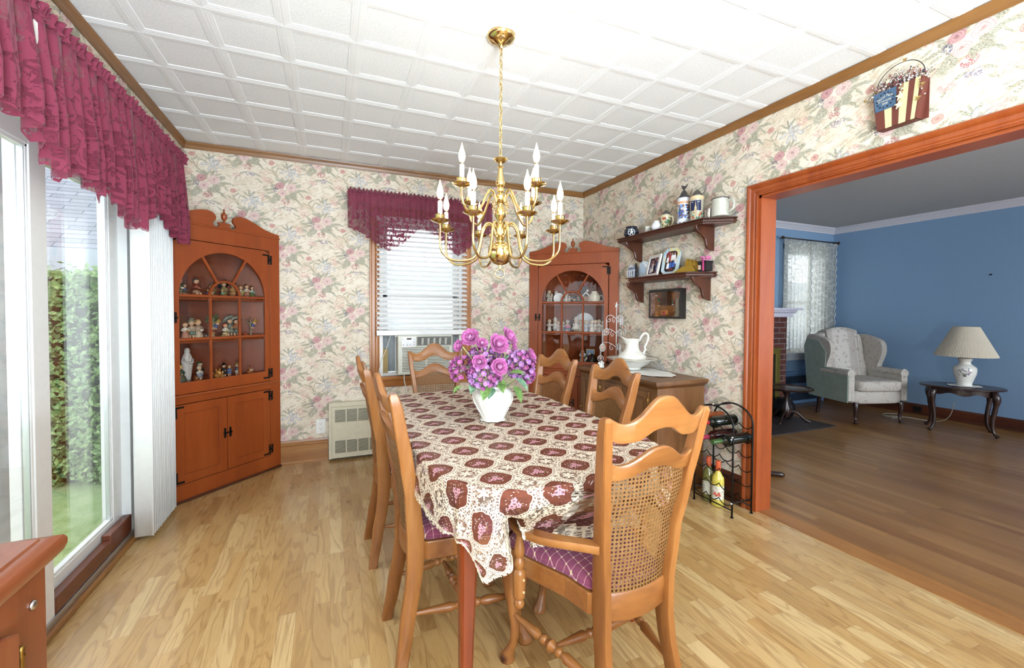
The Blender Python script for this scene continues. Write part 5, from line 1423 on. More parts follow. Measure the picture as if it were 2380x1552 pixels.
# ------------------------------------------------------------------ valances
def valance(name, label, mat, mapf, s0, s1, top, botf, pleat=.016, per=.055, head=.045, seed=1, cat='valance'):
    t = thing(name, label, cat)
    N = int((s1-s0)/.0055); NV = 46
    rnd = random.Random(seed)
    ph = [rnd.uniform(-.5, .5) for _ in range(500)]
    def off(s_, v):
        k = s_/per; i = int(k) % 498; f = k-int(k)
        phs = k*2*PI + (ph[i]*(1-f)+ph[i+1]*f)*2.2
        amp = pleat*(.25+.95*min(1, v*1.4))
        return amp*(math.sin(phs)+.35*math.sin(phs*2.3+1)), .25*amp*math.cos(phs*1.0)
    m = MB()
    def fn(u, v):
        s_ = s0+(s1-s0)*u; zb_ = botf(s_); z = top-(top-zb_)*v
        o_, sh = off(s_, v)
        return mapf(s_+sh, .020+o_, z)
    m.grid(fn, N, NV, uvf=lambda u, v: ((s0+(s1-s0)*u)*1.6, (top-botf(s0+(s1-s0)*u))*v))
    # raw edge scallop is in botf
    m.build('skirt', mat, t, smooth=True, fix=False)
    m = MB()
    def hf(u, v):
        s_ = s0+(s1-s0)*u
        o_ = .010*math.sin(s_*2*PI/.021)*(abs(v-.35)*1.6+.25)+.006*math.sin(s_*2*PI/.047+1)
        zz = top-.008+head*v+(.010*math.sin(s_*2*PI/.033+.5*math.sin(s_*40)))*v
        return mapf(s_, .022+o_, zz)
    m.grid(hf, N*2, 8, uvf=lambda u, v: ((s0+(s1-s0)*u)*1.6, .02+v*.02)); m.build('ruffled_header', mat, t, smooth=True, fix=False)
    m = MB(); m.loft([[mapf(s_, .006, top-.012), mapf(s_, .013, top-.014), mapf(s_, .013, top+.012), mapf(s_, .006, top+.012)] for s_ in (s0+.01, s1-.01)])
    m.build('rod', plain('valance_rod', '#b78f95', .4), t)
    return t
def scal(s_, p=.045, a=.018): return a*abs(math.sin(PI*s_/p))
def bot_door(y):
    k = [(.2, 1.80), (.5, 1.74), (.8, 1.82), (1.2, 1.74), (1.6, 1.84), (1.80, 1.85), (1.86, 1.80), (1.93, 1.80), (1.935, 1.745), (2.00, 1.725), (2.035, 1.72), (2.04, 1.79), (2.09, 1.75), (2.13, 1.77), (2.22, 1.72), (2.255, 1.695), (2.26, 1.80), (2.36, 1.77), (2.37, 1.725), (2.47, 1.73), (2.48, 1.695), (2.56, 1.69), (2.565, 1.66), (2.66, 1.655), (2.67, 1.75), (2.78, 1.73), (2.84, 1.79), (2.93, 1.80), (3.02, 1.78), (3.12, 1.80), (3.14, 1.745), (3.24, 1.71), (3.27, 1.72), (3.33, 1.69), (3.39, 1.70)]
    return interp(k, y)-scal(y, .036, .014)
def map_door(s_, o_, z):
    return (-.870+o_*1.3, s_, z)
valance('door_valance', 'long burgundy lace valance gathered over the patio door', M_burg, map_door, .25, 3.385, 2.195, bot_door, .020, .085, .048, 3)
def bot_win(x):
    k = [(.13, 1.985), (.20, 1.955), (.27, 1.93), (.30, 1.90), (.38, 1.86), (.42, 1.82), (.48, 1.80), (.53, 1.83), (.60, 1.87), (.64, 1.90), (.68, 1.955), (.74, 2.0), (.80, 2.005), (.84, 1.975), (.90, 1.97), (.94, 1.91), (1.00, 1.875), (1.04, 1.82), (1.10, 1.79), (1.15, 1.82), (1.20, 1.86), (1.26, 1.93), (1.33, 1.97), (1.42, 2.0)]
    return interp(k, x)-scal(x, .036, .014)
valance('window_valance', 'short burgundy lace valance over the blind on the far wall', M_burg2, lambda s_, o_, z: (s_, YB-.075-o_, z), .150, 1.43, 2.262, bot_win, .012, .055, .040, 9)
t_ = MB(); t_.M = Matrix.Translation((-.845, 1.862, 2.135)) @ Matrix.Rotation(R(80), 4, 'Z') @ Matrix.Rotation(R(14), 4, 'Y'); t_.box(-.014, -.001, -.035, .014, .001, .03)
tag(t_.build('price_tag', white_paint), 'small white care tag hanging on the burgundy door valance', 'tag')

# ------------------------------------------------------------------ radiator cover, outlet
def rad_cover(name, x0, x1, yb, z0, z1, dep, mats, nb, label, vertical=False):
    t = thing(name, label, 'radiator cover')
    cm, dk = mats; yf = yb-dep
    m = MB(); m.box(x0, yf, z0, x1, yb, z1)
    m.ring([(x0, z0), (x1, z0), (x1, z1), (x0, z1)], [(x0+.022, z0+.0), (x1-.022, z0+.0), (x1-.022, z1-.035), (x0+.022, z1-.035)], yf-.010, yf+.001)
    m.build('cabinet', cm, t, bevel=.002)
    w_ = (x1-x0-.09)/nb
    for (za, zb_) in ((z1-.165, z1-.060), (z0+.045, z0+.150)):
        for k in range(nb):
            xa = x0+.045+k*w_+.004; xb = xa+w_-.010
            m = MB()
            if vertical:
                x = xa
                while x < xb: m.box(x, yf-.0035, za, x+.006, yf-.001, zb_); x += .011
            else:
                z = za
                while z < zb_: m.box(xa, yf-.0035, z, xb, yf-.001, z+.0042); z += .0082
            m.build('louvre', dk, t)
    return t
rad_cover('radiator_cover', -.006, .92, YB, .02, .492, .055, (plain('rad_beige', '#cfc6ac', .45, var=.04), plain('rad_slot', '#6b6656', .6)), 9, 'beige metal radiator cover with slotted bands under the far wall window')
MB().box(.02, YB-.02, 0, .90, YB, .02)
def outlet():
    t = thing('wall_outlet', 'white double wall outlet on the wallpaper beside the radiator cover', 'outlet', (-.068, YB, .293))
    MB().box(-.037, -.006, -.060, .037, 0, .060).build('cover_plate', white_paint, t, bevel=.002)
    for z in (-.020, .020):
        m = MB(); m.lathe([(.001, -.0085), (.0165, -.0085), (.0165, -.005)], 20, (0, 0, z), 'y'); s_ = m.build('socket', white_paint, t)
        m = MB(); m.box(-.0075, -.0092, z, -.0055, -.0083, z+.008); m.box(.0055, -.0092, z, .0075, -.0083, z+.008); m.lathe([(.001, -.0092), (.0025, -.0092), (.0025, -.0083)], 8, (0, 0, z-.007), 'y'); m.build('slot', black_pl, s_)
outlet()

# ------------------------------------------------------------------ wall shelves
def wall_shelf(name, label, y0, y1, z, dep, brk, clip):
    t = thing(name, label, 'shelf')
    x1 = XR; x0 = XR-dep
    def outl(i): return [(x1, y0+i*.0), (x0+clip+i*.0, y0+i) if False else (x1, y1), (x1, y1)]
    P = [(x1, y0), (x1-.035, y0+.004), (x0, y0+clip), (x0, y1-clip), (x1-.035, y1-.004), (x1, y1)]
    def inset(d):
        cx, cy = x1, (y0+y1)/2
        return [(x1 if abs(px-x1) < 1e-6 else px+d, py+(d if py < cy else -d)) for px, py in P]
    m = MB(); m.loft([[(a, b, z+h) for a, b in inset(d)] for d, h in ((.016, -.038), (.014, -.030), (.004, -.026), (.004, -.020), (.012, -.015), (.010, -.010), (0, -.006), (0, -.002), (.003, 0))])
    m.build('shelf_board', W['dark_y'], t, bevel=.001)
    for yb_ in brk:
        half = [(x1, z-.036), (x0+.020, z-.036), (x0+.020, z-.044), (x0+.026, z-.060), (x0+.040, z-.078), (x0+.062, z-.092), (x0+.088, z-.104), (x0+.106, z-.122), (x0+.114, z-.145), (x0+.120, z-.168), (x0+.132, z-.186), (x1-.018, z-.200), (x1, z-.202)]
        m = MB(); n_ = len(half)
        def sec(y, k): return [((a if abs(a-x1) < 1e-6 else a+k), y, b+(k if i > 1 and i < n_-1 else 0)) for i, (a, b) in enumerate(half)]
        m.loft([sec(yb_-.011, .004), sec(yb_-.008, 0), sec(yb_+.008, 0), sec(yb_+.011, .004)])
        m.build('bracket', W['dark_z'], t)
    return t
wall_shelf('wall_shelf', 'long upper dark wooden shelf holding beer steins', 2.085, 3.26, 1.902, .19, (2.285, 3.045), .115)
wall_shelf('wall_shelf', 'shorter lower dark wooden shelf holding photo frames', 2.24, 3.09, 1.553, .19, (2.310, 3.020), .10)
SZ1, SZ2 = 1.903, 1.554
def g(c, r=.25): return plain('glz'+c.strip('#'), c, r, var=.06, scale=80)
def mug(name, x, y, z, prof, mat, lab, cat='mug', handle=None, parts=None, rz=0, n=28):
    t = thing(name, lab, cat, (x, y, z), rz)
    m = MB(); m.lathe(prof, n); m.build('body', mat, t, smooth=True, auto=45)
    if handle:
        m = MB(); m.tube(catmull(handle[0], 5), handle[1], 9); m.build('handle', handle[2], t, smooth=True)
    for nm, pr, mt in (parts or []):
        m = MB(); pr(m); m.build(nm, mt, t, smooth=True, auto=45)
    return t
def pat(name, base, cols, scale, thr=.5, zr=None, rough=.25, vor=False):
    t = NT(name); v = t.obj(); c = base if not zr else base
    nz = t.noise(v, scale, 2.0, .6); col = c
    cc = t.ramp(t.noise(v, scale*.6, 1.0), [((i+.5)/len(cols)*.5+.25, k) for i, k in enumerate(cols)], 'CONSTANT')
    msk = t.mr(nz, thr-.02, thr+.02)
    if zr:
        z = t.sep(v)[2]
        msk = t.math('MULTIPLY', msk, t.math('MULTIPLY', t.mr(z, zr[0]-.001, zr[0]+.001), t.mr(z, zr[1]-.001, zr[1]+.001, 1.0, 0.0)))
    t.P(color=t.mix(msk, col, cc), rough=rough); return t.mat
xs = 2.395
# round dark blue pot with white badge
mug('painted_pot', 2.40, 3.065, SZ1, [(.040, 0), (.048, .006), (.062, .030), (.064, .050), (.058, .070), (.046, .082), (.046, .090), (.050, .096), (.047, .097), (.043, .084), (.001, .07)], pat('cobalt_relief', '#1d2233', ['#23293c', '#8d94a3', '#23293c', '#aab0ba'], 60, .58, (.012, .078)),
    'squat dark blue relief pot with white figure badge on the upper shelf', 'pot',
    parts=[('badge', lambda m: (setattr(m, 'M', Matrix.Rotation(R(142), 4, 'Z')), m.ring([(.030*math.cos(2*PI*k/28), .042+.030*math.sin(2*PI*k/28)) for k in range(28)], [(.025*math.cos(2*PI*k/28), .042+.025*math.sin(2*PI*k/28)) for k in range(28)], .060, .066), m.sphere((0, .062, .060), .007, 10, 6, (1, .5, 1)), m.sphere((0, .0635, .042), .012, 10, 6, (.8, .35, 1)), m.tube([(-.006, .063, .034), (-.011, .061, .022)], .004, 6), m.tube([(.006, .063, .034), (.011, .061, .022)], .004, 6), m.tube([(-.018, .061, .050), (0, .064, .046), (.018, .061, .050)], .003, 6)), g('#d5d6d4'))])
mug('small_mug', 2.40, 2.850, SZ1, [(.024, 0), (.027, .004), (.027, .058), (.028, .062), (.025, .062), (.025, .01), (.001, .008)], pat('mug_blue', '#e9e4d6', ['#3a55a4', '#6b83c0'], 90, .60, (.015, .045)), 'tiny white mug with blue mark on the upper shelf',
    handle=([(.0, -.026, .048), (.0, -.044, .046), (0, -.046, .022), (0, -.026, .014)], .0038, g('#e9e4d6')))
mug('mustache_cup', 2.435, 2.775, SZ1, [(.026, 0), (.03, .03), (.034, .06), (.036, .085), (.036, .100), (.033, .100), (.030, .03), (.001, .02)], pat('stein_small', '#d9cdb0', ['#4a3a24', '#7b6a48'], 60, .55, (.02, .085)), 'narrow brown and cream beaker behind the white ball vase', 'beaker')
mug('ball_vase', 2.37, 2.720, SZ1, [(.020, 0), (.028, .006), (.038, .022), (.0405, .038), (.036, .055), (.026, .066), (.022, .070), (.024, .076), (.020, .075), (.001, .06)], g('#e4e2e6'), 'small glossy white ball vase on the upper shelf', 'vase')
def stein_lid(z, r, h, mat, thumb=True, bird=False):
    def f(m):
        m.lathe([(r+.003, z), (r+.003, z+.004), (r*.85, z+.008), (r*.62, z+.022), (r*.40, z+.022+h*.5), (r*.18, z+.022+h*.8), (.001, z+.022+h)], 20)
        if thumb: m.tube(catmull([(0, -r*.6, z+.008), (0, -r-.012, z+.014), (0, -r-.026, z+.03), (0, -r-.034, z+.05)], 4), .0028, 7)
        if bird:
            m.sphere((0, 0, z+.022+h+.010), .013, 10, 7, (.8, 1.5, .9)); m.sphere((0, .016, z+.022+h+.024), .008, 8, 6); m.tube([(0, -.012, z+.03+h), (0, -.034, z+.05+h)], [.008, .003], 6)
    return f
mug('beer_stein', 2.40, 2.650, SZ1, [(.040, 0), (.043, .006), (.040, .012), (.038, .090), (.041, .096), (.041, .110), (.038, .114), (.001, .11)], pat('stein_green', '#d2c4a0', ['#4a6a46', '#8c7a52', '#a84a34', '#55683a'], 34, .47, (.012, .092)), 'medium cream stein with green hunting scene and pewter lid', 'stein',
    handle=([(0, -.038, .092), (0, -.068, .090), (0, -.078, .062), (0, -.066, .030), (0, -.038, .020)], .0068, g('#d9cdae')), parts=[('lid', stein_lid(.113, .038, .020, pewter), pewter)])
mug('beer_stein', 2.385, 2.452, SZ1, [(.050, 0), (.052, .004), (.050, .020), (.044, .030), (.043, .036), (.044, .150), (.047, .156), (.047, .165), (.045, .182), (.045, .192), (.001, .19)], pat('stein_tall', '#dcdde2', ['#4f7a3c', '#3f5fa8', '#7b5238', '#6f93c8', '#3d6a34'], 42, .44, (.042, .142)), 'tallest white stein with painted country scene and dark pewter lid topped by a bird', 'stein',
    parts=[('lid', stein_lid(.192, .045, .046, pewter, True, True), plain('dark_pewter', '#575455', .45, .7)), ('orange_band', lambda m: m.lathe([(.0442, .150), (.0478, .156), (.0478, .164), (.0455, .164)], 28), g('#d79c74')), ('openwork_foot', lambda m: [m.sphere((.050*math.cos(a), .050*math.sin(a), .011), .006, 7, 5, (1, 1, .7)) for a in [2*PI*k/11 for k in range(11)]], g('#2c3040'))])
mug('beer_stein', 2.385, 2.330, SZ1, [(.045, 0), (.047, .006), (.045, .012), (.044, .150), (.047, .154), (.047, .160), (.045, .176), (.001, .178)], pat('stein_tower', '#bdb29c', ['#b0552f', '#2f7f72', '#d8cba6', '#8d8064'], 36, .52, (.012, .075)), 'tall stein with a cathedral tower on a night blue ground', 'stein',
    parts=[('lid', stein_lid(.176, .046, .030, pewter), pewter), ('collar', lambda m: m.lathe([(.0455, .152), (.0478, .155), (.0478, .162), (.0458, .176)], 28), g('#d9bf95')),
           ('night_panel', lambda m: m.add([(.0452*math.cos(a), .0452*math.sin(a), z) for z in (.072, .142) for a in [R(165+i*8) for i in range(13)]], [(i, i+1, 14+i, 13+i) for i in range(12)]), g('#1f2548')),
           ('tower', lambda m: (m.add([(.0462*math.cos(R(a)), .0462*math.sin(R(a)), z) for a, z in ((202, .030), (224, .030), (222, .095), (217, .105), (213, .140), (209, .105), (204, .095))], [(0, 1, 2, 3, 4, 5, 6)])), g('#b9a784')),
           ('lettering', lambda m: [m.add([(.0463*math.cos(R(a+da)), .0463*math.sin(R(a+da)), .128+dz) for da, dz in ((0, 0), (2.5, .001), (2.5, .005), (0, .006))], [(0, 1, 2, 3)]) for a in (176, 181, 186, 191, 228, 233, 238, 243)], g('#d8dbe8'))])
mug('tumbler', 2.400, 2.232, SZ1, [(.026, 0), (.028, .004), (.031, .068), (.029, .068), (.026, .006), (.001, .005)], steel, 'small silver metal tumbler beside the grey stein', 'cup')
mug('grey_tankard', 2.395, 2.140, SZ1, [(.054, 0), (.056, .004), (.055, .010), (.053, .112), (.055, .117), (.052, .119), (.049, .113), (.049, .015), (.001, .012)], g('#b9b7ab', .2), 'large plain grey glazed tankard without lid at the end of the upper shelf', 'tankard',
    handle=([(.010, -.052, .096), (.012, -.084, .098), (.014, -.094, .070), (.012, -.088, .036), (.010, -.054, .022)], .0075, g('#b9b7ab', .2)), parts=[('hinge_mount', lambda m: (m.tube([(.008, -.048, .118), (.010, -.066, .119), (.012, -.070, .106)], .005, 8), m.sphere((.010, -.066, .124), .006, 8, 6)), steel), ('rim_band', lambda m: m.lathe([(.0558, .112), (.0562, .117), (.0535, .1205), (.050, .117)], 28), pewter)])

# ---- lower shelf
def frame_pic(name, label, y, z, w, h, fw_, th, lean, yawd, fm, pm, x=2.40, clipc=0, photo=None, inner=None):
    t = thing(name, label, 'picture frame', (x, y, z), R(-90+yawd))
    # local: x along the shelf (image right = -y world), y = depth towards the wall
    Mx = Matrix.Rotation(R(-lean), 4, 'X')
    c = clipc
    def outline(a, b, cc): return [(-a, cc), (-a+cc, 0), (a-cc, 0), (a, cc), (a, b-cc), (a-cc, b), (-a+cc, b), (-a, b-cc)] if cc else [(-a, 0), (a, 0), (a, b), (-a, b)]
    def outline2(a, b, d, cc): return [(-a+d, cc+d*.4), (-a+cc+d*.4, d), (a-cc-d*.4, d), (a-d, cc+d*.4), (a-d, b-cc-d*.4), (a-cc-d*.4, b-d), (-a+cc+d*.4, b-d), (-a+d, b-cc-d*.4)] if cc else [(-a+d, d), (a-d, d), (a-d, b-d), (-a+d, b-d)]
    m = MB(); m.M = Mx; m.ring(outline(w/2, h, c), outline2(w/2, h, fw_, c), 0, th); m.build('frame', fm, t, bevel=.0015)
    m = MB(); m.M = Mx; m.prism(outline2(w/2, h, fw_-.002, c), th*.45, th*.6); m.build('photo_print', pm, t)
    if photo: 
        m = MB(); m.M = Mx; photo(m, w, h, fw_, th); m.build('photo_figures', PHM, t)
    m = MB(); m.M = Mx; m.box(-.004, th, .01, .004, th+.002, h*.6); m.build('easel_back', fm, t)
    return t
PHM = [fcol('#e8e4e2'), fcol('#1d1a24'), fcol('#c08a72'), fcol('#3a5ea8'), fcol('#a4323a'), fcol('#7a4a82')]
def people_photo(sp):
    def f(m, w, h, fw_, th):
        y = th*.42
        for (px, pz, s_, c) in sp:
            m.cur = c; m.lathe([(.001, 0), (.010*s_, 0), (.012*s_, .03*s_), (.007*s_, .045*s_), (.001, .046*s_)], 8, (px, y, pz)) if False else m.add([(px-.011*s_, y, pz), (px+.011*s_, y, pz), (px+.009*s_, y, pz+.035*s_), (px, y, pz+.044*s_), (px-.009*s_, y, pz+.035*s_)], [(0, 1, 2, 3, 4)])
            m.cur = 2; q = [(px+.0055*s_*math.cos(2*PI*k/10), y-.0003, pz+.050*s_+.0065*s_*math.sin(2*PI*k/10)) for k in range(10)]; m.add(q, [list(range(10))])
    return f
frame_pic('picture_frame', 'cream wooden frame with a wedding party photo on the lower shelf', 2.800, SZ2, .200, .180, .026, .014, 12, -14, g('#e9e4dc', .4), pat('photo_plum', '#3d2b4a', ['#4b3a64', '#2c2030', '#6a5a86'], 25, .5), photo=people_photo([(-.035, .035, 1.5, 0), (-.008, .04, 1.7, 0), (.018, .060, 1.7, 1), (.022, .030, 1.4, 1), (.048, .055, 1.5, 3), (-.03, .07, 1.2, 5)]), x=2.385)
frame_pic('picture_frame', 'pale blue and gold octagonal frame with a group photo on the lower shelf', 2.590, SZ2, .148, .212, .024, .014, 14, 12, pat('frame_blue_gold', '#bccbd2', ['#d8cf9a', '#9fb9c8', '#e0dcb8'], 18, .5), pat('photo_dark', '#2a1c20', ['#3a2428', '#7c2b24', '#24344e'], 22, .5), clipc=.032, photo=people_photo([(-.03, .10, 1.0, 0), (-.012, .115, 1.1, 4), (.006, .115, 1.1, 0), (.026, .115, 1.1, 0), (-.022, .05, 1.1, 0), (.0, .055, 1.1, 3), (.026, .06, 1.1, 3), (.04, .085, 1.0, 0)]), x=2.375)
frame_pic('picture_frame', 'narrow gold frame mostly hidden behind the octagonal one', 2.685, SZ2, .13, .165, .010, .010, 8, 0, g('#b98a3c', .4), g('#5a4030'), x=2.44)
def light_house_card(m):
    m.cur = 0; m.box(-.004, -.055, 0, .004, .055, .09)
tag(MB().add([(2.43, 3.00-.0, SZ2), (2.43, 2.90, SZ2), (2.43, 2.895, SZ2+.10), (2.43, 2.905, SZ2+.135), (2.43, 2.955, SZ2+.145), (2.43, 2.99, SZ2+.12), (2.445, 3.00, SZ2), (2.445, 2.90, SZ2), (2.445, 2.895, SZ2+.10), (2.445, 2.905, SZ2+.135), (2.445, 2.955, SZ2+.145), (2.445, 2.99, SZ2+.12)], [(0, 1, 2, 3, 4, 5), (11, 10, 9, 8, 7, 6)]+[(k, 6+k, 6+(k+1) % 6, (k+1) % 6) for k in range(6)]).build('greeting_card', pat('card_blue', '#b7c6d6', ['#dfe3e2', '#9db6cc'], 22, .5)), 'pale blue shaped card standing behind the cream frame', 'card')
def toy_house():
    t = thing('miniature_house', 'small painted wooden house with porch at the window end of the lower shelf', 'house ornament', (2.395, 3.035, SZ2), R(-90))
    MB().box(-.075, -.02, 0, .065, .02, .010).build('plinth', W['win_x'], t, bevel=.001)
    m = MB(); m.box(-.05, -.012, .010, .035, .012, .070); m.box(-.045, -.012, .07, .03, .012, .10); m.build('facade', g('#a9aebf', .5), t)
    m = MB(); m.prism([(-.052, .100), (-.006, .120), (.038, .100)], -.016, .014); m.box(-.056, -.018, .068, .042, .0, .074); m.build('roof', g('#c9ccd2', .5), t)
    m = MB()
    for x in (-.038, -.012, .014): m.box(x, -.0135, .078, x+.013, -.012, .094); m.box(x, -.0135, .035, x+.013, -.012, .060)
    m.build('windows_pattern', g('#3f434f', .4), t)
    m = MB()
    for x in (-.05, -.025, .0, .03): m.box(x, -.018, .01, x+.004, -.015, .068)
    m.build('porch_posts', g('#e2e2e0', .5), t)
    m = MB(); m.prism([(.030, .010), (.062, .010), (.064, .07), (.056, .105), (.042, .130), (.030, .105)], -.006, .006); m.build('tree_cutout', g('#2f2c2e', .6), t)
toy_house()
def gold_box():
    gm = NT('gilt'); gm.P(color='#c4a040', metal=.85, rough=.32)
    t = thing('gilded_village_box', 'gold music box with a row of tiny gabled houses on the lower shelf', 'ornament', (2.39, 2.395, SZ2), R(-90))
    m = MB(); m.prism([(-.085, 0), (.085, 0), (.085, .012), (.06, .045), (-.03, .045), (-.085, .018)], -.04, .04); m.build('base', gm.mat, t, bevel=.002)
    m = MB()
    for k, x in enumerate((-.028, .006, .040)):
        h_ = .075-.008*k
        m.prism([(x-.018, .044), (x+.018, .044), (x+.018, h_), (x, h_+.026), (x-.018, h_)], .0, .03)
    m.build('houses', gm.mat, t, bevel=.001)
gold_box()
def gift():
    t = thing('gift_box', 'little black gift box with a fluffy pink bow on the lower shelf end', 'box', (2.40, 2.262, SZ2), R(-90))
    MB().box(-.036, -.030, 0, .036, .030, .058).build('box', g('#15151a', .3), t, bevel=.001)
    MB().box(-.039, -.033, .055, .039, .033, .068).build('lid', g('#15151a', .3), t, bevel=.001)
    m = MB(); m.box(.008, -.0345, 0, .018, .0345, .0695); m.build('ribbon', g('#d84a86', .5), t)
    m = MB(); rnd = random.Random(2)
    for i in range(22):
        a = i*2.4; r_ = .012+.022*rnd.random(); m.sphere((r_*math.cos(a), r_*math.sin(a)*.7, .076+.022*rnd.random()), .010, 7, 5, (1.4, .8, .6))
    m.build('bow', g('#d878a6', .6), t, smooth=True)
    m = MB(); m.box(-.030, -.0335, .010, -.010, -.0305, .040); m.build('gift_tag', g('#d8b7a4', .5), t)
gift()
# ---- shadow box under the lower shelf
def shadow_box():
    t = thing('shadow_box', 'black framed shadow box with a miniature kitchen under the lower shelf', 'shadow box', (XR, 2.705, 1.335), R(-90))
    a, b, D = .178, .116, .052
    blk = plain('box_black', '#1f1a18', .4)
    m = MB(); m.ring([(-a, -b), (a, -b), (a, b), (-a, b)], [(-a+.014, -b+.014), (a-.014, -b+.014), (a-.014, b-.014), (-a+.014, b-.014)], -D, 0)
    m.build('frame', blk, t, bevel=.002)
    MB().box(-a+.005, -.004, -b+.005, a-.005, -.001, b-.005).build('back_panel', W['win_x'], t)
    MB().box(-a+.01, -D+.004, -b+.010, a-.01, -.004, -b+.018).build('room_floor', wood('mini_floor', '#4a2414', '#6d3a22', '#8a5030', 'x', fine=4), t)
    MB().box(-a+.014, -D+.006, -b+.015, -a+.018, -.004, b-.015).build('side_panel', pat('mini_paper', '#b08a7c', ['#8c6a60', '#c9a596'], 40, .5), t)
    MB().box(-a+.014, -D+.006, b-.020, a-.014, -.004, b-.014).build('room_ceiling', blk, t)
    m = MB(); m.loft([[(-.045, -.06, -.01), (.045, -.06, -.01), (.045, -.006, -.01), (-.045, -.006, -.01)], [(-.042, -.045, .075), (.03, -.045, .075), (.03, -.006, .075), (-.042, -.006, .075)], [(-.04, -.04, .10), (.02, -.04, .10), (.02, -.006, .10), (-.04, -.006, .10)]]); m.build('chimney_hood', fcol('#3c251a'), t)
    m = MB()
    m.box(-.025, -.066, -.085, .035, -.040, -.050); m.box(.03, -.03, -.06, .075, -.006, -.03); m.box(-.11, -.02, -.08, -.075, -.006, -.045); m.prism([(-.115, -.045), (-.072, -.045), (-.094, -.03)], -.03, -.006); m.box(-.105, -.05, -.10, -.07, -.03, -.06)
    m.build('furniture', wood('mini_wood', '#6e3c16', '#a2652c', '#c0823e', 'x', fine=6), t)
    m = MB(); m.box(.10, -.03, -.085, .135, -.006, .04); m.box(.095, -.034, -.10, .138, -.004, -.085); m.build('kitchen_dresser', fcol('#8d8266'), t)
    for (x, z, c, w_) in ((.06, .012, '#2f8f6a', .012), (.078, .012, '#c04a48', .012), (.06, -.006, '#d8e4dc', .010), (.078, -.006, '#c06a66', .010), (-.10, .035, '#3c7a52', .02), (.145, .012, '#cfae2e', .012), (-.13, .07, '#d8c8b8', .014), (-.09, .05, '#b84a58', .008), (-.10, -.012, '#e2d89a', .008), (.05, .035, '#6f8fa8', .006)):
        m = MB(); m.cbox((x, -.018, z), (w_, .012, w_)); m.build('tiny_ware', fcol(c), t)
    m = MB(); m.sphere((.022, -.070, -.072), .014, 10, 8, (1, .5, 1)); m.build('red_chair_back', fcol('#8d2328'), t)
    MB().box(-a+.012, -D+.001, -b+.012, a-.012, -D+.003, b-.012).build('glass_front', cab_glass, t)
shadow_box()
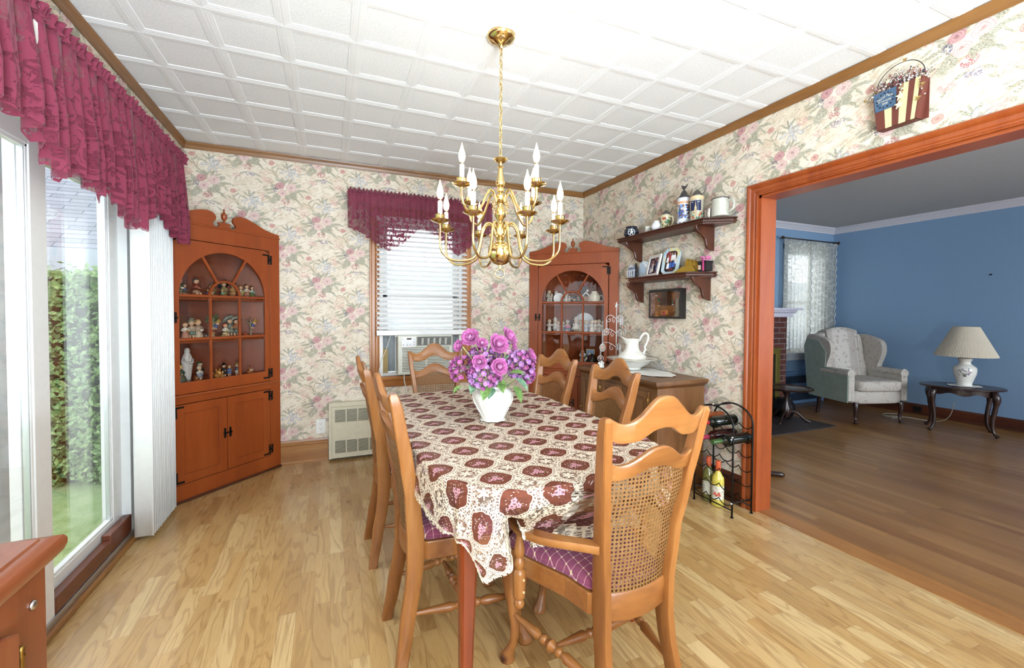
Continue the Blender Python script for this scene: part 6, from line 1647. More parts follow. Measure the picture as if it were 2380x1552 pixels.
# ------------------------------------------------------------------ flag basket over the opening
def flag_basket():
    t = thing('flag_wall_basket', 'painted flag planter with dried berries hanging above the opening', 'wall basket', (XR-.002, 1.195, 2.145), R(-90-4))
    red = plain('barn_red', '#6a3428', .6); cr = plain('flag_cream', '#e0d49a', .6); bl = plain('flag_blue', '#4a6480', .6)
    # front face corner positions (x right, z up): bottom narrower
    H = .178; wb, wt = .078, .100
    def xz(u, v): return ((u*2-1)*(wb+(wt-wb)*v), v*H)
    D0, D1 = -.052, -.048
    m = MB()
    for s_, z in ((-1, 0), (1, 0)):
        m.prism([xz(0 if s_ < 0 else 1, 0), xz(0 if s_ < 0 else 1, 1), (xz(0 if s_ < 0 else 1, 1)[0]-s_*.003, H), (xz(0 if s_ < 0 else 1, 0)[0]-s_*.003, 0)], -.05, 0)
    m.box(-wb, -.05, 0, wb, 0, .003); m.box(-wt, -.003, 0, wt, 0, H*.95)
    m.build('tin_body', red, t)
    stripes = [(0, .0, .22), (1, .22, .40), (0, .40, .56), (1, .56, .72), (0, .72, .86), (1, .86, .94), (0, .94, 1.0)]
    stripes = [(0, 0, .23), (1, .23, .40), (0, .40, .57), (1, .57, .745), (0, .745, .87), (1, .87, .97), (0, .97, 1)]
    for i, (c, a, b) in enumerate(stripes):
        v1 = .60 if b <= .5 else 1
        m = MB(); p = [xz(a, 0), xz(b, 0), xz(b, 1), xz(a, 1)]
        m.prism(p, D0, D1); m.build('painted_stripe', cr if c else red, t)
    m = MB(); m.prism([xz(.02, .50), xz(.50, .50), xz(.50, 1), xz(.02, 1)], D0-.002, D0-.0002); cn = m.build('blue_canton', bl, t)
    m = MB()
    for k in range(13):
        a = 2*PI*k/13+.2; x, z = xz(.26, .75); m.lathe([(.001, D0-.0032), (.0038, D0-.0032), (.0038, D0-.002)], 8, (x+.034*math.cos(a), 0, z+.034*math.sin(a)), 'y')
    m.build('punched_dot', plain('hole_black', '#14161c', .6), cn)
    LT = MB()
    def text(s_, x, z, size, rot=0):
        cu = bpy.data.curves.new('txt', 'FONT'); cu.body = s_; cu.size = size; cu.align_x = 'CENTER'; cu.extrude = .0004; cu.offset = .0004
        o = bpy.data.objects.new('txt', cu); C.objects.link(o)
        me = bpy.data.meshes.new_from_object(o.evaluated_get(bpy.context.evaluated_depsgraph_get()))
        LT.M = Matrix.Translation((x, D0-.003, z)) @ Matrix.Rotation(rot, 4, 'Y') @ Matrix.Rotation(R(90), 4, 'X')
        LT.add([v.co for v in me.vertices], [list(p.vertices) for p in me.polygons])
        bpy.data.objects.remove(o); bpy.data.curves.remove(cu)
    cx, cz = xz(.26, .75)
    text('Floral', cx-.014, cz+.008, .016, R(-22)); text('Park', cx+.018, cz+.012, .016, R(14)); text('Centennial', cx, cz-.006, .0125); text('2008', cx, cz-.020, .0125)
    LT.build('lettering', white_paint, cn)
    LT.build('lettering', white_paint, cn)
    m = MB(); m.tube([(wt*math.cos(PI*k/28)*1.0, -.03, H*.97+.115*math.sin(PI*k/28)**.8+(.0 if True else 0)) for k in range(29)], .0016, 6); m.build('wire_handle', black_iron, t, smooth=True)
    rnd = random.Random(11)
    br = MB(); berr = MB()
    for i in range(130):
        a = rnd.uniform(0, PI); x0 = rnd.uniform(-.085, .085)
        L_ = rnd.uniform(.03, .105)*(1-.35*abs(x0)/.085); tx = x0+rnd.uniform(-.03, .03)+(.03 if rnd.random() > .8 else 0); ty = -.028+rnd.uniform(-.035, .02)
        p0 = (x0, -.028, H*.92); p1 = (tx, ty, H*.95+L_*.8)
        br.tube([p0, p1], .0010, 4)
        for q in range(4):
            f_ = .45+.18*q; b_ = [p0[k]+(p1[k]-p0[k])*f_+rnd.uniform(-.007, .007) for k in range(3)]
            berr.cur = rnd.choice([0, 0, 0, 0, 1, 1, 2]); berr.sphere(b_, rnd.uniform(.0026, .0038), 6, 4)
    for (x0, z0_, x1, z1_) in ((.02, H, .015, H*.6), (.03, H, .025, H*.7), (.095, H*.9, .11, H*.5), (-.09, H*.95, -.13, H*.93), (.09, H, .15, H*1.1), (.0, H, .03, H*1.45)):
        br.tube([(x0, -.055, z0_), (x1, -.060, z1_)], .0012, 4)
        for q in range(9): berr.cur = rnd.choice([0, 0, 1]); berr.sphere((x0+(x1-x0)*q/8+rnd.uniform(-.008, .008), -.060+rnd.uniform(-.006, .006), z0_+(z1_-z0_)*q/8), .0032, 6, 4)
    br.build('twigs', fcol('#7a5a3a'), t); tag(berr.build('berries', [fcol('#e6dcd8'), fcol('#8a3a44'), fcol('#2c2a44')], t, smooth=True), None, None, kind='stuff')
    m = MB()
    for (x, z, s_) in ((.022, H*.68, .021), (.018, H*.47, .021), (.02, H*1.42, .014), (-.03, H*1.2, .012)):
        P = [(x+(s_ if k % 2 == 0 else s_*.42)*math.sin(PI*k/5), z+(s_ if k % 2 == 0 else s_*.42)*math.cos(PI*k/5)) for k in range(10)]
        m.prism(P, -.064, -.060)
    m.build('wooden_stars', fcol('#e2d6b4'), t)
    m = MB(); rnd = random.Random(4)
    for (x, z) in ((-.125, H*.92), (.035, H*1.55), (.105, H*.75), (.09, H*.45)):
        m.add([(x-.012, -.06, z-.006), (x+.002, -.064, z-.010), (x+.012, -.06, z+.006), (x-.002, -.056, z+.012)], [(0, 1, 2, 3)]); m.lathe([(.001, 0), (.006, .002), (.004, .006), (.001, .007)], 8, (x, -.066, z))
    m.build('dried_flower', fcol('#b39258'), t)
flag_basket()

# ------------------------------------------------------------------ buffet and what stands on it
def buffet():
    t = thing('buffet_cabinet', 'low brown oak buffet cabinet standing against the rose wallpapered wall', 'buffet')
    x0, x1, y0, y1, H = 2.045, XR-.028, 2.315, 3.29, .80
    m = MB(); m.box(x0, y0, .05, x1, y1, H-.045); m.box(x0+.012, y0+.012, 0, x1, y1-.012, .05); m.build('carcass', W['buf_z'], t, bevel=.002)
    m = MB(); m.box(x0-.045, y0-.040, H-.022, x1, y1, H); m.loft([[(x0-.045+d, y0-.040+d, z), (x1, y0-.040+d, z), (x1, y1, z), (x0-.045+d, y1, z)] for d, z in ((.045, H-.060), (.036, H-.050), (.018, H-.036), (.008, H-.030), (.008, H-.022))]); m.build('top', W['buf_y'], t, bevel=.002)
    n_ = 3; w_ = (y1-y0-.10)/n_
    for k in range(n_):
        ya = y0+.07+k*w_+.006; yb = ya+w_-.012
        m = MB(); m.ring([(ya, .09), (yb, .09), (yb, H-.085), (ya, H-.085)], [(ya+.045, .135), (yb-.045, .135), (yb-.045, H-.13), (ya+.045, H-.13)], x0-.016, x0, 'yz')
        d = m.build('door', W['buf_z'], t, bevel=.002)
        m = MB(); m.box(x0-.008, ya+.04, .13, x0-.002, yb-.04, H-.125); m.box(x0-.013, ya+.065, .16, x0-.006, yb-.065, H-.155); m.build('door_panel', W['buf_z'], d, bevel=.002)
        m = MB(); m.sphere((x0-.026, ya+.02 if k % 2 else yb-.02, .45), .011, 10, 8); m.tube([(x0-.016, ya+.02 if k % 2 else yb-.02, .45), (x0-.026, ya+.02 if k % 2 else yb-.02, .45)], .004, 8); m.build('knob', brass_dull, d, smooth=True)
        for z in (.15, H-.15):
            m = MB(); m.lathe([(.004, -.02), (.005, -.018), (.005, .018), (.004, .02)], 8, (x0-.017, yb if k % 2 else ya, z)); m.build('hinge', brass_dull, d, smooth=True)
    m = MB()
    for k in range(5): m.tube([(x0-.001, y0+.014+k*.010, .10), (x0-.001, y0+.014+k*.010, H-.09)], .004, 6)
    m.build('fluted_pilaster', W['buf_z'], t)
    m = MB(); m.lathe([(.004, -.028), (.0055, -.024), (.0055, .024), (.004, .028)], 8, (x0+.03, y0-.004, H-.15)); m.build('side_hinge', brass_dull, t)
buffet()
BT = .801
doily_m = NT('crochet_doily'); uvx = doily_m.obj(); vv_ = doily_m.n('TexVoronoi', {'Vector': uvx, 'Scale': 150.0, 'Randomness': .3}, feature='DISTANCE_TO_EDGE')
doily_m.P(color='#f4f1ea', rough=.85, alpha=doily_m.mr(vv_, .1, .2, 1.0, .8)); doily_m = doily_m.mat
def doily(name, label, x, y, z, ra, rb, rot=0, lob=18, lift=None):
    m = MB(); n_ = 144; rings = [0.001, .3, .6, .8, .9, 1.0]
    vs = []
    for r_ in rings:
        for k in range(n_):
            a = 2*PI*k/n_; s_ = r_*(1+.045*abs(math.sin(lob*a/2)) if r_ > .85 else 1)
            px, py = ra*s_*math.cos(a), rb*s_*math.sin(a)
            vs.append((px, py, .0012+(.0025*math.sin(a*9) if r_ > .75 else 0)*.5+(.002 if r_ > .75 else 0)+(lift(px, py) if lift else 0)))
    fs = [((j)*n_+k, j*n_+(k+1) % n_, (j+1)*n_+(k+1) % n_, (j+1)*n_+k) for j in range(len(rings)-1) for k in range(n_)]
    m.add(vs, fs); o = m.build(name, doily_m, smooth=True); o.location = (x, y, z); o.rotation_euler = (0, 0, rot)
    return tag(o, label, 'doily')
doily('doily', 'white crochet doily under the wash bowl on the buffet', 2.27, 2.78, BT, .17, .34)
bx, by = 2.262, 2.86
def bowl():
    t = thing('wash_bowl', 'wide white china wash bowl with thin gold rim on the buffet', 'bowl', (bx, by, BT+.005))
    m = MB(); m.lathe([(.060, 0), (.068, .004), (.066, .014), (.080, .022), (.125, .050), (.165, .078), (.198, .088), (.203, .092), (.200, .095), (.160, .086), (.120, .058), (.075, .030), (.001, .024)], 48, lobes=12, lamp=.008); m.build('bowl_body', ceramic, t, smooth=True)
    m = MB(); m.tube([(.2015*(1+.008*math.cos(12*2*PI*k/64))*math.cos(2*PI*k/64), .2015*(1+.008*math.cos(12*2*PI*k/64))*math.sin(2*PI*k/64), .0945) for k in range(64)], .0016, 6, closed=True); m.build('gold_rim', brass_dull, t, smooth=True)
bowl()
def pitcher():
    t = thing('wash_pitcher', 'tall white china pitcher with curled handle standing in the wash bowl', 'pitcher', (bx, by, BT+.036), R(-28))
    m = MB(); m.lathe([(.062, 0), (.066, .004), (.068, .008), (.098, .026), (.113, .050), (.112, .074), (.096, .098), (.066, .118), (.054, .140), (.050, .165), (.052, .190), (.058, .212), (.061, .220), (.057, .219), (.048, .19), (.045, .16), (.001, .12)], 40, lobes=8, lamp=.012)
    # pull a spout
    for i, v in enumerate(m.v):
        if v.z > .17 and v.x < 0:
            k = (v.z-.17)/.05*max(0, -v.x/.06-abs(v.y)/.05)
            if k > 0: v.x -= .040*k; v.z += .022*k
    m.build('pitcher_body', ceramic, t, smooth=True)
    m = MB(); m.tube(catmull([(.052, 0, .196), (.070, 0, .235), (.098, 0, .262), (.122, 0, .250), (.124, 0, .215), (.112, 0, .180), (.098, 0, .150), (.104, 0, .130), (.094, 0, .112), (.088, 0, .096)], 5), .0088, 10); m.sphere((.104, 0, .132), .013, 10, 8, (1, 1, .6)); m.sphere((.092, 0, .100), .012, 10, 8); m.build('handle', ceramic, t, smooth=True)
    m = MB()
    for k, (a, z) in enumerate(((205, .040), (212, .048), (218, .038), (224, .050), (230, .040), (214, .030))):
        m.sphere((.1005*math.cos(R(a-0)), .1005*math.sin(R(a-0)), z+.005), .0085, 8, 6, (.6, .9, .8))
    m.build('painted_blossom', fcol('#b98a5e'), t, smooth=True)
    m = MB(); m.tube([(v[0], v[1], v[2]) for v in [(.0595*math.cos(2*PI*k/40)-(.040*max(0, -math.cos(2*PI*k/40)-abs(math.sin(2*PI*k/40))) if math.cos(2*PI*k/40) < 0 else 0), .0595*math.sin(2*PI*k/40), .2205+.022*max(0, -math.cos(2*PI*k/40)-abs(math.sin(2*PI*k/40)))) for k in range(40)]], .0014, 6, closed=True); m.build('gold_line', brass_dull, t, smooth=True)
pitcher()
def orn_tree():
    t = thing('ornament_tree', 'white scrolled wire ornament tree topped by a star on the buffet', 'ornament tree', (2.300, 3.125, BT))
    wm = plain('white_wire', '#dedcda', .4, .2)
    m = MB(); m.tube([(0, 0, 0), (0, 0, .52)], .0045, 8); m.lathe([(.055, 0), (.055, .004), (.02, .008), (.006, .02), (.001, .02)], 20); m.build('trunk', wm, t, smooth=True)
    k = 0; ends = []
    for (z, L_, n_) in ((.40, .085, 4), (.28, .120, 4), (.16, .140, 4)):
        for i in range(n_):
            a = 2*PI*i/n_+k*.5+.35; k += 1
            ca, sa = math.cos(a), math.sin(a)
            pts = [(0, 0, z), (L_*.3, 0, z+.03), (L_*.65, 0, z+.042), (L_*.95, 0, z+.025), (L_, 0, z-.002), (L_-.02, 0, z-.016), (L_-.034, 0, z-.002), (L_-.024, 0, z+.010), (L_-.014, 0, z+.002)]
            m = MB(); m.tube([(p.x*ca, p.x*sa, p.z) for p in catmull(pts, 4)], .0026, 6); m.tube([(p.x*ca, p.x*sa, p.z) for p in catmull([(L_*.3, 0, z+.03), (L_*.42, 0, z+.0), (L_*.3, 0, z-.022), (L_*.2, 0, z-.008), (L_*.3, 0, z+.002)], 4)], .002, 5)
            m.build('scroll_branch', wm, t, smooth=True); ends.append((L_*ca, L_*sa, z-.004))
    m = MB(); P = [(.028 if q % 2 == 0 else .011, q*PI/5) for q in range(10)]
    vs = [(0, -.006, .53), (0, .006, .53)]+[(r_*math.sin(a), 0, .53+r_*math.cos(a)) for r_, a in P]
    m.add(vs, [(0, 2+q, 2+(q+1) % 10) for q in range(10)]+[(1, 2+(q+1) % 10, 2+q) for q in range(10)]); m.build('star', NT('star_silver').P(color='#d6dadb', metal=.6, rough=.3).mat, t)
    return ends
ends = orn_tree()
lbls = ['oval photo of a person on a white ribbon, highest on the wire tree', 'round photo of two people on a white ribbon, middle of the wire tree', 'silver framed oval portrait ornament on a long white ribbon', 'round portrait of a long haired person hanging lowest on the wire tree', 'small dark green bauble hanging on the wire tree', 'round family photo ornament hanging behind the wire tree trunk', 'orange and brown bauble hanging beside the pitcher on the wire tree']
pick = [(0, 0, .030), (2, 1, .028), (4, 2, .034), (9, 3, .034), (6, 4, .016), (3, 5, .024), (7, 6, .020)]
ends_w = [(2.300+e[0], 3.125+e[1], BT+e[2]) for e in ends]
ends_w.sort(key=lambda e: -e[2])
def hang(e, lab, r_, L_, body, face, oval=1.0):
    t = thing('photo_ornament', lab, 'ornament', e, R(-22))
    m = MB(); m.tube([(-.003, 0, 0), (-.004, 0, -L_)], .0016, 5); m.tube([(.003, 0, 0), (.004, 0, -L_)], .0016, 5); m.build('ribbon', fcol('#e9e7e6'), t)
    z = -L_-r_*oval
    m = MB(); m.M = Matrix.Translation((0, 0, z)) @ Matrix.Diagonal((1, 1, oval, 1)); m.lathe([(.001, -.003), (r_*.86, -.003), (r_, -.002), (r_, .002), (r_*.86, .003), (.001, .003)], 24, ax='y'); m.build('disc', fcol(body), t, smooth=True, auto=40)
    m = MB(); m.M = Matrix.Translation((0, -.0035, z)) @ Matrix.Diagonal((1, 1, oval, 1))
    m.add([(r_*.84*math.cos(2*PI*k/20), 0, r_*.84*math.sin(2*PI*k/20)) for k in range(20)], [list(range(20))[::-1]]); m.build('photo_ground', fcol(face), t)
    m = MB(); m.M = Matrix.Translation((0, -.0045, z+r_*.1)) @ Matrix.Diagonal((1, 1, 1, 1))
    m.add([(r_*.42*math.cos(2*PI*k/14), 0, r_*.5*math.sin(2*PI*k/14)) for k in range(14)], [list(range(14))[::-1]])
    m.build('face', fcol('#c08f78'), t)
front = sorted(ends_w, key=lambda e: e[0]*.93-e[1]*.36)
cols = ['#c9c2bf', '#d8d4d0', '#b9b4b0', '#cfcac6', '#28382c', '#c8c0b8', '#a2562a']; faces = ['#6a4a3c', '#8c6a60', '#8d7a6a', '#3a2a24', '#31463a', '#5b4a44', '#7a3c20']
spots = [(front[3], .09), (front[5], .08), (front[2], .11), (front[0], .09), (front[7], .05), (front[4], .07), (front[9], .06)]
for (i, q, r_), (e, L_) in zip(pick, spots): hang(e, lbls[q], r_*.8, L_*.8, cols[q], faces[q], 1.25 if q in (0, 2) else 1)
simple('crochet_angel', None, 2.105, 3.06, BT+.004, 'small white starched crochet ornament near the buffet edge', 'ornament', lambda m: (m.lathe([(.022, 0), (.018, .02), (.008, .04), (.001, .042)], 14, lobes=7, lamp=.1), m.sphere((0, 0, .048), .009, 8, 6), [m.sphere((s_*.018, .004, .034), .013, 8, 6, (1, .3, 1)) for s_ in (-1, 1)]), [fcol('#e9e5da')])

# ------------------------------------------------------------------ wine rack and bottles
def wine_rack():
    t = thing('wine_rack', 'arched black wrought iron wine rack standing by the opening', 'wine rack')
    xa, xb, ya, yb = 2.285, 2.455, 1.915, 2.215; hs = .56
    ym = (ya+yb)/2; rr_ = (yb-ya)/2
    for x in (xa, xb):
        m = MB(); P = [(x, ya, 0), (x, ya, hs*.5), (x, ya, hs)]+[(x, ym-rr_*math.cos(PI*k/18), hs+.11*math.sin(PI*k/18)) for k in range(1, 18)]+[(x, yb, hs), (x, yb, hs*.5), (x, yb, 0)]
        m.tube(P, .0055, 8); m.lathe([(.010, 0), (.010, .004), (.001, .005)], 10, (x, ya, 0)); m.lathe([(.010, 0), (.010, .004), (.001, .005)], 10, (x, yb, 0)); m.build('arched_frame', black_iron, t, smooth=True)
    rows = [.085, .177, .270, .363, .456, .549]
    for r_, z in enumerate(rows):
        for x in (xa, xb):
            m = MB(); pts = []
            for k in range(37):
                f_ = k/36; pts.append((x, ya+(yb-ya)*f_, z-.030*abs(math.sin(3*PI*f_))**.8+.006))
            m.tube(pts, .003, 6); m.build('bottle_cradle', black_iron, t, smooth=True)
    m = MB()
    for (y, z) in ((ya, .09), (yb, .09), (ya, .50), (yb, .50), (ym, hs+.11)): m.tube([(xa, y, z), (xb, y, z)], .004, 8)
    for x in (xa, xb): m.tube([(x, ya, .045), (x, yb, .045)], .004, 8)
    m.build('cross_bar', black_iron, t, smooth=True)
    m = MB()
    for (y, z) in ((ya, .09), (ya, .50), (ym, hs+.118)): m.sphere((xa-.008, y, z), .008, 10, 8)
    m.build('ball_finial', steel, t, smooth=True)
wine_rack()
def bottle(name, loc, rot, mat, lab, cap, labcol=None, L_=.30, r_=.038, fill=None, group=None, foil=.07):
    t = thing(name, lab, 'bottle', loc, 0, group); t.rotation_euler = rot
    m = MB(); m.lathe([(r_*.80, 0), (r_*.98, .004), (r_, .012), (r_, L_*.56), (r_*.93, L_*.64), (r_*.55, L_*.72), (r_*.38, L_*.78), (r_*.36, L_*.95), (r_*.40, L_*.955), (r_*.40, L_*.985), (r_*.36, L_)], 24)
    m.build('bottle_body', mat, t, smooth=True, auto=45)
    m = MB(); m.lathe([(r_*.40, L_-foil), (r_*.41, L_-foil+.001), (r_*.425, L_-.004), (r_*.40, L_+.002), (.001, L_+.002)], 18); m.build('foil_cap', fcol(cap), t, smooth=True, auto=45)
    if labcol:
        m = MB(); n_ = 12
        m.add([(1.012*r_*math.cos(R(-75+150*k/n_)), 1.012*r_*math.sin(R(-75+150*k/n_)), z) for z in (L_*.17, L_*.47) for k in range(n_+1)], [(k, k+1, n_+2+k, n_+1+k) for k in range(n_)])
        lo = m.build('paper_label', pat('label'+labcol.strip('#'), labcol, ['#8a8074', '#b8ae9e'], 120, .62), t, smooth=True)
        if fill == 'flower':
            m = MB()
            for q in range(6): m.sphere((1.02*r_*math.cos(R(-25+q*10)), 1.02*r_*math.sin(R(-25+q*10)), L_*(.29+.03*math.sin(q*2))), .008, 7, 5, (.4, 1, 1))
            m.build('printed_flowers', fcol('#c8604a'), lo)
    return t
def lying(y, z, mat, lab, cap, labcol, x=2.47, yaw=0, r_=.035, L_=.30, roll=60):
    e = (Matrix.Rotation(R(yaw), 4, 'Z') @ Matrix.Rotation(R(-90), 4, 'Y') @ Matrix.Rotation(R(roll), 4, 'Z')).to_euler()
    return bottle('wine_bottle', (x, y, z), e, mat, lab, cap, labcol, L_, r_, group='bottles lying in the wine rack')
lying(1.965, .4700, bottle_dark, 'dark green wine bottle lying with bare green neck, lower berth next to the casing', '#3d5a2e', '#dcd8cc', roll=150)
lying(2.065, .4700, bottle_brown, 'brown wine bottle with pale blue label and pink foil, lower berth of the rack', '#9a3048', '#aab2c4', roll=150)
lying(2.065, .5630, bottle_dark, 'black wine bottle with red foil lying in the upper berth near the casing', '#9c1f28', '#e0ddd2', roll=150)
lying(2.165, .5630, bottle_amber, 'amber liquor bottle with clear shoulder lying in the top berth', '#2a1c14', None, roll=0)
bottle('wine_bottle', (2.350, 2.080, .0), (0, 0, R(215)), bottle_yellow, 'yellow moscato bottle with orange foil and flower label standing under the rack', '#d0603a', '#e4dfcf', .295, .038, 'flower', None, .062)
bottle('wine_bottle', (2.362, 2.168, .0), (0, 0, R(215)), bottle_green, 'olive green bottle with orange foil standing under the rack beside the buffet', '#c85a38', '#c9c6b4', .295, .038, None, None, .062)

# ------------------------------------------------------------------ vase and flowers
VX, VY, VZ = .700, 1.885, .7615
def vase():
    t = thing('flower_vase', 'white porcelain vase with raised leaf relief on the dining table', 'vase', (VX, VY, VZ))
    m = MB(); prof = [(.046, 0), (.050, .003), (.050, .008), (.058, .028), (.074, .058), (.088, .088), (.0945, .112), (.092, .130), (.078, .144), (.060, .150), (.056, .154), (.060, .160), (.056, .162), (.050, .155), (.001, .12)]
    m.lathe(prof, 64); ob = m.build('vase_body', ceramic, t, smooth=True)
    m = MB(); rnd = random.Random(8)
    def pr(z): return interp([(b, a) for a, b in prof[2:10]], z)
    for k in range(22):
        a0 = 2*PI*k/22; tw = rnd.uniform(-.5, .5); zt_ = rnd.uniform(.085, .125)
        pts = [((pr(z)+.0006)*math.cos(a0+tw*(z/.12)**1.5), (pr(z)+.0006)*math.sin(a0+tw*(z/.12)**1.5), z) for z in [.012+(zt_-.012)*i/8 for i in range(9)]]
        m.tube(pts, [.0009, .0014, .0018, .0021, .0024, .0027, .0029, .0025, .0009], 6)
    for k in range(9):
        a0 = 2*PI*k/9; z = .124
        for q in range(4): m.sphere(((pr(z)+.0005)*math.cos(a0+.07*math.cos(q*1.57)), (pr(z)+.0005)*math.sin(a0+.07*math.cos(q*1.57)), z+.006*math.sin(q*1.57)), .0034, 7, 5, (1, 1, .8))
    m.build('leaf_relief', ceramic, t, smooth=True)
vase()
doily('doily', 'thin white edge of the doily under the flower vase', VX, VY, .7608, .058, .058)
def petal_mat(name, a, b):
    t = NT(name); n_ = t.noise(t.obj(), 90.0, 2.0); t.P(color=t.mix(t.mr(n_, .35, .65), a, b), rough=.6, spec=.25, sss=.0, sheen=.1); return t.mat
P1 = petal_mat('orchid_petal', '#b25290', '#cc7cb0'); P2 = petal_mat('light_orchid', '#cf84b4', '#e9b9d6'); P3 = petal_mat('hydrangea_petal', '#a268a6', '#c291c4'); P4 = petal_mat('hydrangea_deep', '#904078', '#b4669c')
GL = petal_mat('leaf_green', '#56753a', '#7a9650'); GS = petal_mat('stem_green', '#9a9c62', '#b3b07a'); GL2 = petal_mat('leaf_blue_green', '#54785a', '#83a080')
def petal(m, base, out, upv, L_, w_, cup, n=5):
    out = Vector(out).normalized(); upv = Vector(upv).normalized(); side = out.cross(upv).normalized(); base = Vector(base)
    rows = []
    for i in range(n+1):
        f_ = i/n; wd = w_*math.sin(PI*(.12+.80*f_))**.7*(1-.25*(f_ > .99)); c = base+out*(L_*math.sin(f_*cup)/max(cup, .01))+upv*(L_*(1-math.cos(f_*cup))/max(cup, .01))
        rows.append([c-side*wd+upv*wd*.25, c-side*wd*.4, c+side*wd*.4, c+side*wd+upv*wd*.25])
    vs = [p for r_ in rows for p in r_]; fs = [(i*4+k, i*4+k+1, (i+1)*4+k+1, (i+1)*4+k) for i in range(n) for k in range(3)]
    m.add(vs, fs)
def peony(pos, axis, r_, lab, seed=0, stemfrom=None):
    rnd = random.Random(seed)
    t = thing('peony_stem', lab, 'flower', pos, 0, 'artificial peonies in the vase')
    ax = Vector(axis).normalized(); b1 = ax.orthogonal().normalized(); b2 = ax.cross(b1)
    m = MB()
    for ring_, (n_, L_, w_, cup, tilt) in enumerate(((6, .55, .26, 2.6, 1.25), (7, .75, .30, 2.2, 1.0), (8, .92, .34, 1.8, .72), (9, 1.05, .38, 1.5, .42), (9, 1.12, .42, 1.2, .15))):
        m.cur = 1 if ring_ < 2 else 0
        for k in range(n_):
            a = 2*PI*k/n_+ring_*.5+rnd.uniform(-.15, .15); o_ = b1*math.cos(a)+b2*math.sin(a)
            d = o_*math.cos(tilt)+ax*math.sin(tilt); u = ax*math.cos(tilt)-o_*math.sin(tilt)
            petal(m, ax*(-r_*.35)+o_*(r_*.06*ring_), d, u, r_*L_*rnd.uniform(.9, 1.08), r_*w_*1.15, cup*.55)
    m.build('bloom', [P1, P2], t, smooth=True, fix=False)
    s0 = Vector((VX, VY, VZ+.15))+Vector((rnd.uniform(-.02, .02), rnd.uniform(-.02, .02), 0))-Vector(pos)
    m = MB(); st = -ax*r_*.4; mid = (s0+st)*.5+Vector((0, 0, .01)); m.tube(catmull([st, st-ax*.02, mid, s0, s0-Vector((0, 0, .06))], 4), .0028, 7); m.sphere(st-ax*.002, r_*.22, 8, 6); m.build('stem', GS, t, smooth=True)
    return t
pe = [((.578, 1.85, 1.148), (-.5, -.7, .4), .036, 'plum peony leaning out highest on the window side of the bouquet'),
      ((.522, 1.84, 1.112), (-.8, -.4, .3), .024, 'half-open small peony at the outermost window side of the bouquet'),
      ((.630, 1.84, 1.122), (-.1, -.8, .6), .024, 'small pink peony between the highest pair of blooms'),
      ((.708, 1.83, 1.116), (.1, -.9, .4), .041, 'largest open peony in the middle top of the bouquet'),
      ((.772, 1.86, 1.150), (.5, -.6, .6), .038, 'tall plum peony at the top on the buffet side'),
      ((.592, 1.76, 1.048), (-.4, -.9, .2), .027, 'pale peony low on the window side among hydrangeas'),
      ((.668, 1.72, 1.028), (0, -1, .25), .033, 'bright round peony in the centre front of the bouquet'),
      ((.872, 1.83, 1.058), (.8, -.5, .4), .033, 'peony facing sideways at the buffet side of the bouquet'),
      ((.800, 1.88, 1.105), (.8, -.1, .2), .022, 'small deep pink peony tucked under the tallest one')]
for i, (p, a, r_, lb) in enumerate(pe): peony(p, a, r_*1.0, lb, i)
def hydrangea(pos, rad, n_, lab, mats, seed):
    rnd = random.Random(seed); t = thing('hydrangea_stem', lab, 'flower', pos, 0, 'artificial hydrangeas in the vase'); m = MB()
    for i in range(n_):
        z = 1-1.75*(i+.5)/n_; a = i*2.39996; rr_ = math.sqrt(max(0, 1-z*z)); nrm = Vector((rr_*math.cos(a), rr_*math.sin(a), z))
        c = Vector((nrm.x*rad[0], nrm.y*rad[1], nrm.z*rad[2]))*rnd.uniform(.86, 1.08); b1 = nrm.orthogonal().normalized(); b2 = nrm.cross(b1); a0 = rnd.uniform(0, 2)
        s_ = rnd.uniform(.015, .020); m.cur = rnd.choice([0, 0, 1])
        for q in range(4):
            o_ = b1*math.cos(a0+q*PI/2)+b2*math.sin(a0+q*PI/2); petal(m, c, o_*.9+nrm*.45, nrm*.9-o_*.45, s_*1.25, s_*.62, .9, 2)
        m.cur = 2; m.sphere(c+nrm*.003, .0028, 5, 4)
    m.build('flower_head', list(mats)+[fcol('#d6cf86')], t, smooth=True, fix=False)
    s0 = Vector((VX, VY, VZ+.10))-Vector(pos); m = MB(); m.tube([(0, 0, 0), tuple(s0*.5+Vector((0, 0, .01))), tuple(s0)], .0032, 7); m.build('stem', GS, t, smooth=True)
hydrangea((.628, 1.80, .985), (.062, .058, .058), 64, 'violet hydrangea cluster low on the window side of the bouquet', (P3, P4), 1)
hydrangea((.655, 1.90, 1.045), (.060, .055, .045), 48, 'deep plum hydrangea cluster behind the central peony', (P4, P3), 2)
hydrangea((.828, 1.86, 1.010), (.058, .055, .060), 64, 'lilac hydrangea cluster on the buffet side of the bouquet', (P3, P4), 3)
hydrangea((.560, 1.92, .995), (.045, .045, .055), 36, 'deep pink hydrangea cluster at the far window side', (P4, P1), 4)
hydrangea((.868, 1.90, .965), (.035, .035, .045), 30, 'dark magenta hydrangea cluster hanging lowest on the buffet side', (P4, P1), 5)
hydrangea((.790, 1.95, 1.060), (.05, .05, .04), 36, 'pale hydrangea cluster at the back of the bouquet', (P3, P2), 6)
rnd = random.Random(21)
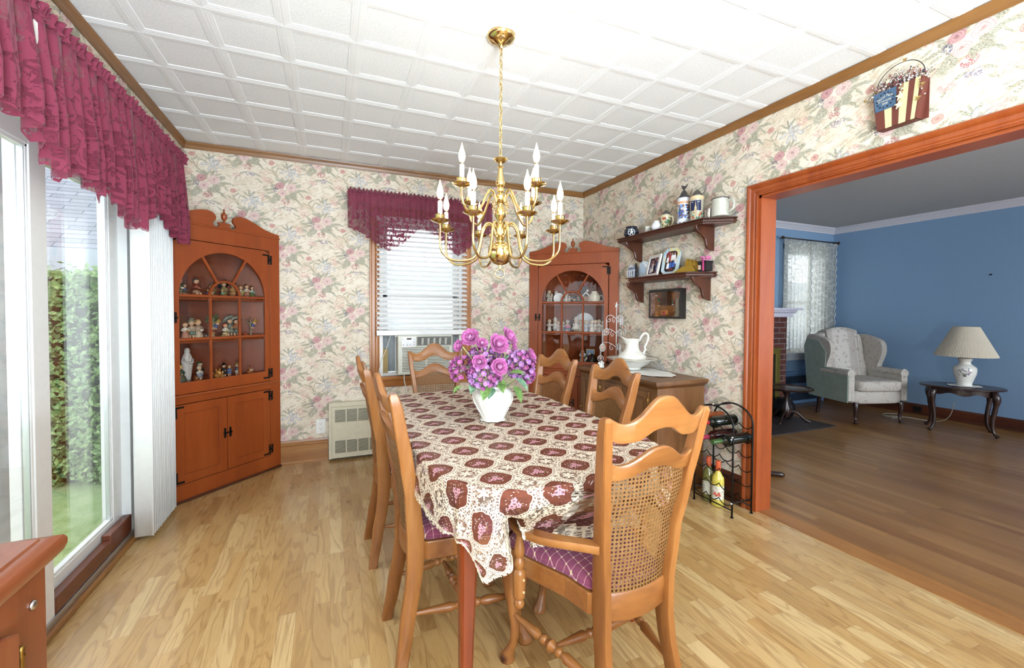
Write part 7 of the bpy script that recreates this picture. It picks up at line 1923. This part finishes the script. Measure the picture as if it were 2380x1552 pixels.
leaf_spots = [((.640, 1.775, .955), (-.5, -.4, -.75), .060, GL), ((.595, 1.80, .965), (-.6, -.3, -.7), .05, GL2), ((.690, 1.80, .965), (.1, -.7, -.5), .055, GL), ((.742, 1.80, .985), (.5, -.6, .2), .060, GL), ((.775, 1.80, .960), (.6, -.4, -.4), .058, GL2), ((.770, 1.81, .925), (.5, -.5, -.85), .062, GL),
              ((.820, 1.84, .965), (.9, -.2, -.3), .045, GL2), ((.555, 1.82, 1.015), (-.3, -.7, .4), .048, GL), ((.712, 1.79, .935), (-.1, -.8, .3), .055, GL), ((.668, 1.80, .925), (-.5, -.6, -.4), .045, GL2), ((.728, 1.82, 1.03), (.1, -.5, .8), .045, GL2), ((.54, 1.86, .93), (-.8, 0, -.4), .035, GL)]
for i, (p, d, L_, mt) in enumerate(leaf_spots):
    m = MB(); dv = Vector(d).normalized(); upv = (Vector((0, -.3, 1))-dv*dv.dot(Vector((0, -.3, 1)))).normalized(); side = dv.cross(upv)
    rows = []
    for k in range(9):
        f_ = k/8; w_ = L_*.42*math.sin(PI*f_**.85)+.0006; c = dv*(L_*1.35*f_)-upv*(L_*.35*f_*f_)
        rows.append([c-side*w_+upv*w_*.35, c-side*w_*.5+upv*w_*.1, c, c+side*w_*.5+upv*w_*.1, c+side*w_+upv*w_*.35])
    m.add([q for r_ in rows for q in r_], [(k*5+j, k*5+j+1, (k+1)*5+j+1, (k+1)*5+j) for k in range(8) for j in range(4)])
    t = thing('leaf_spray', 'green artificial leaf spray at the vase mouth', 'leaf', p, 0, 'leaf sprays at the vase mouth'); m.build('leaf', mt, t, smooth=True, fix=False)
    s0 = Vector((VX, VY, VZ+.13))-Vector(p); m = MB(); m.tube([(0, 0, 0), tuple(s0)], .0016, 5); m.build('stem', GS, t)

# ------------------------------------------------------------------ hutch by the patio door (its corner shows)
def hutch():
    t = thing('hutch_cabinet', 'cherry hutch base with rounded top edge in front of the patio door', 'cabinet')
    x0, x1, y0, y1, H = -.965, -.514, .05, 1.128, .812
    m = MB(); m.box(x0, y0, .0, x1, y1, H-.05); m.build('carcass', W['hutch_z'], t, bevel=.003)
    m = MB(); pr = [(-.01, -.045), (.0, -.043), (.008, -.034), (.012, -.022), (.012, -.012), (.008, -.004), (.0, -.001), (-.016, 0), (-.018, .004), (-.30, .004), (-.30, -.045)]
    secs = []
    ez = [(x0, y0-.02), (x0, y1+.045)]
    P = [[(x1+.012+d, y0-.02, H+z) for d, z in pr], [(x1+.012+d, y1+.010+d, H+z) for d, z in pr]]
    m.loft(P); P = [[(x1+.012+d, y1+.010+d, H+z) for d, z in pr], [(x0-.0, y1+.010+d, H+z) for d, z in pr]]; m.loft(P); m.box(x0, y0-.02, H-.04, x1-.2, y1-.01, H+.0035)
    m.build('top', W['hutch_y'], t, smooth=True, auto=30)
    for k in range(2):
        ya, yb = y0+.04+k*.49, y0+.04+k*.49+.435
        m = MB(); 
        n_ = 14
        top_in = [(yb-.06-(yb-ya-.12)*i/n_, H-.135-.05*(1-math.sin(PI*i/n_)**.6)) for i in range(n_+1)]
        top_out = [(yb-(yb-ya)*i/n_, H-.085-.030*(1-math.sin(PI*i/n_)**.5)) for i in range(n_+1)]
        m.ring([(ya, .08), (yb, .08)]+top_out, [(ya+.06, .14), (yb-.06, .14)]+top_in, x1, x1+.016, 'yz')
        d = m.build('arched_door', W['hutch_z'], t, bevel=.003)
        m = MB(); m.prism([(ya+.055, .135), (yb-.055, .135)]+top_in, x1+.001, x1+.007, 'yz'); m.prism([(ya+.09, .17), (yb-.09, .17)]+[(p[0]+(.03 if p[0] < (ya+yb)/2 else -.03)*.9, p[1]-.035) for p in top_in], x1+.007, x1+.013, 'yz'); m.build('door_panel', W['hutch_z'], d, bevel=.003)
        for z in (H-.20, .22):
            m = MB(); m.lathe([(.003, -.055), (.006, -.050), (.004, -.044), (.0065, -.038), (.0045, -.034), (.0045, .034), (.0065, .038), (.004, .044), (.006, .050), (.003, .055)], 10, (x1+.012, yb+.010, z)); m.build('hinge', brass_dull, d, smooth=True)
    m = MB(); m.lathe([(.001, .006), (.007, .005), (.009, .002), (.009, 0)], 14, (x1, y1-.045, H-.105), 'x'); m.build('round_catch', steel, t, smooth=True)
    m = MB(); m.box(x0, y0, H+.005, x1-.078, y1-.012, H+.022); m.box(x0, y0, H+.022, x1-.086, y1-.02, H+.030); m.build('upper_plinth', W['hutch_y'], t, bevel=.006)
hutch()
# ------------------------------------------------------------------ living room furniture
def lr_window():
    r = thing('window_2', 'living room window behind the lace curtains', 'window'); r['kind'] = 'structure'
    wm = plain('lr_white', '#cfd2d6', .5, var=.02)
    m = MB(); x0, x1, z0, z1 = 5.88, 6.60, .72, 2.16
    for (a, b, c, d) in ((x0-.07, x0, z0-.02, z1+.08), (x1, x1+.07, z0-.02, z1+.08), (x0-.07, x1+.07, z1, z1+.08)): m.box(a, LRY-.02, c, b, LRY, d)
    m.box(x0-.09, LRY-.06, z0-.025, x1+.09, LRY+.02, z0); m.box(x0-.07, LRY-.025, z0-.11, x1+.07, LRY, z0-.025); m.box(x0-.08, LRY-.035, z0-.045, x1+.08, LRY, z0-.025)
    m.build('casing', wm, r, bevel=.002)
    m = MB()
    for (a, b, c, d) in ((x0, x0+.05, z0, z1), (x1-.05, x1, z0, z1), (x0, x1, z0, z0+.05), (x0, x1, z1-.05, z1), (x0, x1, 1.40, 1.45)): m.box(a, LRY+.04, c, b, LRY+.08, d)
    m.build('sash', wm, r, bevel=.002); MB().box(x0+.04, LRY+.058, z0+.04, x1-.04, LRY+.061, z1-.04).build('pane', glass, r)
lr_window()
def lace_curtain():
    t = thing('lace_curtain', 'pair of sheer white lace curtains on a rod in the blue room', 'curtain')
    def panel(x0, x1, ph):
        m = MB()
        def fn(u, v):
            x = x0+(x1-x0)*u; z = 2.285-1.565*v
            edge = .018*math.sin(v*1.55*2*PI/.11) if (u > .97) else 0
            return (x+edge+.006*math.sin(v*5+ph), LRY-.085+.020*math.sin(u*(x1-x0)*2*PI/.075+ph)*(.4+.6*v), z)
        m.grid(fn, 90, 60, uvf=lambda u, v: ((x0+(x1-x0)*u)*1.3, v*1.55)); m.build('curtain_panel', M_sheer, t, smooth=True, fix=False)
        m = MB(); xx = x1
        m.tube([(xx+.018*math.sin(v/60*1.55*2*PI/.11), LRY-.10, 2.285-1.565*v/60) for v in range(61)], .006, 6); m.build('scalloped_edge', fcol('#c9c9c2'), t, smooth=True)
    panel(5.71, 6.26, 0); panel(6.22, 6.80, 1.5)
    m = MB(); m.tube([(5.68, LRY-.085, 2.30), (6.86, LRY-.085, 2.30)], .008, 10)
    for x in (5.68, 6.87): m.sphere((x, LRY-.085, 2.30), .022, 12, 8)
    for x in (5.74, 6.84): m.tube([(x, LRY-.085, 2.30), (x, LRY, 2.30)], .006, 8)
    m.build('curtain_rod', plain('dark_brass', '#4a3a28', .35, .7), t, smooth=True)
lace_curtain()
rad_cover('radiator_cover', 5.78, 6.66, LRY, 0, .452, .05, (plain('rad_blue', '#6f93bb', .5, var=.02), plain('rad_blue_slot', '#2c3a4c', .6)), 3, 'blue painted radiator cover under the lace curtained window', True)
def fireplace():
    t = thing('fireplace', 'dark red brick fireplace with white dentil mantel shelf', 'fireplace')
    bt = NT('dark_brick'); g_ = bt.sep(bt.obj())
    br = bt.n('TexBrick', {'Vector': bt.comb(bt.math('ADD', g_[0], g_[1]), g_[2], 0.0), 'Color1': '#5a2a20', 'Color2': '#471f19', 'Mortar': '#6d6560', 'Scale': 1.0, 'Mortar Size': .006, 'Brick Width': .205, 'Row Height': .068}, offset=.5)
    bt.P(color=br, rough=.8, normal=bt.bump(bt.n('TexBrick', {'Vector': bt.comb(bt.math('ADD', g_[0], g_[1]), g_[2], 0.0), 'Scale': 1.0, 'Mortar Size': .006, 'Brick Width': .205, 'Row Height': .068}, out=1, offset=.5), -.4, .006))
    x0, x1, yf = 3.86, 5.40, 3.76
    m = MB(); m.box(x1-.38, yf, .0, x1, LRY, 1.27); m.box(x0, yf, 0, x0+.38, LRY, 1.27); m.box(x0+.38, yf, .86, x1-.38, LRY, 1.27); m.build('brick_surround', bt.mat, t)
    m = MB(); m.box(x0+.36, LRY-.1, 0, x1-.36, LRY-.02, .9); m.build('firebox', plain('soot', '#15120f', .9), t)
    m = MB(); wm = plain('mantel_white', '#c4bfca', .5, var=.02)
    m.box(x0-.10, yf-.14, 1.312, x1+.10, LRY, 1.335); m.box(x0-.06, yf-.09, 1.29, x1+.06, LRY, 1.312); m.box(x0-.03, yf-.05, 1.225, x1+.03, LRY, 1.27)
    x = x0-.05
    while x < x1+.05: m.box(x, yf-.075, 1.27, x+.018, yf-.02, 1.29); x += .034
    m.build('mantel_shelf', wm, t, bevel=.001)
    m = MB(); m.ring([(x0+.36, .0), (x1-.17, 0), (x1-.17, .84), (x0+.36, .84)], [(x0+.41, .04), (x1-.25, .04), (x1-.25, .76), (x0+.41, .76)], yf-.045, yf-.02); m.build('brass_screen', plain('satin_brass', '#7d6f35', .35, .6), t, bevel=.004)
    m = MB().box(x0+.41, yf-.035, .04, x1-.25, yf-.030, .76); m.build('screen_glass', plain('smoked_glass', '#23211a', .15), t)
fireplace()
o = MB().box(3.9, 3.06, -.003, 5.26, 3.80, .010).build('hearth_slab', plain('slate_hearth', '#3b3230', .5, var=.15, scale=12), bevel=.003); tag(o, 'dark slate hearth slab on the floor before the fireplace', 'hearth')
def log_pot():
    t = thing('iron_kettle', 'dark round iron pot on the hearth under the low table', 'pot', (5.10, 3.57, .012))
    MB().lathe([(.06, 0), (.10, .03), (.125, .09), (.12, .15), (.09, .20), (.07, .215), (.08, .23), (.001, .2)], 24).build('pot_body', plain('cast', '#17151a', .45, .4), t, smooth=True)
    m = MB()
    for k in range(3): m.tube([(.09*math.cos(k*2.1), .09*math.sin(k*2.1), .02), (.12*math.cos(k*2.1), .12*math.sin(k*2.1), .0)], .008, 6)
    m.build('foot', plain('cast', '#17151a', .45, .4), t)
log_pot()
def stool():
    t = thing('piecrust_table', 'dark low table with scalloped tray top by the hearth', 'table', (4.93, 3.42, 0))
    m = MB(); m.lathe([(.001, .385), (.24, .385), (.255, .392), (.262, .408), (.256, .410), (.248, .398), (.23, .394), (.001, .394)], 72, lobes=12, lamp=.03); m.build('tray_top', W['side_z'], t, smooth=True, auto=50)
    MB().lathe([(.02, .05), (.045, .10), (.05, .16), (.025, .22), (.02, .30), (.05, .37), (.001, .385)], 20).build('pedestal', W['side_z'], t, smooth=True, auto=50)
    for k in range(3):
        a = k*2*PI/3+1.4; m = MB(); m.tube(catmull([(.02*math.cos(a), .02*math.sin(a), .12), (.10*math.cos(a), .10*math.sin(a), .12), (.19*math.cos(a), .19*math.sin(a), .04), (.25*math.cos(a), .25*math.sin(a), .014)], 4), .014, 8); m.build('leg', W['side_z'], t, smooth=True)
stool()
def wing_chair():
    cx, cy = 5.95, 3.24; rz = R(-17)
    t = thing('wing_chair', 'pale floral wing chair with sage sides and a throw over its back', 'armchair', (cx, cy, 0), rz)
    ft = NT('floral_damask'); v = ft.obj(); n1 = ft.noise(v, 26.0, 3.0, .6, .6)
    ft.P(color=ft.mix(ft.mr(n1, .55, .62), '#c3bbb0', '#b0a197'), rough=.85, spec=.15)
    st = plain('sage_velvet', '#9aa597', .8, var=.1, scale=14)
    tt = NT('quilt_throw'); v = tt.obj(); n1 = tt.noise(v, 22.0, 3.0, .6, .4); gg = tt.sep(v)
    stp = tt.mr(tt.math('ABSOLUTE', tt.math('SUBTRACT', tt.math('FRACT', tt.math('MULTIPLY', tt.math('ADD', gg[0], .2), 3.1)), .5)), .30, .34, 0.0, 1.0)
    tt.P(color=tt.mix(tt.mr(n1, .56, .62), tt.mix(stp, '#c9c3ba', '#b5aca3'), '#ad9f98'), rough=.9, spec=.1)
    # front at -y local
    def rbox(m, c, d, r_=.04, n_=4):
        # rounded box via superellipsoid
        NU_, NV_ = 24, 14; vs = []
        def sg(x, p): return math.copysign(abs(x)**p, x)
        for j in range(NV_+1):
            ph = -PI/2+PI*j/NV_
            for i in range(NU_):
                th = 2*PI*i/NU_; e = .28
                vs.append((c[0]+d[0]/2*sg(math.cos(ph), e)*sg(math.cos(th), e), c[1]+d[1]/2*sg(math.cos(ph), e)*sg(math.sin(th), e), c[2]+d[2]/2*sg(math.sin(ph), e)))
        m.add(vs, [(j*NU_+i, j*NU_+(i+1) % NU_, (j+1)*NU_+(i+1) % NU_, (j+1)*NU_+i) for j in range(NV_) for i in range(NU_)])
    m = MB(); rbox(m, (0, .02, .30), (.66, .62, .17)); m.build('seat_base', ft.mat, t, smooth=True)
    m = MB(); rbox(m, (0, -.05, .435), (.56, .58, .13)); m.build('seat_cushion', ft.mat, t, smooth=True)
    # back: arched
    m = MB(); secs = []
    for (y, k) in ((.16, .92), (.18, 1.0), (.27, 1.0), (.30, .95)):
        P = [(-.30*k, .40), (.30*k, .40), (.31*k, .70), (.30*k, .96), (.24*k, 1.02), (.14*k, 1.065), (0, 1.085), (-.14*k, 1.065), (-.24*k, 1.02), (-.30*k, .96), (-.31*k, .70)]
        secs.append([(x, y+(z-.4)*.16, z-(.01 if k < 1 else 0)) for x, z in smooth_closed(P, 3)])
    m.loft(secs); m.build('backrest', ft.mat, t, smooth=True, auto=60)
    for s_ in (-1, 1):
        P = [(.32, .38), (.36, .60), (.38, .85), (.36, .98), (.28, 1.01), (.14, .98), (.03, .94), (-.01, .86), (.00, .76), (.04, .66), (.06, .56), (.10, .38)]
        Q = smooth_closed(P, 3)
        m = MB(); m.loft([[(s_*(.31+dx), y, z) for y, z in [(a, b) for a, b in Q]] for dx, k in ((0, 1), (.012, 1), (.055, 1), (.065, 1))]); m.build('wing', ft.mat, t, smooth=True, auto=60)
        m = MB(); m.loft([[(s_*(.376+dx), .34+(y-.34)*k, .1+(z-.1)*k) for y, z in [(.34, .36), (.37, .62), (.40, .86), (.36, .96), (.16, .94), (.05, .80), (.06, .62), (-.22, .60), (-.27, .54), (-.27, .24), (.30, .24)]] for dx, k in ((0, 1), (.008, .99))]); m.build('outer_side', st, t)
        m = MB(); M0 = m.M; m.M = Matrix.Translation((s_*.34, 0, .575)); m.sphere((0, -.26, 0), .052, 14, 10, (.95, .35, 1.0)); m.M = M0
        m.loft([[(s_*.34+.050*math.cos(2*PI*k/14), y, .575+.045*math.sin(2*PI*k/14)) for k in range(14)] for y in (-.27, .12)]); m.box(s_*.30, -.27, .26, s_*.372, .16, .57); m.build('arm_roll', ft.mat, t, smooth=True, auto=50)
    m = MB()
    def th(u, v):
        x = (u-.5)*.42*(1+.06*v)
        if v < .5: z = .47+(1.055-.045*(abs(u-.5)*2)**2-.47)*(v/.5); y = .155+(z-.4)*.16-.012-.01*math.cos(u*9)
        else: q = (v-.5)/.5; z = 1.095-.045*(abs(u-.5)*2)**2-q*q*.35; y = .25+q*.10+(.10 if q > .2 else .5*q)
        return (x, y, z)
    m.grid(th, 16, 30); m.build('throw', tt.mat, t, smooth=True, solid=.008)
    for (x, y, c) in ((-.28, -.27, 1), (.28, -.27, 1), (-.27, .26, 0), (.27, .26, 0)):
        m = MB(); s_ = 1 if x > 0 else -1
        if c: m.tube(catmull([(x, y, .24), (x+s_*.01, y-.015, .17), (x, y, .08), (x+s_*.004, y-.01, .03), (x+s_*.012, y-.02, .004)], 4), [.030]*3+[.026, .024, .022, .019, .017, .015, .014, .013, .014, .017, .020, .024, .026, .022][:14], 10)
        else: m.tube([(x, y, .24), (x, y+.03, .0)], [.024, .018], 8)
        m.build('leg', W['side_z'], t, smooth=True, auto=60)
    for k in range(2):
        m = MB(); m.tube([((-.335+.67*k)+.0, -.265, z) for z in (.25, .56)], .006, 6); m.build('piping', ft.mat, t, smooth=True)
wing_chair()
def oval_table():
    t = thing('oval_end_table', 'dark oval end table with curved legs beside the wing chair', 'table', (6.285, 2.425, 0), R(-62))
    H_ = .50
    m = MB(); secs = []
    for k, z in ((.96, H_-.024), (1, H_-.018), (1, H_-.006), (.98, H_), (.93, H_-.001)): secs.append([(.335*k*math.cos(2*PI*q/48), .255*k*math.sin(2*PI*q/48), z) for q in range(48)])
    m.loft(secs); m.build('tabletop', W['side_z'], t, smooth=True, auto=40)
    m = MB(); n_ = 48
    o1 = [(.275*math.cos(2*PI*q/n_), .20*math.sin(2*PI*q/n_)) for q in range(n_)]; i1 = [(a*.94, b*.92) for a, b in o1]
    vs = []
    for P, in ((o1,), (i1,)):
        for (a, b), q in zip(P, range(n_)): vs.append((a, b, H_-.024)); vs.append((a, b, H_-.080-.014*math.cos(q*8*PI/n_*2)))
    fs = []
    for q in range(n_):
        j = (q+1) % n_; fs += [(2*q, 2*j, 2*j+1, 2*q+1), (2*n_+2*q, 2*n_+2*q+1, 2*n_+2*j+1, 2*n_+2*j), (2*q+1, 2*j+1, 2*n_+2*j+1, 2*n_+2*q+1)]
    m.add(vs, fs); m.build('apron', W['side_z'], t, smooth=True, auto=40)
    m = MB()
    for k in range(7): m.sphere((-.03+.01*k, -.197+.0005*k, H_-.055+.006*math.sin(k*2)), .007, 7, 5)
    m.build('carved_ornament', plain('carving', '#5c4a36', .5), t, smooth=True)
    for sx in (-1, 1):
        for sy in (-1, 1):
            m = MB(); d = Vector((sx*.82, sy*.57, 0)); b = Vector((sx*.215, sy*.135, 0))
            pts = catmull([b+Vector((0, 0, H_-.03)), b+d*.028+Vector((0, 0, H_-.09)), b+d*.022+Vector((0, 0, H_-.18)), b+d*.0+Vector((0, 0, .16)), b+d*.012+Vector((0, 0, .06)), b+d*.05+Vector((0, 0, .014))], 4)
            rs = [.020+.013*math.sin(PI*min(1, i/8)) if i < 9 else .022-.0009*(i-8) for i in range(len(pts))]; rs[-1] = .022; rs[-2] = .020
            m.tube(pts, rs, 10); m.build('leg', W['side_z'], t, smooth=True, auto=60)
oval_table()
doily('doily', 'crochet doily under the lamp on the oval end table', 6.285, 2.40, .5015, .13, .13)
def lamp():
    t = thing('table_lamp', 'white ceramic table lamp with pleated cream shade and painted flowers', 'lamp', (6.285, 2.40, .505))
    m = MB(); m.lathe([(.060, 0), (.062, .006), (.058, .02), (.066, .05), (.088, .12), (.094, .165), (.090, .195), (.062, .222), (.046, .235), (.044, .255), (.056, .275), (.058, .290), (.050, .296), (.001, .296)], 36); m.build('lamp_base', ceramic, t, smooth=True, auto=60)
    MB().lathe([(.030, .295), (.012, .305), (.010, .36), (.001, .36)], 14).build('neck', brass_dull, t, smooth=True, auto=50)
    m = MB(); N_ = 240; vs = []
    pr = [(.245, .315), (.240, .33), (.105, .625), (.098, .632)]
    for r_, z in pr:
        for k in range(N_): rr_ = r_*(1+.012*(k % 2)); a = 2*PI*k/N_; vs.append((rr_*math.cos(a), rr_*math.sin(a), z))
    m.add(vs, [(j*N_+k, j*N_+(k+1) % N_, (j+1)*N_+(k+1) % N_, (j+1)*N_+k) for j in range(3) for k in range(N_)])
    m.build('lamp_shade', plain('shade_cream', '#c9bda8', .8, var=.03), t)
    m = MB(); rnd_ = random.Random(6); fc = math.atan2(-2.4, -6.285)
    for i in range(26):
        a = fc+rnd_.uniform(-.55, .55); z = .10+rnd_.uniform(0, .09); r_ = interp([(.05, .066), (.12, .088), (.165, .094), (.195, .090)], z)
        m.cur = i % 3; m.sphere((r_*math.cos(a), r_*math.sin(a), z), .006, 6, 4, (.8, .8, 1))
    for i in range(5):
        a = fc+(-.3+.15*i); m.cur = 2; m.tube([(.0895*math.cos(fc), .0895*math.sin(fc), .07+.03), (.092*math.cos(a), .092*math.sin(a), .15)], .0015, 5)
    m.build('painted_flowers', [fcol('#6f6a9c'), fcol('#a07a94'), fcol('#6f7f74')], t, smooth=True)
lamp()
c_ = MB(); c_.tube(catmull([(6.40, 2.52, .30), (6.55, 2.62, .10), (6.60, 2.75, .008), (6.50, 3.0, .008), (6.35, 3.15, .008), (6.50, 3.22, .008), (6.62, 3.12, .008), (6.45, 3.02, .008), (6.30, 3.05, .008)], 8), .004, 7)
tag(c_.build('lamp_cord', fcol('#b9b4a6'), smooth=True), 'coiled white lamp cord lying on the floor by the blue wall', 'cord')
m = MB(); m.box(LRX-.03, 3.02, .03, LRX-.022, 3.10, .10); tag(m.build('baseboard_outlet', black_pl), 'black outlet box low on the blue room wall behind the wing chair', 'outlet')
m = MB(); m.sphere((LRX-.006, 2.44, 1.72), .010, 8, 6); tag(m.build('wall_nail', black_iron), 'single dark nail left in the blue wall', 'nail')
m = MB(); m.tube(catmull([(2.95, 2.42, .06), (3.05, 2.38, .035), (3.16, 2.31, .02), (3.25, 2.26, .012)], 5), [.028, .027, .026, .025, .024, .022, .021, .020, .018, .018, .019, .02, .021, .022, .018, .012], 10)
m.lathe([(.05, .05), (.04, .12), (.03, .3), (.045, .42), (.02, .45)], 14, (2.93, 2.43, 0)); tag(m.build('pedestal_table', W['side_z'], smooth=True), 'dark carved table foot peeping out past the door casing', 'table')

# ------------------------------------------------------------------ outside
gt = NT('lawn'); n_ = gt.noise(gt.obj(), 9.0, 5.0, .7); n2 = gt.noise(gt.obj(), 140.0, 2.0)
gt.P(color=gt.mix(gt.mr(n_, .35, .65), '#7f9a5c', gt.mix(n2, '#93a972', '#a9ba8e')), rough=.9, normal=gt.bump(n2, .6, .02))
o = MB().box(-14, -4, -.25, -1.16, 18, -.15).build('lawn', gt.mat); tag(o, 'bright green lawn outside the patio door', 'lawn', kind='structure')
def hedge():
    lm = NT('hedge_leaf'); rr_ = lm.n('ObjectInfo', out=4); n_ = lm.noise(lm.obj(), 40.0, 2.0); lm.P(color=lm.ramp(n_, [(.3, '#3f5c33'), (.5, '#66864a'), (.7, '#98b070')]), rough=.55)
    m = MB(); rnd = random.Random(12)
    x0, x1, y0, y1, z0, z1 = -4.6, -1.35, 4.50, 5.1, -.15, 1.56
    def leaf(c, n3, s_):
        n3 = n3.normalized(); b1 = n3.orthogonal().normalized(); ang = rnd.uniform(0, 6.3); b1 = b1*math.cos(ang)+n3.cross(b1)*math.sin(ang); b2 = n3.cross(b1)
        m.add([c-b1*s_, c-b2*s_*.5, c+b1*s_, c+b2*s_*.5], [(0, 1, 2, 3)])
    for i in range(15000):
        q = rnd.random()
        if q < .78: c = Vector((rnd.uniform(x0, x1), y0+.16*rnd.random()**1.3, rnd.uniform(z0, z1))); nn = Vector((rnd.gauss(0, .5), -1, rnd.gauss(.5, .5)))
        elif q < .90: c = Vector((rnd.uniform(x0, x1), rnd.uniform(y0, y1), z1+rnd.gauss(0, .035))); nn = Vector((rnd.gauss(0, .4), rnd.gauss(-.3, .4), 1))
        else: c = Vector((x1-.12*rnd.random(), rnd.uniform(y0, y1), rnd.uniform(z0, z1))); nn = Vector((1, rnd.gauss(-.3, .4), rnd.gauss(.4, .4)))
        c += Vector((0, .05*math.sin(c.x*5+c.z*4), 0)); leaf(c, nn, rnd.uniform(.018, .040) if q >= .78 or c.z < 1.3 else rnd.uniform(.03, .055))
    m.cur = 1; m.box(x0, y0+.14, z0, x1-.1, y1, z1-.05)
    o = m.build('hedge', [lm.mat, plain('hedge_core', '#1f2f18', .9)], fix=False); tag(o, 'tall clipped green hedge beyond the lawn outside the patio door', 'hedge', kind='stuff')
hedge()
def neighbour():
    t = thing('neighbour_house', 'neighbouring house with grey shingled roof beyond the hedge', 'house')
    sh = NT('grey_shingle'); g_ = sh.sep(sh.obj()); br = sh.n('TexBrick', {'Vector': sh.comb(g_[0], sh.math('MULTIPLY', g_[2], 1.55), 0.0), 'Color1': '#7f8388', 'Color2': '#92959b', 'Mortar': '#5e626d', 'Scale': 1.0, 'Mortar Size': .009, 'Brick Width': .62, 'Row Height': .135, 'Bias': .2}, offset=.5)
    sh.P(color=br, rough=.9)
    m = MB(); ye = 9.0; m.add([(-13, ye, 2.14), (-2.2, ye, 2.14), (-2.2, ye+5, 5.9), (-13, ye+5, 5.9), (-13, ye, 2.10), (-2.2, ye, 2.10), (-2.2, ye+5, 5.86), (-13, ye+5, 5.86)], [(0, 1, 2, 3), (7, 6, 5, 4), (0, 4, 5, 1), (1, 5, 6, 2), (2, 6, 7, 3), (3, 7, 4, 0)]); m.build('shingled_roof', sh.mat, t, fix=False)
    wm = plain('siding_white', '#d8dde2', .6, var=.02)
    m = MB(); m.box(-13, ye-.05, 1.97, -2.2, ye+.06, 2.13); m.box(-13, ye-.11, 2.02, -2.2, ye-.05, 2.12); m.build('gutter', wm, t, bevel=.01)
    m = MB(); m.box(-12.8, ye+.30, -.2, -2.5, ye+.4, 2.02)
    for k in range(20): m.box(-12.8, ye+.285, -.15+k*.11, -2.5, ye+.30, -.15+k*.11+.10)
    m.build('siding_wall', wm, t)
    m = MB(); m.box(-4.6, ye+.25, .9, -3.9, ye+.29, 1.72); m.build('shuttered_window', plain('shutter', '#6d7c8e', .5), t)
    m = MB(); m.box(-12.8, ye+5, -.2, -2.5, ye+5.1, 5.8); m.build('rear_gable', wm, t)
neighbour()
o = MB().box(-14, 5.9, -.15, 20, 6.0, 1.9).build('boundary_fence', plain('fence_white', '#b4bdc4', .6, var=.03)) ; tag(o, 'plain white boundary fence outside the far wall window', 'fence')
# ------------------------------------------------------------------ light
def light(kind, name, loc, power, col=(1,1,1), size=.1, rot=None, spread=None):
    l = bpy.data.lights.new(name, kind); l.energy = power; l.color = col
    if kind == 'AREA': l.size = size; l.shape = 'SQUARE'
    else: l.shadow_soft_size = size
    if spread: l.spread = spread
    o = bpy.data.objects.new(name, l); C.objects.link(o); o.location = loc
    if rot: o.rotation_euler = rot
    return o
for p in BULBS:
    light('POINT', 'chandelier_bulb_light', p, 3.2, (1.0, .96, .92), .014)
# photographer's flash bounced off the ceiling, plus an added forward fill
light('AREA', 'flash_fill', (.25, -1.25, .8), 125, (.72, .87, 1), .7, (R(161), 0, R(-14)))
light('AREA', 'flash_fill', (.75, -1.85, 1.75), 42, (.72, .87, 1), 1.0, (R(98), 0, R(-4)))  # added soft panel behind the camera, shining straight into the room
light('AREA', 'living_room_fill', (4.85, -1.75, 1.45), 50, (.80, .90, 1), 1.8, (R(90), 0, 0))  # unseen area lamp added in the opening to brighten the living room
w = bpy.data.worlds.new('sky'); S.world = w; w.use_nodes = True
nt = w.node_tree; nt.nodes.clear()
bg = nt.nodes.new('ShaderNodeBackground'); ow = nt.nodes.new('ShaderNodeOutputWorld')
bg.inputs[0].default_value = (.86, .93, 1.0, 1); bg.inputs[1].default_value = 1.8
nt.links.new(bg.outputs[0], ow.inputs[0])
S.view_settings.view_transform = 'Standard'; S.view_settings.look = 'None'; S.view_settings.gamma = 1.0
S.view_settings.use_curve_mapping = False
S.view_settings.exposure = 1.02
S.cycles.max_bounces = 5; S.cycles.transparent_max_bounces = 12
S.cycles.diffuse_bounces = 3; S.cycles.glossy_bounces = 2; S.cycles.transmission_bounces = 4
S.cycles.use_adaptive_sampling = True; S.cycles.adaptive_threshold = 0.09; S.cycles.adaptive_min_samples = 10
S.cycles.caustics_reflective = False; S.cycles.caustics_refractive = False
S.cycles.sample_clamp_indirect = 6
S.cycles.use_denoising = True
